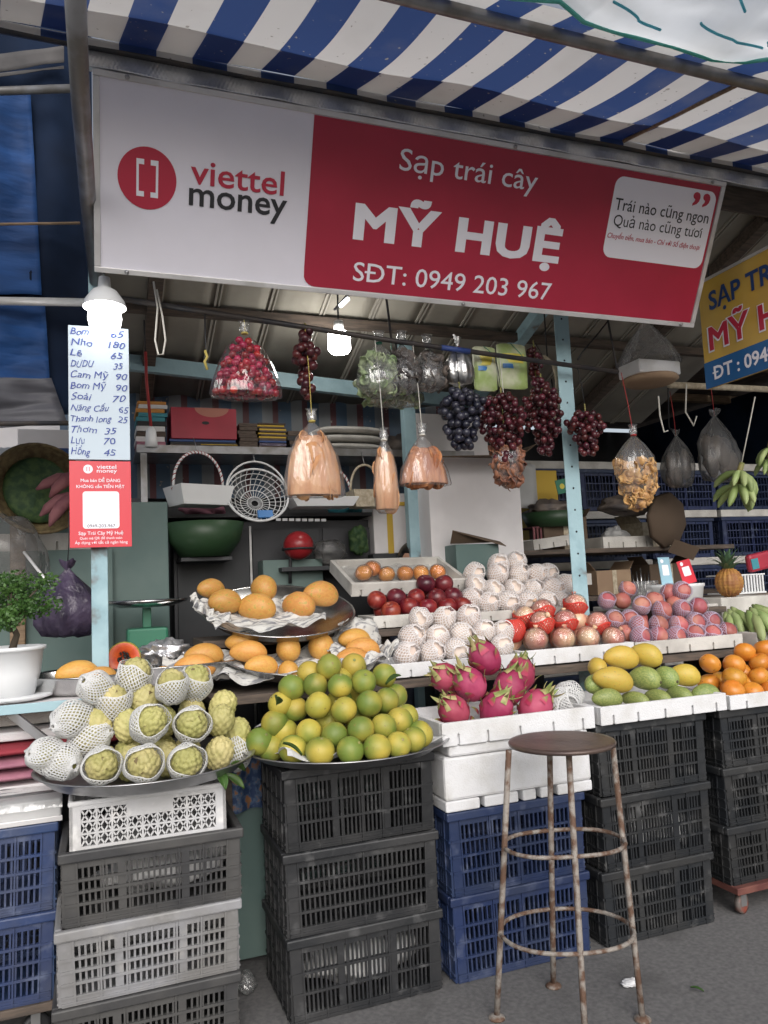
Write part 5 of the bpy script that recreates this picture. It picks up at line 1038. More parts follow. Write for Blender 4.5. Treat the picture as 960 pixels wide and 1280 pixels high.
for i, q in enumerate([(2.05, 2.83, 0.977, 0.07, 0.04), (2.194, 2.83, 0.958, 0.051, 0.036), (2.315, 2.83, 0.954, 0.052, 0.039), (2.435, 2.83, 0.956, 0.052, 0.04), (2.582, 2.83, 0.943, 0.072, 0.051), (2.053, 2.92, 1.025, 0.046, 0.046), (2.324, 2.92, 1.029, 0.064, 0.055), (2.441, 2.92, 1.022, 0.056, 0.054)]):
    lab = ['pale green mango at the left front corner of the foam tray', 'green mango with dark stem, second in the front row', 'green mango with dark stem, third in the front row', 'green mango with dark stem, fourth in the front row', 'large green mango lying at the right end of the front row', 'green mango half hidden at the left end', 'dark green mango under the yellow ones', 'speckled green mango facing the street in the second row'][i]
    mango('green_mango', lab, q, mgrn, (-0.15, -1.2, -1.3, -1.4, -0.1, 0.4, -1.1, -1.4)[i], 0.1, GM, long=(1, 1.35, 1.3, 1.3, 1, 1.2, 1.2, 1.2)[i])
for i, q in enumerate([(2.549, 2.92, 1.024, 0.07, 0.054), (2.132, 3.0, 1.085, 0.058, 0.048), (2.109, 2.86, 1.048, 0.092, 0.056), (2.251, 2.98, 1.124, 0.086, 0.056), (2.389, 2.98, 1.125, 0.071, 0.056)]):
    lab = ['yellow green mango at the right of the second row', 'yellow mango with dark stem end facing out at the upper left', 'long yellow mango slanting across the front left', 'bright yellow mango on top of the pile, left one', 'yellow mango on top of the pile, right one'][i]
    mango('yellow_mango', lab, q, myel, (-0.5, -2.0, -0.25, -0.15, -0.9)[i], (0.1, 0, 0.25, 0.15, 0.25)[i], GM, long=(1.05, 1.2, 1, 1, 1.1)[i])
GT = 'big mangoes on the tilted upper tray'
for i, q in enumerate([(0.5, 3.66, 1.526, 0.071, 0.049), (0.551, 3.58, 1.464, 0.08, 0.059), (0.75, 3.68, 1.515, 0.073, 0.067), (0.691, 3.56, 1.43, 0.092, 0.067), (0.89, 3.56, 1.431, 0.086, 0.064), (1.028, 3.66, 1.476, 0.094, 0.066)]):
    lab = ['big green-tinged mango at the left back of the upper tray', 'big mango at the left front of the upper tray', 'big mango at the centre back of the upper tray', 'biggest round mango at the centre front of the upper tray', 'big mango right of centre on the upper tray', 'big mango lying at the right back of the upper tray'][i]
    mango('ripe_mango', lab, q, mbig, (0.4, 0.2, -1.2, -0.5, -0.8, 0.2)[i], 0.12, GT, stem=False)
GT = 'ripe mangoes on the middle tray'
for i, q in enumerate([(0.596, 3.44, 1.283, 0.072, 0.026), (0.611, 3.36, 1.246, 0.081, 0.038), (0.649, 3.28, 1.19, 0.074, 0.044), (0.79, 3.38, 1.242, 0.057, 0.06), (0.761, 3.27, 1.157, 0.055, 0.048), (0.945, 3.4, 1.24, 0.055, 0.065), (1.114, 3.42, 1.264, 0.081, 0.041), (1.131, 3.36, 1.224, 0.08, 0.037), (1.06, 3.3, 1.186, 0.078, 0.052)]):
    lab = ['slim orange mango at the back left of the middle tray', 'orange mango in the middle of the left three on the middle tray', 'orange mango at the front of the left three on the middle tray', 'upright orange mango left of centre on the middle tray', 'round orange mango behind the top green orange', 'upright orange mango right of centre on the middle tray', 'slim orange mango at the back of the right three', 'slim orange mango in the middle of the right three', 'orange mango at the front of the right three'][i]
    mango('ripe_mango', lab, q, mripe, (-0.2, -0.15, 0.15, -1.4, -1.3, -1.4, 0.1, -0.1, 0.0)[i], 0.1, GT, stem=False)
GT = 'ripe mangoes near the left post'
for i, q in enumerate([(0.43, 3.42, 1.241, 0.085, 0.045), (0.381, 3.34, 1.202, 0.088, 0.041)] + [(-0.073, 3.3, 1.216, 0.083, 0.044), (0.009, 3.28, 1.196, 0.069, 0.034), (0.256, 3.4, 1.185, 0.042, 0.023)]):
    lab = ['back one of two orange mangoes on newspaper above the custard apples', 'front one of two orange mangoes on newspaper above the custard apples', 'long orange mango at the far left tray', 'orange mango beside the long one on the left tray', 'small orange mango half hidden behind the topmost custard apple'][i]
    mango('ripe_mango', lab, q, mripe, (0.05, -0.05, 0.15, 0.1, 0)[i], 0.05, GT, stem=False)
# papaya half
pq = (0.105, 3.48, 1.251)
pa_ = thing('papaya_half', 'cut papaya half showing orange red flesh and black seeds beside the left post', 'papaya', pq, (PI/2-0.15, 0, -0.1), )
MB().lathe([(0.064, 0.0), (0.070, -0.008), (0.066, -0.05), (0.045, -0.095), (0.0, -0.115)], 28, cap=False).build('skin', 'papaya_skin', pa_, rot=(0, 0, 0))
MB().lathe([(0.064, 0.0005), (0.030, 0.0005), (0.026, -0.012), (0.0, -0.016)], 28, cap=False).build('flesh', 'papaya_flesh', pa_)
sd_ = MB()
for i in range(40):
    a = random.random()*6.28; r_ = 0.026*math.sqrt(random.random()); T_ = Matrix.Translation((r_*math.cos(a), r_*math.sin(a), -0.008+0.006*random.random()))
    sd_.sph(lambda t, p: (0.0048*math.sin(p)*math.cos(t), 0.0048*math.sin(p)*math.sin(t), 0.0048*math.cos(p)), 6, 4, T_)
kind(sd_.build('seeds', 'seed_black', pa_), 'stuff')
# ---- persimmons, peaches, pears, pomegranates, apples, tangerines
pm_ = [fruit_mesh('persimmon', 'persimmon', 0.052, 0.86, 0.16, 0.05, s) for s in (1, 2, 3)]
heap('persimmon', 'persimmon', pm_, [[(2.743, 2.83, 0.949), (2.858, 2.83, 0.933), (2.974, 2.83, 0.925)], [(2.815, 2.89, 0.996), (2.966, 2.89, 0.988), (3.083, 2.89, 0.984)], [(2.754, 2.97, 1.06), (2.9, 2.97, 1.043), (3.063, 2.97, 1.041), (3.192, 2.97, 1.031)], [(3.023, 3.02, 1.092), (3.153, 3.02, 1.097)]], 'orange persimmon', ('front row of the tray at the right edge', 'second row of the tray at the right edge', 'back row of the tray at the right edge', 'top of the heap at the right edge'), 'orange persimmons at the right edge', 0.7)
for q in ((2.83, 2.93, 0.95), (2.95, 2.93, 0.95), (3.06, 2.95, 0.95), (3.0, 3.03, 0.99), (3.12, 3.03, 0.99), (2.78, 3.02, 0.96), (2.88, 3.04, 0.96)): tag(link('persimmon', pm_[0], None, loc=q, rot=rr()), 'orange persimmon hidden under the heap at the right edge', 'persimmon', 'orange persimmons at the right edge')
plm = [fruit_mesh('flesh', 'plum', 0.047, 0.95, 0.12, 0.03, s) for s in (1, 2)]
lil = [net_mesh('net_lilac', 22, 14, 0.0500, 0.75, 2.95, 0.0014, 0.06, 1.08, seed=2, wob=0.10, wav=0.12), net_mesh('net_lilac', 22, 10, 0.0500, 1.25, 2.95, 0.0014, 0.08, 1.05, seed=5, wob=0.10, wav=0.2)]
def lilnet(o):
    d = Vector((random.uniform(-0.6, 0.9), -1, random.uniform(-0.1, 0.9))); o.rotation_euler = d.to_track_quat('Z', 'Y').to_euler()
    if random.random() < 0.95: link('foam_net', random.choice(lil), parent=o)
heap('peach', 'peach', plm, [[(2.6, 3.27, 1.185), (2.715, 3.27, 1.182), (2.826, 3.27, 1.17), (2.946, 3.27, 1.172), (3.063, 3.27, 1.169), (3.17, 3.27, 1.177)], [(2.557, 3.42, 1.268), (2.641, 3.4, 1.268), (2.631, 3.31, 1.238), (2.754, 3.31, 1.235), (2.885, 3.31, 1.227), (2.995, 3.31, 1.23), (3.101, 3.31, 1.234)], [(2.741, 3.42, 1.335), (2.861, 3.46, 1.354), (2.844, 3.38, 1.306), (2.973, 3.38, 1.304), (3.087, 3.38, 1.312)], [(2.667, 3.62, 1.363), (2.772, 3.62, 1.358), (2.847, 3.66, 1.422)], [(2.988, 3.48, 1.393), (3.019, 3.42, 1.401)]], 'red peach with lilac net', ('front row of the peach tray', 'second row of the peach tray', 'third row of the peach heap', 'narrow tray behind the post', 'top of the peach heap'), 'red peaches in lilac nets', net=lilnet)
for q in ((2.70, 3.38, 1.19), (2.85, 3.38, 1.19), (3.0, 3.38, 1.19), (2.75, 3.46, 1.26), (2.9, 3.44, 1.25), (3.03, 3.44, 1.25), (2.58, 3.36, 1.20), (2.98, 3.44, 1.33), (3.12, 3.38, 1.22), (2.66, 3.47, 1.20)): tag(link('peach', plm[0], None, loc=q, rot=rr()), 'red peach buried under the netted ones', 'peach', 'red peaches in lilac nets')
prm = [fruit_mesh('flesh', 'pear', 0.052, 0.95, 0.14, 0.03, s) for s in (1, 2)]
pnt = [net_mesh('net_cream', 20, 13, 0.0570, 0.42, 2.98, 0.0022, 0.16, 1.05, seed=s, wob=0.18, wav=0.14) for s in (1, 4, 7)]
def pearnet(o):
    d = Vector((random.uniform(-0.4, 0.5), -1, random.uniform(-0.1, 0.8))); o.rotation_euler = d.to_track_quat('Z', 'Y').to_euler(); link('foam_net', random.choice(pnt), parent=o)
heap('netted_pear', 'pear', prm, [[(1.307, 3.27, 1.191), (1.435, 3.27, 1.187), (1.556, 3.27, 1.188), (1.673, 3.27, 1.193), (1.796, 3.27, 1.192)], [(1.366, 3.34, 1.257), (1.498, 3.34, 1.254), (1.624, 3.34, 1.257), (1.742, 3.34, 1.261), (1.847, 3.34, 1.254)], [(1.443, 3.41, 1.338), (1.569, 3.41, 1.334), (1.701, 3.41, 1.331)]], 'pear in white foam net', ('front row of the front pear tray', 'second row of the front pear tray', 'top row of the front pear tray'), 'netted pears in the front tray', net=pearnet)
heap('netted_pear', 'pear', prm, [[(1.83, 3.62, 1.415), (1.904, 3.58, 1.387), (2.017, 3.58, 1.386), (2.133, 3.58, 1.38), (2.256, 3.58, 1.379), (2.361, 3.6, 1.374)], [(1.877, 3.66, 1.485), (1.978, 3.66, 1.451), (2.106, 3.66, 1.45), (2.225, 3.66, 1.445), (2.347, 3.66, 1.444), (2.438, 3.66, 1.466)], [(1.906, 3.73, 1.549), (2.05, 3.73, 1.538), (2.182, 3.73, 1.533), (2.298, 3.73, 1.529), (2.369, 3.73, 1.531)], [(2.087, 3.78, 1.589), (2.198, 3.78, 1.601)]], 'pear in white foam net', ('bottom row of the tall back heap', 'second row of the tall back heap', 'third row of the tall back heap', 'top of the tall back heap'), 'netted pears in the tall back heap', net=pearnet)
for q in ((1.40, 3.38, 1.19), (1.53, 3.38, 1.19), (1.66, 3.38, 1.19), (1.78, 3.38, 1.19), (1.50, 3.45, 1.20), (1.63, 3.45, 1.20), (1.57, 3.44, 1.26), (1.68, 3.43, 1.26), (1.45, 3.43, 1.26)): tag(link('netted_pear', prm[0], None, loc=q, rot=rr()), 'pale pear buried under the front pear heap', 'pear', 'netted pears in the front tray')
for q in ((1.95, 3.68, 1.385), (2.07, 3.68, 1.385), (2.19, 3.68, 1.385), (2.31, 3.69, 1.385), (2.40, 3.7, 1.385), (2.0, 3.76, 1.46), (2.13, 3.76, 1.46), (2.25, 3.76, 1.46), (2.36, 3.77, 1.46), (2.1, 3.8, 1.53)): tag(link('netted_pear', prm[0], None, loc=q, rot=rr()), 'pale pear buried inside the tall back heap', 'pear', 'netted pears in the tall back heap')
pgm = [fruit_mesh('flesh', 'pomegranate', 0.056, 0.94, 0.0, 0.05, s) for s in (1, 2)]
crown = MB().lathe([(0.010, 0.050), (0.013, 0.062), (0.020, 0.074), (0.017, 0.074), (0.008, 0.058)], 10, wob=0.3).mesh('crown', 'pomegranate')
pgn = net_mesh('net_red', 24, 9, 0.0605, 1.40, 2.95, 0.0028, 0.08, 1.0, seed=2, wav=0.15); pgf = net_mesh('net_red', 26, 16, 0.0605, 0.5, 2.95, 0.0030, 0.0, 1.0, seed=6)
film_me = MB().sph(lambda t, p: (0.0605*math.sin(p)*math.cos(t)*(1+0.05*nz(t*2, p*3)), 0.0605*math.sin(p)*math.sin(t)*(1+0.05*nz(t*2, p*3, 4)), 0.060*math.cos(p)), 20, 12).mesh('wrap_film', 'film')
PO = [[(1.986, 3.27, 1.213), (2.141, 3.27, 1.207), (2.284, 3.27, 1.202), (2.431, 3.27, 1.19)], [(1.914, 3.36, 1.258), (2.066, 3.34, 1.285), (2.204, 3.34, 1.286), (2.395, 3.34, 1.265)], [(2.045, 3.46, 1.311), (2.138, 3.44, 1.343), (2.311, 3.4, 1.362)]]
for ri, row in enumerate(PO):
    for i, q in enumerate(row):
        lab = (('leftmost film-wrapped pomegranate in the front row', 'second film-wrapped pomegranate in the front row', 'third film-wrapped pomegranate in the front row', 'rightmost film-wrapped pomegranate in the front row, beside the peaches'), ('pomegranate wholly covered in red net at the left', 'pomegranate in a red net cup, second row left', 'pomegranate in a red net cup, second row middle', 'pomegranate in a red net cup, second row right of the post foot'), ('pomegranate in red net half hidden at the back left', 'pomegranate in red net at the back centre', 'topmost pomegranate in a red net cup'))[ri][i]
        o = thing('pomegranate', lab, 'pomegranate', q, (random.uniform(0.0, 0.3), random.uniform(-.25, .25), random.random()*0.5), 'pomegranates in red nets'); e_ = (random.uniform(-1.6, 0.9), random.uniform(-.6, .6), 0); link('flesh', pgm[i % 2], parent=o, rot=e_); link('crown', crown, parent=o, rot=e_, sc=(0.75, 0.75, 0.92))
        if ri: link('foam_net', pgf if (ri, i) == (1, 0) else pgn, parent=o)
        link('wrap_film', film_me, parent=o)
for q in ((2.05, 3.40, 1.20), (2.2, 3.40, 1.20), (2.33, 3.40, 1.20), (2.14, 3.42, 1.27), (2.31, 3.40, 1.28), (1.93, 3.42, 1.20)): tag(link('pomegranate', pgm[0], None, loc=q, rot=rr(0.3)), 'pomegranate buried under the netted ones', 'pomegranate', 'pomegranates in red nets')
apm = [fruit_mesh('red_apple', 'apple_red', 0.050, 0.92, 0.22, 0.03, s, bot=0.1) for s in (1, 2)]; apd = fruit_mesh('dark_apple', 'apple_dark', 0.052, 0.93, 0.22, 0.03, 3, bot=0.1)
AP = [[(1.362, 3.58, 1.379), (1.461, 3.58, 1.39), (1.561, 3.58, 1.385), (1.669, 3.58, 1.384), (1.755, 3.58, 1.385)], [(1.312, 3.64, 1.435), (1.417, 3.64, 1.441), (1.524, 3.64, 1.438), (1.638, 3.64, 1.43), (1.733, 3.64, 1.431)], [(1.608, 3.7, 1.505), (1.711, 3.7, 1.5)]]
heap('red_apple', 'apple', apm, [AP[0], [AP[1][0], AP[1][2]]], 'red apple', ('front row of the apple tray', 'second row of the apple tray'), 'red apples in the foam tray', 0.6)
for q, l in zip([AP[1][1], AP[1][3], AP[1][4]]+AP[2], ('dark purple apple between two red ones in the second row', 'dark purple apple right of centre in the second row', 'dark purple apple at the right end of the second row', 'left one of two dark purple apples on top', 'right one of two dark purple apples on top')): tag(link('dark_apple', apd, None, loc=q, rot=rr(0.6)), l, 'apple', 'dark apples in the foam tray')
for q in ((1.35, 3.66, 1.38), (1.46, 3.66, 1.38), (1.57, 3.67, 1.38), (1.68, 3.67, 1.38), (1.66, 3.72, 1.44), (1.745, 3.73, 1.40)): tag(link('red_apple', apm[0], None, loc=q, rot=rr(0.4)), 'red apple hidden at the back of the apple tray', 'apple', 'red apples in the foam tray')
tgm = fruit_mesh('flesh', 'tangerine', 0.044, 0.9, 0.12, 0.04, 2); tgf = fruit_mesh('wrap_film', 'film', 0.048, 0.95, 0, 0.15, 5)
for i, q in enumerate([(1.318, 3.84, 1.577), (1.389, 3.9, 1.599), (1.453, 3.86, 1.564), (1.56, 3.86, 1.565), (1.655, 3.87, 1.565), (1.757, 3.87, 1.567)]):
    o = thing('wrapped_tangerine', '%s film-wrapped tangerine in the tilted foam tray' % ('leftmost', 'upper left', 'third', 'fourth', 'fifth', 'rightmost')[i], 'tangerine', q, rr(0.4), 'wrapped tangerines'); link('flesh', tgm, parent=o); link('wrap_film', tgf, parent=o)
# newspapers
paper('newspaper sheet under the big mangoes of the upper tray', (0.70, 3.52, 1.375), 0.50, 0.34, 3, rot=(0.33, 0, 0.1))
paper('crumpled newspaper hanging over the left rim of the upper tray', (0.47, 3.56, 1.42), 0.16, 0.20, 7, rot=(0.3, 0.5, 0.2), amp=0.05)
paper('newspaper sheet under the mangoes of the middle tray', (0.80, 3.36, 1.165), 0.60, 0.34, 9, rot=(0.22, 0, 0))
paper('newspaper sheet folded under the right three mangoes', (1.10, 3.36, 1.185), 0.28, 0.26, 13, rot=(0.25, -0.1, 0.3), amp=0.05)
paper('newspaper under the two mangoes above the custard apples', (0.42, 3.37, 1.165), 0.30, 0.24, 15, rot=(0.2, 0, 0.1), amp=0.04)
paper('plain paper under the mangoes of the left tray', (-0.03, 3.40, 1.155), 0.24, 0.20, 17, 'paper_plain', amp=0.02)
crumple('foil_ball', 'crumpled silver foil in the large tray behind the papaya', 'foil', (0.275, 3.55, 1.259), (0.10, 0.07, 0.045), 'foil_crumple', 3, amp=0.6, n=24)
# wrapped parcel of newspaper between the upper tray and the apples
crumple('newspaper_parcel', 'fruit wrapped in printed newspaper beside the apple tray', 'parcel', (1.152, 3.5, 1.27), (0.115, 0.07, 0.085), 'paper', 6, amp=0.22, n=20)
sheet_ = MB(); sheet_.grid(lambda u, v: (1.255+0.54*u, 3.80+0.27*v, 1.505+0.095*v+0.02*nz(u*7, v*5)+0.035*max(0, v-0.8)*5*0.5), 24, 10); tag(sheet_.build('plastic_liner', 'thin_sheet'), 'clear plastic liner crumpled in the tangerine tray', 'liner')
# ------------------------------------------------------------------ stool
sc_ = Vector((1.553, 2.43, 0.919))
st = thing('bar_stool', 'tall rusty steel stool with round brown seat in front of the blue crates', 'stool', (sc_.x, sc_.y, 0))
zt = sc_.z
MB().lathe([(0.0, zt-0.012), (0.165, zt-0.014), (0.187, zt-0.010), (0.190, zt-0.002), (0.186, zt+0.004), (0.170, zt+0.005), (0.0, zt-0.001)], 48).build('seat', 'stool_seat', st)
FEET = [(1.279, 2.523, 0.0), (1.569, 2.619, 0.0), (1.717, 2.304, 0.0), (1.435, 2.224, 0.0)]
TOPS = [(1.349, 2.45, 0.914), (1.56, 2.52, 0.865), (1.747, 2.4, 0.871), (1.515, 2.33, 0.897)]
for f_, t_ in zip(FEET, TOPS):
    a = Vector((t_[0]-sc_.x, t_[1]-sc_.y, zt-0.010)); b = Vector((f_[0]-sc_.x, f_[1]-sc_.y, 0.0)); kx = b.lerp(a, 0.12); kx += (b-a).normalized()*0; 
    MB().tube([a, a.lerp(b, 0.5), a.lerp(b, 0.8)+(b-a)*0.0, b+Vector((0, 0, 0.004))], 0.0105, 10).build('leg', 'rusty', st)
    MB().lathe([(0.030, 0.0), (0.028, 0.006), (0.012, 0.014), (0.0, 0.014)], 14).build('foot', 'rusty', st, loc=(b.x, b.y, 0.0005))
def leg_at(i, z):
    f_, t_ = FEET[i], TOPS[i]; k = 1-z/zt; a = Vector((t_[0]-sc_.x, t_[1]-sc_.y, zt)); b = Vector((f_[0]-sc_.x, f_[1]-sc_.y, 0)); return a.lerp(b, k)
for z in (0.575, 0.285):
    p = [leg_at(i, z) for i in (0, 1, 2, 3)]; c = sum(p, Vector())/4; c.z = z
    an = sorted([(math.atan2(q.y-c.y, q.x-c.x), (q-c).length) for q in p])
    pts = []
    for k in range(49):
        a = -PI+2*PI*k/48; ds = []
        wsum = 0; rsum = 0
        for aa, r in an:
            d = abs((a-aa+PI) % (2*PI)-PI); w_ = 1/(d*d+0.02); wsum += w_; rsum += w_*r
        r = rsum/wsum; pts.append((c.x+r*math.cos(a), c.y+r*math.sin(a), z))
    MB().tube(pts, 0.0075, 8, caps=False).build('foot_ring', 'rusty', st)

# ------------------------------------------------------------------ potted shrub on the left table
pp0 = Vector((-0.313, 3.34, 1.202)); pp0.z = 1.130
pl = thing('potted_shrub', 'small bushy shrub in a white pot at the left edge', 'plant', pp0)
MB().lathe([(0.105, 0.0), (0.150, 0.012), (0.155, 0.022), (0.145, 0.024), (0.0, 0.014)], 32).build('saucer', 'white_plastic', pl)
MB().lathe([(0.082, 0.016), (0.105, 0.10), (0.116, 0.190), (0.126, 0.192), (0.126, 0.206), (0.112, 0.206), (0.108, 0.19), (0.0, 0.185)], 36).build('pot', 'white_plastic', pl)
MB().lathe([(0.107, 0.186), (0.06, 0.194), (0.0, 0.196)], 20).build('soil', 'soil', pl)
tr = MB(); tr.tube([(0, 0, 0.18), (0.02, 0, 0.25), (-0.005, 0.01, 0.31), (0.01, 0, 0.40)], [0.016, 0.012, 0.009, 0.004], 7)
rnd = random.Random(5); clumps = []
for i in range(16):
    a = rnd.random()*6.28; r_ = 0.04+0.13*rnd.random(); z = 0.31+0.15*rnd.random(); e = Vector((r_*math.cos(a), r_*0.8*math.sin(a), z)); clumps.append(e)
    tr.tube([(0.0, 0.0, 0.26+0.05*rnd.random()), e*0.6+Vector((0, 0, 0.13)), e], [0.006, 0.004, 0.002], 5)
tr.build('trunk', 'bark', pl)
lv = MB()
for e in clumps:
    for k in range(150):
        d = Vector((rnd.gauss(0, 1), rnd.gauss(0, 1), rnd.gauss(0, 1))).normalized()*(0.062*rnd.random()**0.5); d.z *= 0.75; P = e+d
        R = Matrix.Translation(P) @ Euler((rnd.random()*6, rnd.random()*6, rnd.random()*6)).to_matrix().to_4x4(); s_ = 0.007+0.006*rnd.random()
        lv.add([(-s_*0.5, 0, 0), (0, -s_, 0.002), (s_*0.5, 0, 0), (0, s_, 0.002)], [(0, 1, 2, 3)], False, R)
kind(lv.build('crown', 'leaf', pl), 'stuff')
pbg = sack('purple_bag', 'glossy dark purple bag hanging behind the potted shrub', (-0.123, 3.75, 1.643), 0.125, 0.30, 0.10, 'purple_bag', 4, None, 'cord_black', None, (-0.115, 3.75, 1.904))
crumple('grey_bag', 'greyish clear plastic bag at the left edge above the shrub', 'bag', (-0.388, 4.0, 1.707), (0.16, 0.12, 0.20), 'grey_bag', 9, amp=0.25)
o = MB().tube([(-0.312, 3.9, 1.736), (-0.183, 3.75, 1.559)], 0.007, 8).build('metal_rod', 'sign_frame'); tag(o, 'thin pale rod slanting above the purple bag', 'rod')
# green market scale with a flat pan
gs = thing('weighing_scale', 'green market scale with a shallow metal pan behind the custard apples', 'scale', ((0.228, 3.95, 1.296)[0], 3.95, 1.1305))
zz_ = (0.229, 3.95, 1.326)[2]-1.1305
bx('body', 'scale_green', -0.095, -0.07, 0.0, 0.095, 0.07, zz_+0.03, gs, 0.012); bx('neck', 'scale_green', -0.02, -0.02, zz_+0.031, 0.02, 0.02, zz_+0.125, gs, 0.003)
MB().lathe([(0.0, zz_+0.126), (0.12, zz_+0.130), (0.19, zz_+0.150), (0.20, zz_+0.165), (0.186, zz_+0.152), (0.0, zz_+0.134)], 32).build('pan', 'steel', gs)
o = bx('counter', 'dark_wall', -0.8, 3.80, 0.0, 0.42, 4.25, 1.129, None, 0.004); tag(o, 'dark counter behind the left table carrying the green scale', 'counter')
# left background: round basket with green leaves and red roots, white box, post
bk = thing('wicker_basket', 'round wicker basket propped on edge, lined with green leaves', 'basket', (-0.263, 4.1, 2.054), (PI/2-0.15, 0, 0.3))
MB().lathe([(0.0, -0.05), (0.15, -0.045), (0.205, 0.0), (0.22, 0.03), (0.228, 0.022), (0.21, -0.012), (0.155, -0.058), (0.0, -0.062)], 32).build('weave', 'wicker', bk)
MB().ring((0, 0, 0.028), 0.224, 0.010, 36, 6).build('rim', 'wicker', bk)
MB().sph(lambda t, p: (0.16*math.sin(p)*math.cos(t), 0.17*math.sin(p)*math.sin(t), 0.05*math.cos(p)*(1+0.5*nz(t*3, p*4))-0.01), 24, 12).build('leaf_lining', 'green_weave', bk)
rtm = MB(); rtm.tube([(0, 0, 0), (0.05, 0, 0.012), (0.12, 0, 0.015), (0.19, 0, 0.0), (0.24, 0, -0.02)], [0.006, 0.026, 0.034, 0.024, 0.005], 12); rtme = rtm.mesh('red_root', 'root_red')
for i, (p, e, l) in enumerate((((-0.262, 3.93, 2.031), (0, -0.35, 0.1), 'upper long red root in front of the round basket'), ((-0.202, 3.9, 1.989), (0, -0.75, 0.1), 'middle long red root in front of the round basket'), ((-0.244, 3.9, 1.902), (0, -0.6, 0.1), 'lower long red root in front of the round basket'), ((-0.202, 3.88, 1.851), (0, -0.95, 0.1), 'lowest red root hanging behind the red placard'))):
    tag(link('red_root', rtme, None, loc=p, rot=e, sc=0.92), l, 'root', 'red roots by the round basket')
wc = thing('white_carton', 'white carton with dark blue label behind the round basket', 'box', ((-0.399, 4.6, 2.263)[0], 4.6, (-0.399, 4.6, 2.24)[2]-0.12))
bx('body', 'white_card', 0, 0, 0, 0.42, 0.3, 0.34, wc); bx('label', 'ink_navy', 0.11, -0.002, 0.17, 0.36, -0.0005, 0.235, wc, 0)
bx('carton_shelf', 'dark_wood', -1.6, 4.55, wc.location.z-0.03, 0.05, 4.95, wc.location.z-0.001, None, 0.002); tag(bpy.data.objects['carton_shelf'], 'dark shelf board under the white carton on the left', 'shelf')
wp = bx('wooden_post', 'wood', 0, 0, 0, 0.07, 0.06, 2.25, None, 0.004, loc=((-0.405, 4.25, 2.123)[0], 4.26, 0)); tag(wp, 'brown wooden post at the left edge behind the basket', 'post')
b0 = (-0.458, 4.2, 2.195)
crumple('rice_sack', 'white sack with green stripe hanging at the left edge', 'sack', (b0[0]+0.03, 4.22, b0[2]), (0.10, 0.05, 0.085), 'white_plastic', 22, amp=0.15)
gg = MB(); gg.sph(lambda t, p: (0.104*math.sin(p)*math.cos(t), 0.055*math.sin(p)*math.sin(t), 0.018*math.cos(p)), 20, 8); gg.build('stripe', 'cord_green', bpy.data.objects['rice_sack'], loc=(0, -0.008, 0.01))
o = ftray('dirty foam tray on the cabinet behind the left basket', -0.60, 4.33, (-0.233, 4.33, 1.767)[2], 0.66, 0.30, 0.09, 4, 'foam_dirty'); 
bx('cupboard_back', 'green_panel', -0.62, 4.30, 0, 0.08, 4.345, o.location.z-0.001, None, 0.002); tag(bpy.data.objects['cupboard_back'], 'dull green upright panel behind the left table under a foam tray', 'panel')

# ------------------------------------------------------------------ goods on the wall shelf
SZ = 2.361
rb = thing('red_box', 'red printed carton with a round die-cut hole on the wall shelf', 'box', ((0.414, 4.53, 2.458)[0], 4.53, SZ+0.052)); w_ = (0.793, 4.53, 2.459)[0]-(0.414, 4.53, 2.458)[0]
bx('body', 'red_box', 0, 0, 0, w_, 0.28, 0.185, rb, 0.003)
plate_poly([(w_*0.62+0.10*math.cos(PI+PI*i/20), 0.1855+0.055*math.sin(PI+PI*i/20)) for i in range(21)], -0.001, 'round_flap', 'red_box_light', rb)
plate_poly([(w_*0.52+0.022*math.cos(2*PI*i/16), 0.095+0.010*math.sin(2*PI*i/16)) for i in range(16)], -0.001, 'hand_hole', 'black_stuff', rb)
def stack(lab, cat, name, px0, px1, zs, mats, y=4.53, d=0.25, jit=0.01):
    x0 = px0[0]; x1 = px1[0]; o = thing(name, lab, cat, (x0, y, SZ)); z = 0.001
    for i, h in enumerate(zs):
        j = random.uniform(-jit, jit); bx('layer', mats[i % len(mats)], j, random.uniform(0, 0.012), z, x1-x0+j, d, z+h-0.0006, o, 0.002); z += h
    return o
stack('pile of dark cartons under the red box', 'boxes', 'carton_pile', (0.409, 4.53, 2.401), (0.792, 4.53, 2.41), [0.018, 0.016, 0.016], ['brown_stack', 'black_stuff', 'ink_navy'])
stack('stack of orange, white and teal packs beside the bulb socket', 'packs', 'pack_stack', (0.227, 4.53, 2.397), (0.386, 4.53, 2.401), [0.03, 0.03, 0.03, 0.03, 0.028, 0.026, 0.024, 0.024, 0.024, 0.02], ['cloth_pink', 'white_card', 'brown_stack', 'paper_plain', 'black_stuff', 'teal_pack', 'teal_pack', 'orange_pack', 'paper_plain', 'orange_pack'])
stack('stack of dark brown paper bundles right of the red box', 'paper', 'paper_bundle', (0.806, 4.53, 2.401), (0.916, 4.53, 2.404), [0.022]*7, ['brown_stack'])
stack('stack of yellow-edged paper bundles on the shelf', 'paper', 'paper_bundle', (0.926, 4.53, 2.394), (1.093, 4.53, 2.398), [0.018, 0.02, 0.012, 0.016, 0.012, 0.012, 0.012, 0.012, 0.012, 0.012, 0.012, 0.01], ['brown_stack', 'purple_bag', 'ink_navy', 'brown_stack', 'yellow_paper', 'brown_stack', 'yellow_paper', 'brown_stack', 'yellow_paper', 'brown_stack', 'yellow_paper', 'brown_stack'])
stack('yellow folded sheets lying flat at the shelf edge', 'paper', 'paper_bundle', (0.573, 4.505, 2.372), (0.787, 4.505, 2.376), [0.006, 0.006, 0.005], ['yellow_paper', 'brown_stack', 'yellow_paper'], y=4.505, d=0.02)
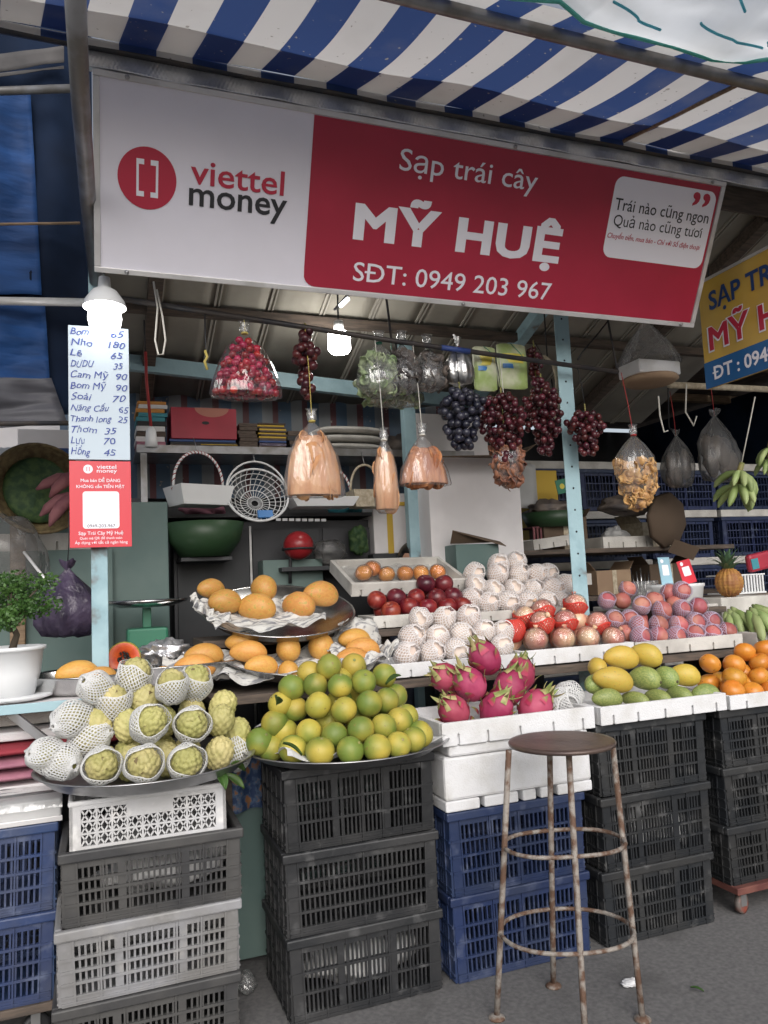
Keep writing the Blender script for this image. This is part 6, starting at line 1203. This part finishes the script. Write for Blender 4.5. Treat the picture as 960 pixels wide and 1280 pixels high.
stack('dark cartons behind the large dried fruit bag', 'boxes', 'carton_pile', (1.107, 4.53, 2.388), (1.223, 4.53, 2.391), [0.03, 0.025, 0.03, 0.03], ['black_stuff', 'brown_stack'])
def bowed(lab, p, q, z, h, mt='foam_dirty'):
    m = MB(); m.sph(lambda t, ph: ((q[0]-p[0])/2*math.copysign(abs(math.sin(ph)*math.cos(t))**0.5, math.cos(t)), 0.14*math.copysign(abs(math.sin(ph)*math.sin(t))**0.5, math.sin(t)), h*math.cos(ph)-0.02*(math.sin(ph)*math.cos(t))**2), 40, 12); tag(m.build('foam_sheet', mt, loc=((p[0]+q[0])/2, 4.68, z)), lab, 'foam slab', 'bowed foam slabs on the shelf')
for i in range(3): bowed(('lowest', 'middle', 'uppermost')[i]+' bowed white foam slab stacked on the shelf', (1.277, 4.68, 2.503), (1.779, 4.68, 2.517), SZ+0.036+0.055*i, 0.022)

# ------------------------------------------------------------------ baskets and things below the shelf
def handle_basket(lab, loc, W, D, H, mat, hh, wrap=False, rot=(0, 0, 0)):
    o = thing('handled_basket', lab, 'basket', loc, rot, 'baskets hung below the shelf'); m = MB()
    m.add(*(lambda v: (v, [(0, 1, 5, 4), (1, 2, 6, 5), (2, 3, 7, 6), (3, 0, 4, 7), (0, 3, 2, 1)]))([(-W*.42, -D*.42, 0), (W*.42, -D*.42, 0), (W*.42, D*.42, 0), (-W*.42, D*.42, 0), (-W/2, -D/2, H), (W/2, -D/2, H), (W/2, D/2, H), (-W/2, D/2, H)])); solid(m.build('tub', mat, o), 0.008)
    m = MB(); pts = [(W*0.48*math.cos(PI*k/16), 0, H*0.8+hh*math.sin(PI*k/16)**0.8) for k in range(17)]; m.tube(pts, 0.0075, 8); m.build('handle', 'white_plastic' if wrap else mat, o)
    if wrap:
        sp_ = []
        for k in range(161):
            t = k/10; i = min(int(t), 15); p = Vector(pts[i]).lerp(Vector(pts[i+1]), t-i); dd = (Vector(pts[i+1])-Vector(pts[i])).normalized(); nn = Vector((0, 1, 0)); bb = dd.cross(nn); a_ = k*0.9
            sp_.append(p+(nn*math.cos(a_)+bb*math.sin(a_))*0.008)
        MB().tube(sp_, 0.0028, 4).build('wrapping', 'cord_red', o)
    MB().tube([(0, 0, H*0.8+hh), (0, 0.05, H*0.8+hh+0.09)], 0.003, 5).build('hook', 'steel_dull', o); return o
handle_basket('white box basket with red-wrapped arched handle below the shelf', (0.544, 4.38, 2.001), 0.32, 0.22, 0.105, 'white_plastic', 0.22, True, (0, 0, 0.35))
handle_basket('small pale wicker basket with thin handle beside the narrow dried fruit bag', (1.538, 4.38, 1.984), 0.20, 0.16, 0.10, 'wicker_pale', 0.18)
handle_basket('shallow pale basket with wrapped handle behind the large dried fruit bag', (1.262, 4.4, 1.989), 0.40, 0.22, 0.05, 'white_plastic', 0.22, True)
cl = thing('wire_colander', 'round white wire colander hanging tilted below the shelf', 'colander', (0.872, 4.36, 2.061), (PI/2-0.45, 0, 0))
m = MB()
for r_, z in ((0.178, 0.0), (0.165, -0.03), (0.145, -0.055), (0.118, -0.075), (0.085, -0.088), (0.045, -0.095)): m.ring((0, 0, z), r_, 0.003 if r_ < 0.17 else 0.007, 40, 5)
for k in range(28):
    a = 2*PI*k/28; m.tube([(0.178*math.cos(a), 0.178*math.sin(a), 0), (0.150*math.cos(a+0.1), 0.150*math.sin(a+0.1), -0.05), (0.09*math.cos(a+0.25), 0.09*math.sin(a+0.25), -0.086), (0.02*math.cos(a+0.4), 0.02*math.sin(a+0.4), -0.097)], 0.0022, 4)
m.build('wire_bowl', 'white_plastic', cl); MB().tube([(0.178*math.cos(PI*k/16), 0.05*math.sin(PI*k/16)+0.02, 0.05+0.02*math.sin(PI*k/16)) if False else (0.18*math.cos(PI*k/16), 0.21*math.sin(PI*k/16), 0.03*math.sin(PI*k/16)) for k in range(17)], 0.006, 6).build('handle', 'white_plastic', cl)
bx('blue_pack', 'pack_blue', 0.0, -0.12, -0.075, 0.09, -0.07, -0.055, cl, 0.004); MB().tube([(0, 0.205, 0.03), (0, 0.27, 0.03)], 0.003, 5).build('hook', 'steel_dull', cl)
gb = MB().lathe([(0.0, -0.105), (0.13, -0.10), (0.19, -0.02), (0.215, 0.08), (0.222, 0.08), (0.197, -0.025), (0.135, -0.108), (0.0, -0.113)], 32).build('green_bowl', 'green_bowl', loc=(0.576, 4.42, 1.823)); tag(gb, 'dark green plastic bowl below the white box basket', 'bowl')
bx('bowl_bracket', 'dark_wall', gb.location.x-0.14, 4.34, gb.location.z-0.135, gb.location.x+0.14, 4.61, gb.location.z-0.114, None, 0.002); tag(bpy.data.objects['bowl_bracket'], 'dark ledge carrying the green bowl', 'ledge')
rball = thing('red_helmet', 'shiny dark red helmet under the shelf clips', 'helmet', (1.112, 4.4, 1.763))
MB().sph(lambda t, p: (0.088*math.sin(p)*math.cos(t), 0.095*math.sin(p)*math.sin(t), 0.085*math.cos(p)), 28, 18).build('shell', 'red_ball', rball); MB().ring((0, 0, -0.02), 0.0915, 0.007, 30, 6).build('trim', 'black_stuff', rball)
MB().tube([(-0.05, 0, -0.06), (-0.055, 0.01, -0.22)], 0.010, 6).build('strap', 'black_stuff', rball)
crumple('pale_bag', 'pale grey bag beside the red helmet', 'bag', (1.316, 4.45, 1.723), (0.10, 0.08, 0.075), 'grey_bag', 31, amp=0.2)
crumple('green_bundle', 'dark green bundle right of the red helmet', 'bundle', (1.518, 4.5, 1.789), (0.06, 0.06, 0.085), 'green_weave', 33, amp=0.3)
bx('goods_ledge', 'dark_wall', 1.0, 4.36, (1.316, 4.45, 1.723)[2]-0.11, 1.75, 4.60, (1.316, 4.45, 1.723)[2]-0.085, None, 0.002); tag(bpy.data.objects['goods_ledge'], 'dark ledge under the red helmet', 'ledge')
tc_ = thing('taped_carton', 'white carton with yellow tape behind the back post', 'box', ((1.63, 4.5, 1.707)[0], 4.52, (1.63, 4.5, 1.707)[2]))
bx('body', 'white_card', 0.0, 0, 0, 0.48, 0.3, 0.38, tc_, 0.006); bx('tape', 'yellow_paper', 0.09, -0.002, 0.0, 0.13, -0.0005, 0.38, tc_, 0); bx('tape', 'yellow_paper', 0.0, -0.003, 0.30, 0.48, -0.0022, 0.325, tc_, 0)
bx('carton_stand', 'dark_wall', tc_.location.x-0.02, 4.50, 0, tc_.location.x+0.5, 4.9, tc_.location.z-0.001, None, 0.003); tag(bpy.data.objects['carton_stand'], 'dark stand under the taped white carton', 'stand')
# large white carton with opened flaps
bcx = (1.855, 4.15, 1.69); bcr = (2.475, 4.15, 1.673)
wb = thing('open_carton', 'large white carton with spread flaps behind the red grapes', 'box', (bcx[0], 4.15, bcx[2]-0.10), (0, 0.0, 0))
W = bcr[0]-bcx[0]; H = (2.209, 4.15, 2.259)[2]-wb.location.z
for q in ((0, 0, 0, W, 0.006, H), (0, 0.36, 0, W, 0.366, H), (0, 0.0065, 0, 0.006, 0.3595, H), (W-0.006, 0.0065, 0, W, 0.3595, H)): bx('wall', 'white_card', *q, wb, 0.001)
bx('bottom', 'white_card', 0.007, 0.007, 0.001, W-0.007, 0.359, 0.006, wb, 0)
def flap(lab, pts, mt): 
    m = MB(); m.add(pts, [(0, 1, 2, 3)]); solid(m.build('flap', mt, wb), 0.005)
flap('', [(0.02, -0.002, H), (W-0.02, -0.002, H), (W*0.9, -0.20, H-0.015), (W*0.12, -0.20, H-0.03)], 'cardboard_dark'); flap('', [(0.0, 0.366, H+0.001), (W, 0.366, H+0.001), (W, 0.40, H+0.36), (0.05, 0.40, H+0.36)], 'white_card')
flap('', [(W+0.001, 0.01, H), (W+0.001, 0.35, H), (W+0.16, 0.33, H+0.10), (W+0.16, 0.03, H+0.10)], 'cardboard_dark')
bx('dark_chest', 'dark_wall', bcx[0]-0.02, 4.17, 0, bcr[0]+0.1, 4.5, wb.location.z-0.001, None, 0.003); tag(bpy.data.objects['dark_chest'], 'dark chest under the large white carton', 'chest')
db = thing('dark_crate_box', 'dark teal box with an open brown flap right of the vendor', 'box', ((1.939, 4.0, 1.532)[0], 4.0, (1.939, 4.0, 1.532)[2]))
bx('body', 'green_panel', 0, 0, 0, 0.28, 0.16, 0.19, db, 0.004); m = MB(); m.add([(-0.02, -0.01, 0.27), (0.30, -0.05, 0.17), (0.30, 0.02, 0.20), (-0.01, 0.05, 0.20)], [(0, 1, 2, 3)]); solid(m.build('flap', 'cardboard_dark', db), 0.006)
# the vendor, crouched behind the tray so that only the crown of the head shows
hp = Vector((1.833, 4.42, 1.686))
pe = thing('person', 'person with short black hair bent low behind the tangerine tray', 'person', (hp.x, hp.y+0.05, 0)); hz = hp.z-0.055
me = bpy.data.meshes.new('body'); J = [(0, 0, 0.95), (0, 0.0, 1.15), (0, -0.02, hz-0.27), (0, -0.03, hz-0.14), (0, -0.05, hz-0.02), (0.17, 0, hz-0.28), (0.24, 0.02, hz-0.52), (0.18, -0.18, hz-0.62), (-0.17, 0, hz-0.28), (-0.24, 0.02, hz-0.52), (-0.18, -0.18, hz-0.62), (0.10, 0, 0.88), (0.11, -0.03, 0.48), (0.11, 0.02, 0.06), (-0.10, 0, 0.88), (-0.11, -0.03, 0.48), (-0.11, 0.02, 0.06), (0.11, -0.12, 0.04), (-0.11, -0.12, 0.04)]
E_ = [(0, 1), (1, 2), (2, 3), (3, 4), (2, 5), (5, 6), (6, 7), (2, 8), (8, 9), (9, 10), (0, 11), (11, 12), (12, 13), (0, 14), (14, 15), (15, 16), (13, 17), (16, 18)]
RD = [0.14, 0.13, 0.12, 0.055, 0.085, 0.065, 0.045, 0.032, 0.065, 0.045, 0.032, 0.09, 0.06, 0.04, 0.09, 0.06, 0.04, 0.035, 0.035]
me.from_pydata(J, E_, []); bo = link('body', me, 'shirt', pe); bmm = bmesh.new(); bmm.from_mesh(me); ly = bmm.verts.layers.skin.verify()
bmm.verts.ensure_lookup_table()
for i, v in enumerate(bmm.verts): v[ly].radius = (RD[i], RD[i]); v[ly].use_root = (i == 0)
bmm.to_mesh(me); bmm.free(); bo.modifiers.new('skin', 'SKIN').use_smooth_shade = True; sb = bo.modifiers.new('sub', 'SUBSURF'); sb.levels = 1; sb.render_levels = 2
def headfn(t, p):
    d = Vector((math.sin(p)*math.cos(t), math.sin(p)*math.sin(t), math.cos(p))); fr = max(0, -d.y)
    nose = 0.018*math.exp(-((d.x/0.16)**2+((d.z+0.10)/0.2)**2))*fr; eye = -0.010*math.exp(-(((abs(d.x)-0.36)/0.14)**2+((d.z-0.05)/0.12)**2))*fr
    return (0.078*d.x*(1-0.18*max(0, -d.z)), 0.098*d.y-nose-eye, 0.120*d.z)
MB().sph(headfn, 36, 28).build('head', 'skin', pe, loc=(0, -0.05, hz), rot=(0.35, 0, 0))
MB().sph(lambda t, p: tuple(Vector(headfn(t, p))*1.10+Vector((0, 0.012+(0.028 if math.sin(t) < -0.2 and p > 0.95 else 0), 0.008))) if p < 2.2 else tuple(Vector(headfn(t, p))*0.9+Vector((0, 0.03, 0.02))), 36, 28).build('hair', 'hair', pe, loc=(0, -0.05, hz), rot=(0.35, 0, 0))
# ------------------------------------------------------------------ right-hand side: tub, placards, bananas, pineapple, stock behind
wt0 = Vector((3.301, 3.72, 1.346)); 
tbz = wt0.z-0.035
rt = thing('stock_table', 'dark low table behind the peaches carrying the white tub', 'table', (2.45, 3.60, 0))
bx('top', 'foam_dirty', 0.5, 0.0, tbz-0.035, 2.1, 0.55, tbz-0.001, rt, 0.004)
for x in (0.52, 2.04): bx('leg', 'dark_wood', x, 0.05, 0, x+0.05, 0.10, tbz-0.0355, rt, 0)
tub = thing('white_tub', 'low white plastic tub behind the peaches', 'tub', (wt0.x, wt0.y+0.08, tbz))
MB().lathe([(0.15, 0.0), (0.165, 0.10), (0.172, 0.105), (0.172, 0.122), (0.0, 0.120)], 40).build('body', 'white_plastic', tub)
def stand(lab, p, mat, W, H, rot):
    o = thing('payment_stand', lab, 'placard', p, rot); bx('panel', mat, -W/2, 0, 0, W/2, 0.006, H, o, 0.001)
    plate_poly(rrect(-W*0.28, H*0.33, W*0.28, H*0.72, 0.006), -0.001, 'blank_panel', 'ink_white', o); plate_poly([(0.012*math.cos(2*PI*i/20)-W*0.2, H*0.86+0.012*math.sin(2*PI*i/20)) for i in range(20)], -0.001, 'logo_disc', 'ink_white', o)
    bx('foot', mat, -W/2, 0.006, 0, W/2, 0.05, 0.004, o, 0); return o
stand('pale blue payment stand on the white tub', ((3.201, 3.74, 1.475)[0], 3.74, tbz+0.1225), 'placard_blue', 0.085, 0.165, (-0.12, 0, 0))
stand('red payment stand leaning on the white tub', ((3.355, 3.72, 1.458)[0], 3.72, tbz+0.1225), 'placard_red', 0.10, 0.145, (-0.15, -0.18, 0))
# bananas
bn = MB(); bn.tube([(0, 0, 0), (0.02, 0, -0.012), (0.05, 0, -0.034), (0.075, 0, -0.065), (0.088, 0, -0.10), (0.090, 0, -0.118), (0.0895, 0, -0.126)], [0.006, 0.013, 0.0185, 0.0195, 0.015, 0.007, 0.004], 7); bnm = bn.mesh('banana', 'banana_green')
bs = MB(); bs.tube([(-0.045, 0, -0.012), (0, 0, 0), (0.05, 0, 0.010), (0.09, 0, 0.0), (0.105, 0, -0.01)], [0.007, 0.016, 0.0185, 0.012, 0.004], 7); bsm = bs.mesh('banana', 'banana_green')
def hand(lab, loc, rot, n=9, tiers=2, cord=None, s=1.0):
    o = thing('banana_bunch', lab, 'bananas', loc, rot, 'bunches of green bananas', s)
    MB().tube([(0, 0, -0.09*tiers+0.05), (0, 0, 0.03), (0.004, 0, 0.06)], [0.015, 0.016, 0.014], 8).build('stalk', 'leaf_dry', o)
    for k in range(tiers):
        for i in range(n):
            a = -PI*0.9+PI*1.3*i/(n-1)+0.2*k; link('banana', bnm, parent=o, loc=(0.010*math.cos(a), 0.010*math.sin(a), 0.01-0.075*k), rot=(random.uniform(-.15, .15), random.uniform(-0.35, 0.15), a), sc=random.uniform(0.92, 1.1))
    if cord: MB().tube([Vector((0, 0, 0.05)), Vector((0, 0, 0.05))+Vector((0, 0, cord*0.5))+Vector((-0.01, 0, 0)), Vector((-0.02, 0, cord))], 0.0035, 5).build('cord', 'cord_white', o)
    return o
hand('hanging bunch of green bananas at the right edge', (3.433, 3.35, 2.046), (0.25, 0.15, 0.3), 10, 2, 0.42, 1.05)
hand('hanging bunch of green bananas cut by the right edge of the picture', (3.678, 3.35, 2.189), (0.2, 0.0, 0.0), 7, 2, 0.32, 0.85)
def flat_hand(lab, loc, n, s, rz_):
    o = thing('banana_bunch', lab, 'bananas', loc, (0, 0, rz_), 'bunches of green bananas', s); MB().tube([(0, 0.02, 0.02), (0, 0.04, 0.05)], 0.02, 8).build('stalk', 'leaf_dry', o)
    for k in range(2):
        for i in range(n):
            a = -PI*0.5+(i-(n-1)/2)*0.27; link('banana', bnm, parent=o, loc=(0.015*(i-(n-1)/2), 0.02*k, 0.085+0.012*k-0.01*abs(i-(n-1)/2)), rot=(0, -0.25+0.2*k, a), sc=1.0)
bt = thing('foam_stand', 'dirty foam block carrying green bananas and the pineapple', 'block', (3.20, 3.14, 0))
bx('block', 'foam_dirty', 0.035, 0.0, 1.03, 0.85, 0.42, 1.17, bt, 0.006); bx('base', 'dark_wood', 0.04, 0.05, 0.0, 0.80, 0.40, 1.0295, bt, 0.003)
flat_hand('green banana hand lying left of the larger one at the right edge', (3.335, 3.38, 1.157), 5, 1.0, -0.2); flat_hand('larger green banana hand lying at the right edge', (3.39, 3.26, 1.115), 6, 1.15, 0.1); flat_hand('dark green banana hand behind the others at the right edge', (3.672, 3.5, 1.201), 4, 0.95, 0.3)
for o in [x for x in COL.objects if x.name.startswith('banana_bunch') and x.location.z < 1.6]: o.location.z = 1.172; o.scale = [k*1.25 for k in o.scale]
pz = (3.553, 3.62, 1.343)
pn = thing('pineapple', 'ripe pineapple with spiky blue green crown at the right', 'pineapple', (pz[0], 3.62, pz[2]))
def pf(t, p):
    d = Vector((math.sin(p)*math.cos(t), math.sin(p)*math.sin(t), math.cos(p))); k = 1+0.07*math.sin(t*8+p*14)*math.sin(-t*8+p*14); return (0.075*k*math.copysign(abs(d.x)**0.9, d.x), 0.075*k*math.copysign(abs(d.y)**0.9, d.y), 0.085+0.085*k*d.z)
MB().sph(pf, 64, 36).build('body', 'pine_body', pn)
lf_ = MB(); lf_.grid(lambda u, v: ((u-.5)*0.026*(1-v**1.5), 0.045*v*v, 0.14*v-0.02*v*v+0.004*abs(u-.5)), 2, 7); lfme = lf_.mesh('leaf', 'pine_leaf')
for k in range(34): a = k*2.4; s_ = 1.0-0.5*(k/34); link('leaf', lfme, parent=pn, loc=(0.01*math.cos(a), 0.01*math.sin(a), 0.155+0.03*k/34), rot=(-0.95+0.9*k/34, 0, a), sc=0.7+0.5*s_)
bx('pineapple_block', 'foam_dirty', pz[0]-0.12, 3.57, 0.95 if False else 1.05, pz[0]+0.30, 3.80, pz[2]-0.001, None, 0.006); tag(bpy.data.objects['pineapple_block'], 'foam block under the pineapple', 'block')
# stock behind the right side: blue crates with foam lids
crate_kind('bluebg', 0.66, 0.42, 0.34, 'crate_blue', [8, 8], 4)
cols = [3.25, 3.97, 4.69, 5.41, 6.13]
for ci, x in enumerate(cols):
    for k in range(6):
        crate('bluebg', 'blue crate at the back right, %s column, %s level' % (('leftmost', 'second', 'third', 'fourth', 'rightmost')[ci], ('lowest', 'second', 'third', 'fourth', 'fifth', 'topmost')[k]), x+0.03*math.sin(k*2.3+ci), 5.2+0.03*math.cos(k*3+ci), 0.003+0.405*k, 0.03*math.sin(k+ci*2), 'blue crates stacked at the back right')
        o = bx('foam_sheet', 'foam_dirty', x-0.33+0.04*math.sin(k*1.7+ci), 5.18, 0.003+0.405*k+0.3405, x+0.33, 5.64, 0.003+0.405*k+0.403, None, 0.006); tag(o, 'foam slab on a blue crate at the back right, %s column, %s level' % (('leftmost', 'second', 'third', 'fourth', 'rightmost')[ci], ('lowest', 'second', 'third', 'fourth', 'fifth', 'topmost')[k]), 'foam slab', 'foam slabs on the blue crates')
# cardboard octagon, foam trays, baskets on a dark stand
ds = thing('stock_rack', 'dark rack behind the right side of the stall', 'rack', (2.05, 4.35, 0))
for z in (1.34, 1.66): bx('shelf', 'dark_wood', 0, 0, z, 2.3, 0.6, z+0.03, ds, 0.003)
for x in (0.0, 2.26):
    for y in (0.02, 0.54): bx('upright', 'dark_wood', x, y, 0, x+0.04, y+0.04, 1.3395, ds, 0)
for x in (0.01, 2.25): bx('upright', 'dark_wood', x, 0.5, 1.371, x+0.04, 0.54, 1.6595, ds, 0)
RK = 1.691
ftray('foam tray lying on the rack left of the brown cardboard', (3.264, 4.4, 1.819)[0], 4.42, RK, 0.42, 0.35, 0.08, 4, 'foam_dirty', rot=(0, 0, 0.0))
ftray('foam tray tilted on the rack behind the perforated post', (2.824, 4.38, 1.676)[0]-0.12, 4.40, RK, 0.42, 0.32, 0.07, 4, 'foam_dirty', rot=(0, -0.10, 0.1))
ftray('long foam tray on the lower rack behind the post', 2.10, 4.28, (2.685, 4.28, 1.479)[2]-0.03, 0.95, 0.30, 0.075, 6, 'foam_dirty')
oc = thing('cardboard_tray', 'dark brown octagonal cardboard tray standing on edge behind the chips bag', 'cardboard', (3.734, 4.3, 1.869), (PI/2+0.10, 0.15, 0.2))
MB().lathe([(0.0, 0.0), (0.19, 0.0), (0.20, -0.03), (0.194, -0.03), (0.182, -0.006), (0.0, -0.006)], 8).build('octagon', 'cardboard_dark', oc)
o = MB().box(0, 0, 0, 0.22, 0.004, 0.10).build('cardboard_flap', 'cardboard_dark', loc=(3.687, 4.28, 1.646), rot=(0.5, 0.3, 0)); tag(o, 'brown cardboard flap sticking out under the octagonal tray', 'cardboard')
crumple('dark_bundle', 'dark bundle on the foam tray left of the cardboard', 'bundle', (3.597, 4.55, 1.999), (0.22, 0.14, 0.075), 'veg_dark', 41, amp=0.25)
bkx = (3.086, 4.75, 1.98)
gbk = thing('green_basket', 'green plastic basket heaped with dark goods behind the post', 'basket', (bkx[0], 4.75, RK+0.18))
MB().lathe([(0.0, 0.0), (0.17, 0.0), (0.22, 0.10), (0.228, 0.10), (0.176, -0.006), (0.0, -0.006)], 28).build('tub', 'green_bowl', gbk); crumple('goods', None, None, (0, 0, 0.12), (0.18, 0.16, 0.07), 'veg_dark', 44, parent=gbk)
rbk = thing('brown_basket', 'brown slatted basket below the green one behind the post', 'basket', (bkx[0]-0.02, 4.68, RK))
for k in range(14): bx('slat', 'root_red', -0.19+0.028*k, 0.0, 0.0, -0.175+0.028*k, 0.01, 0.17, rbk, 0)
bx('rim', 'root_red', -0.20, -0.004, 0.171, 0.21, 0.25, 0.179, rbk, 0.002)
yb = thing('yellow_carton', 'yellow carton in daylight left of the perforated post', 'box', ((3.039, 4.9, 2.085)[0], 4.92, RK+0.001)); bx('body', 'yellow_paper', -0.05, 0, 0, 0.22, 0.2, (3.068, 4.92, 2.31)[2]-RK, yb, 0.004); bx('print', 'ink_red', 0.08, -0.002, 0.20, 0.14, -0.0005, 0.23, yb, 0)
gt = bx('green_sign', 'pack_green', 0, 0, 0, 0.14, 0.006, 0.10, None, 0.001, loc=(3.05, 4.6, 2.088), rot=(0, -0.2, 0)); gt.data.materials[0] = MATS['scale_green']; tag(gt, 'small green card with yellow spot behind the post', 'card')
plate_poly([(0.045+0.02*math.cos(2*PI*i/16), 0.05+0.02*math.sin(2*PI*i/16)) for i in range(16)], -0.002, 'spot', 'pack_yellow', gt)
wsack = MB(); wsack.grid(lambda u, v: (2.62+0.42*u, 4.85+0.02*math.sin(u*9), 2.02+0.42*v-0.10*v*u), 12, 8); o = solid(wsack.build('grey_curtain', 'grey_case'), 0.003); tag(o, 'pale grey sheet hanging behind the red grapes', 'sheet')
# grey clear bags hanging at right
for i, (p, s_, l, m_) in enumerate((((3.83, 3.9, 2.518), (0.17, 0.44, 0.09), 'large grey plastic bag hanging behind the green bananas', 'grey_bag'), ((3.589, 4.0, 2.398), (0.12, 0.34, 0.08), 'brownish plastic bag hanging right of the chips bag', 'grey_bag'))):
    sack('hanging_bag', l, p, s_[0], s_[1], s_[2], m_, 50+i, 'veg_dark', 'cord_red', 'grey bags hanging at the right', Vector(p)+Vector((-0.02, 0, 0.30)))
# cutlery tub and small bottles in the dark
cu = thing('clear_tub', 'clear tub of utensils left of the blue payment stand', 'tub', ((3.106, 3.85, 1.452)[0], 3.85, tbz)); bx('body', 'hazy_bag', -0.08, -0.05, 0, 0.08, 0.05, 0.15, cu, 0.004)
for k in range(5): MB().tube([(-0.05+0.022*k, 0, 0.02), (-0.06+0.03*k, 0.01, 0.19+0.02*(k % 3))], 0.004, 5).build('utensil', 'steel', cu)
wbk = thing('white_basket', 'white slotted basket behind the pineapple', 'basket', ((4.062, 3.95, 1.341)[0]-0.06, 3.95, (4.062, 3.95, 1.341)[2]))
for k in range(13): bx('slat', 'white_plastic', -0.14+0.025*k, 0, 0.012, -0.128+0.025*k, 0.008, 0.12, wbk, 0)
bx('rim', 'white_plastic', -0.145, -0.003, 0.1205, 0.185, 0.18, 0.13, wbk, 0.002); bx('base', 'white_plastic', -0.145, -0.003, 0, 0.185, 0.18, 0.0115, wbk, 0.002); bx('label', 'placard_blue', -0.10, -0.004, 0.03, -0.02, -0.001, 0.10, wbk, 0)
bx('basket_stand', 'dark_wood', wbk.location.x-0.3, 3.94, 0, wbk.location.x+0.4, 4.2, wbk.location.z-0.001, None, 0.003); tag(bpy.data.objects['basket_stand'], 'dark stand at the right edge under the white basket', 'stand')
rp_ = thing('red_packet', 'red and blue printed packet at the right edge', 'packet', (4.082, 3.95, 1.616), (0, -0.15, 0)); bx('pouch', 'red_box', 0, 0, 0, 0.24, 0.05, 0.12, rp_, 0.02); bx('print', 'teal_pack', 0.01, -0.002, 0.02, 0.07, 0.0, 0.09, rp_, 0); rp_.location.z = wbk.location.z+0.135
# far wall closing the market
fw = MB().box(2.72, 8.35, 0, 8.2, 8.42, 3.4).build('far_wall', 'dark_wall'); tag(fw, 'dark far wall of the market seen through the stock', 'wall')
sheet((6.7, 3.6, 3.42), (6.7, 8.3, 3.42), (6.7, 3.6, 0.3), (6.7, 8.3, 0.3), 'tarp_dark', 'divider', amp=0.0)  # added sheet, keeps sky light from entering on the right
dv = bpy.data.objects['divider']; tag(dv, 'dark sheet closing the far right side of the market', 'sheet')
lp_ = solid(link('fallen_leaf', leafme, None, loc=(2.019, 2.345, 0.006), rot=(0.05, 0.1, 0.8), sc=0.6), 0.0006); tag(lp_, 'small pale leaf lying on the ground right of the stool', 'leaf')
# more stock cluttering the dark back of the right side
def carton(lab, p, W, D, H, mt, rzz=0.0, tape=True):
    o = thing('carton', lab, 'box', p, (0, 0, rzz), 'cartons cluttering the back of the stall'); bx('body', mt, 0, 0, 0, W, D, H, o, 0.004)
    if tape: bx('tape', 'wicker_pale', W*0.45, -0.0015, 0.001, W*0.57, -0.0004, H-0.001, o, 0)
    for k, (sx, e) in enumerate(((0.0, 0.5), (W, -0.5))):
        m = MB(); m.add([(sx, 0.01, H), (sx, D-0.01, H), (sx+(0.4 if sx else -0.4)*D*0.5, D-0.02, H+0.06), (sx+(0.4 if sx else -0.4)*D*0.5, 0.02, H+0.06)], [(0, 1, 2, 3)]); solid(m.build('flap', mt, o), 0.003)
carton('brown carton with open flaps at the left end of the rack', (2.12, 4.62, 1.691), 0.26, 0.2, 0.20, 'cardboard', 0.1)
carton('dark brown carton on the rack behind the chips bag', (2.95, 4.66, 1.691), 0.34, 0.24, 0.24, 'cardboard_dark', -0.1)
carton('pale carton at the right end of the rack', (3.75, 4.60, 1.691), 0.32, 0.24, 0.19, 'wicker_pale', 0.15)
carton('small brown carton on the lower rack board', (3.25, 4.50, 1.371), 0.30, 0.24, 0.17, 'cardboard', 0.05)
carton('dark carton on the lower rack board behind the white tub', (3.72, 4.52, 1.371), 0.34, 0.22, 0.2, 'cardboard_dark', -0.05)
for i, (p, s_, mt, l) in enumerate((((2.62, 4.72, 1.76), (0.15, 0.1, 0.075), 'veg_dark', 'dark crumpled sack between the cartons on the rack'), ((3.52, 4.62, 1.77), (0.10, 0.09, 0.08), 'grey_case', 'grey crumpled sack between the cartons on the rack'), ((2.75, 4.55, 1.43), (0.16, 0.1, 0.06), 'cloth_pink', 'faded pink bundle on the lower rack board'), ((1.95, 4.80, 2.44), (0.12, 0.09, 0.085), 'veg_dark', 'dark bundle at the right end of the wall shelf'), ((0.62, 4.78, 2.02), (0.13, 0.1, 0.055), 'cloth_pink', 'faded bundle on the lower board behind the white basket'), ((1.52, 4.76, 2.03), (0.11, 0.1, 0.06), 'teal_pack', 'teal bundle on the lower board behind the wicker basket'))):
    crumple('cloth_bundle', l, 'bundle', p, s_, mt, 70+i, 'bundles cluttering the back of the stall', n=16, amp=0.3)
for i, (x, y, z0, z1, l) in enumerate(((3.05, 4.6, 3.0, 2.62, 'thin dark cord hanging from the roof left of the clear tent'), (3.9, 4.4, 3.35, 2.55, 'dark cord hanging from the roof behind the wire hooks'), (1.75, 4.3, 3.0, 2.75, 'short dark cord under the roof right of the lit bulb'))):
    cordthing(l, [(x, y, z0), (x+0.02, y, (z0+z1)/2), (x-0.01, y, z1), (x+0.02, y, z1-0.03)], 'cord_black', 0.005, 'rope')
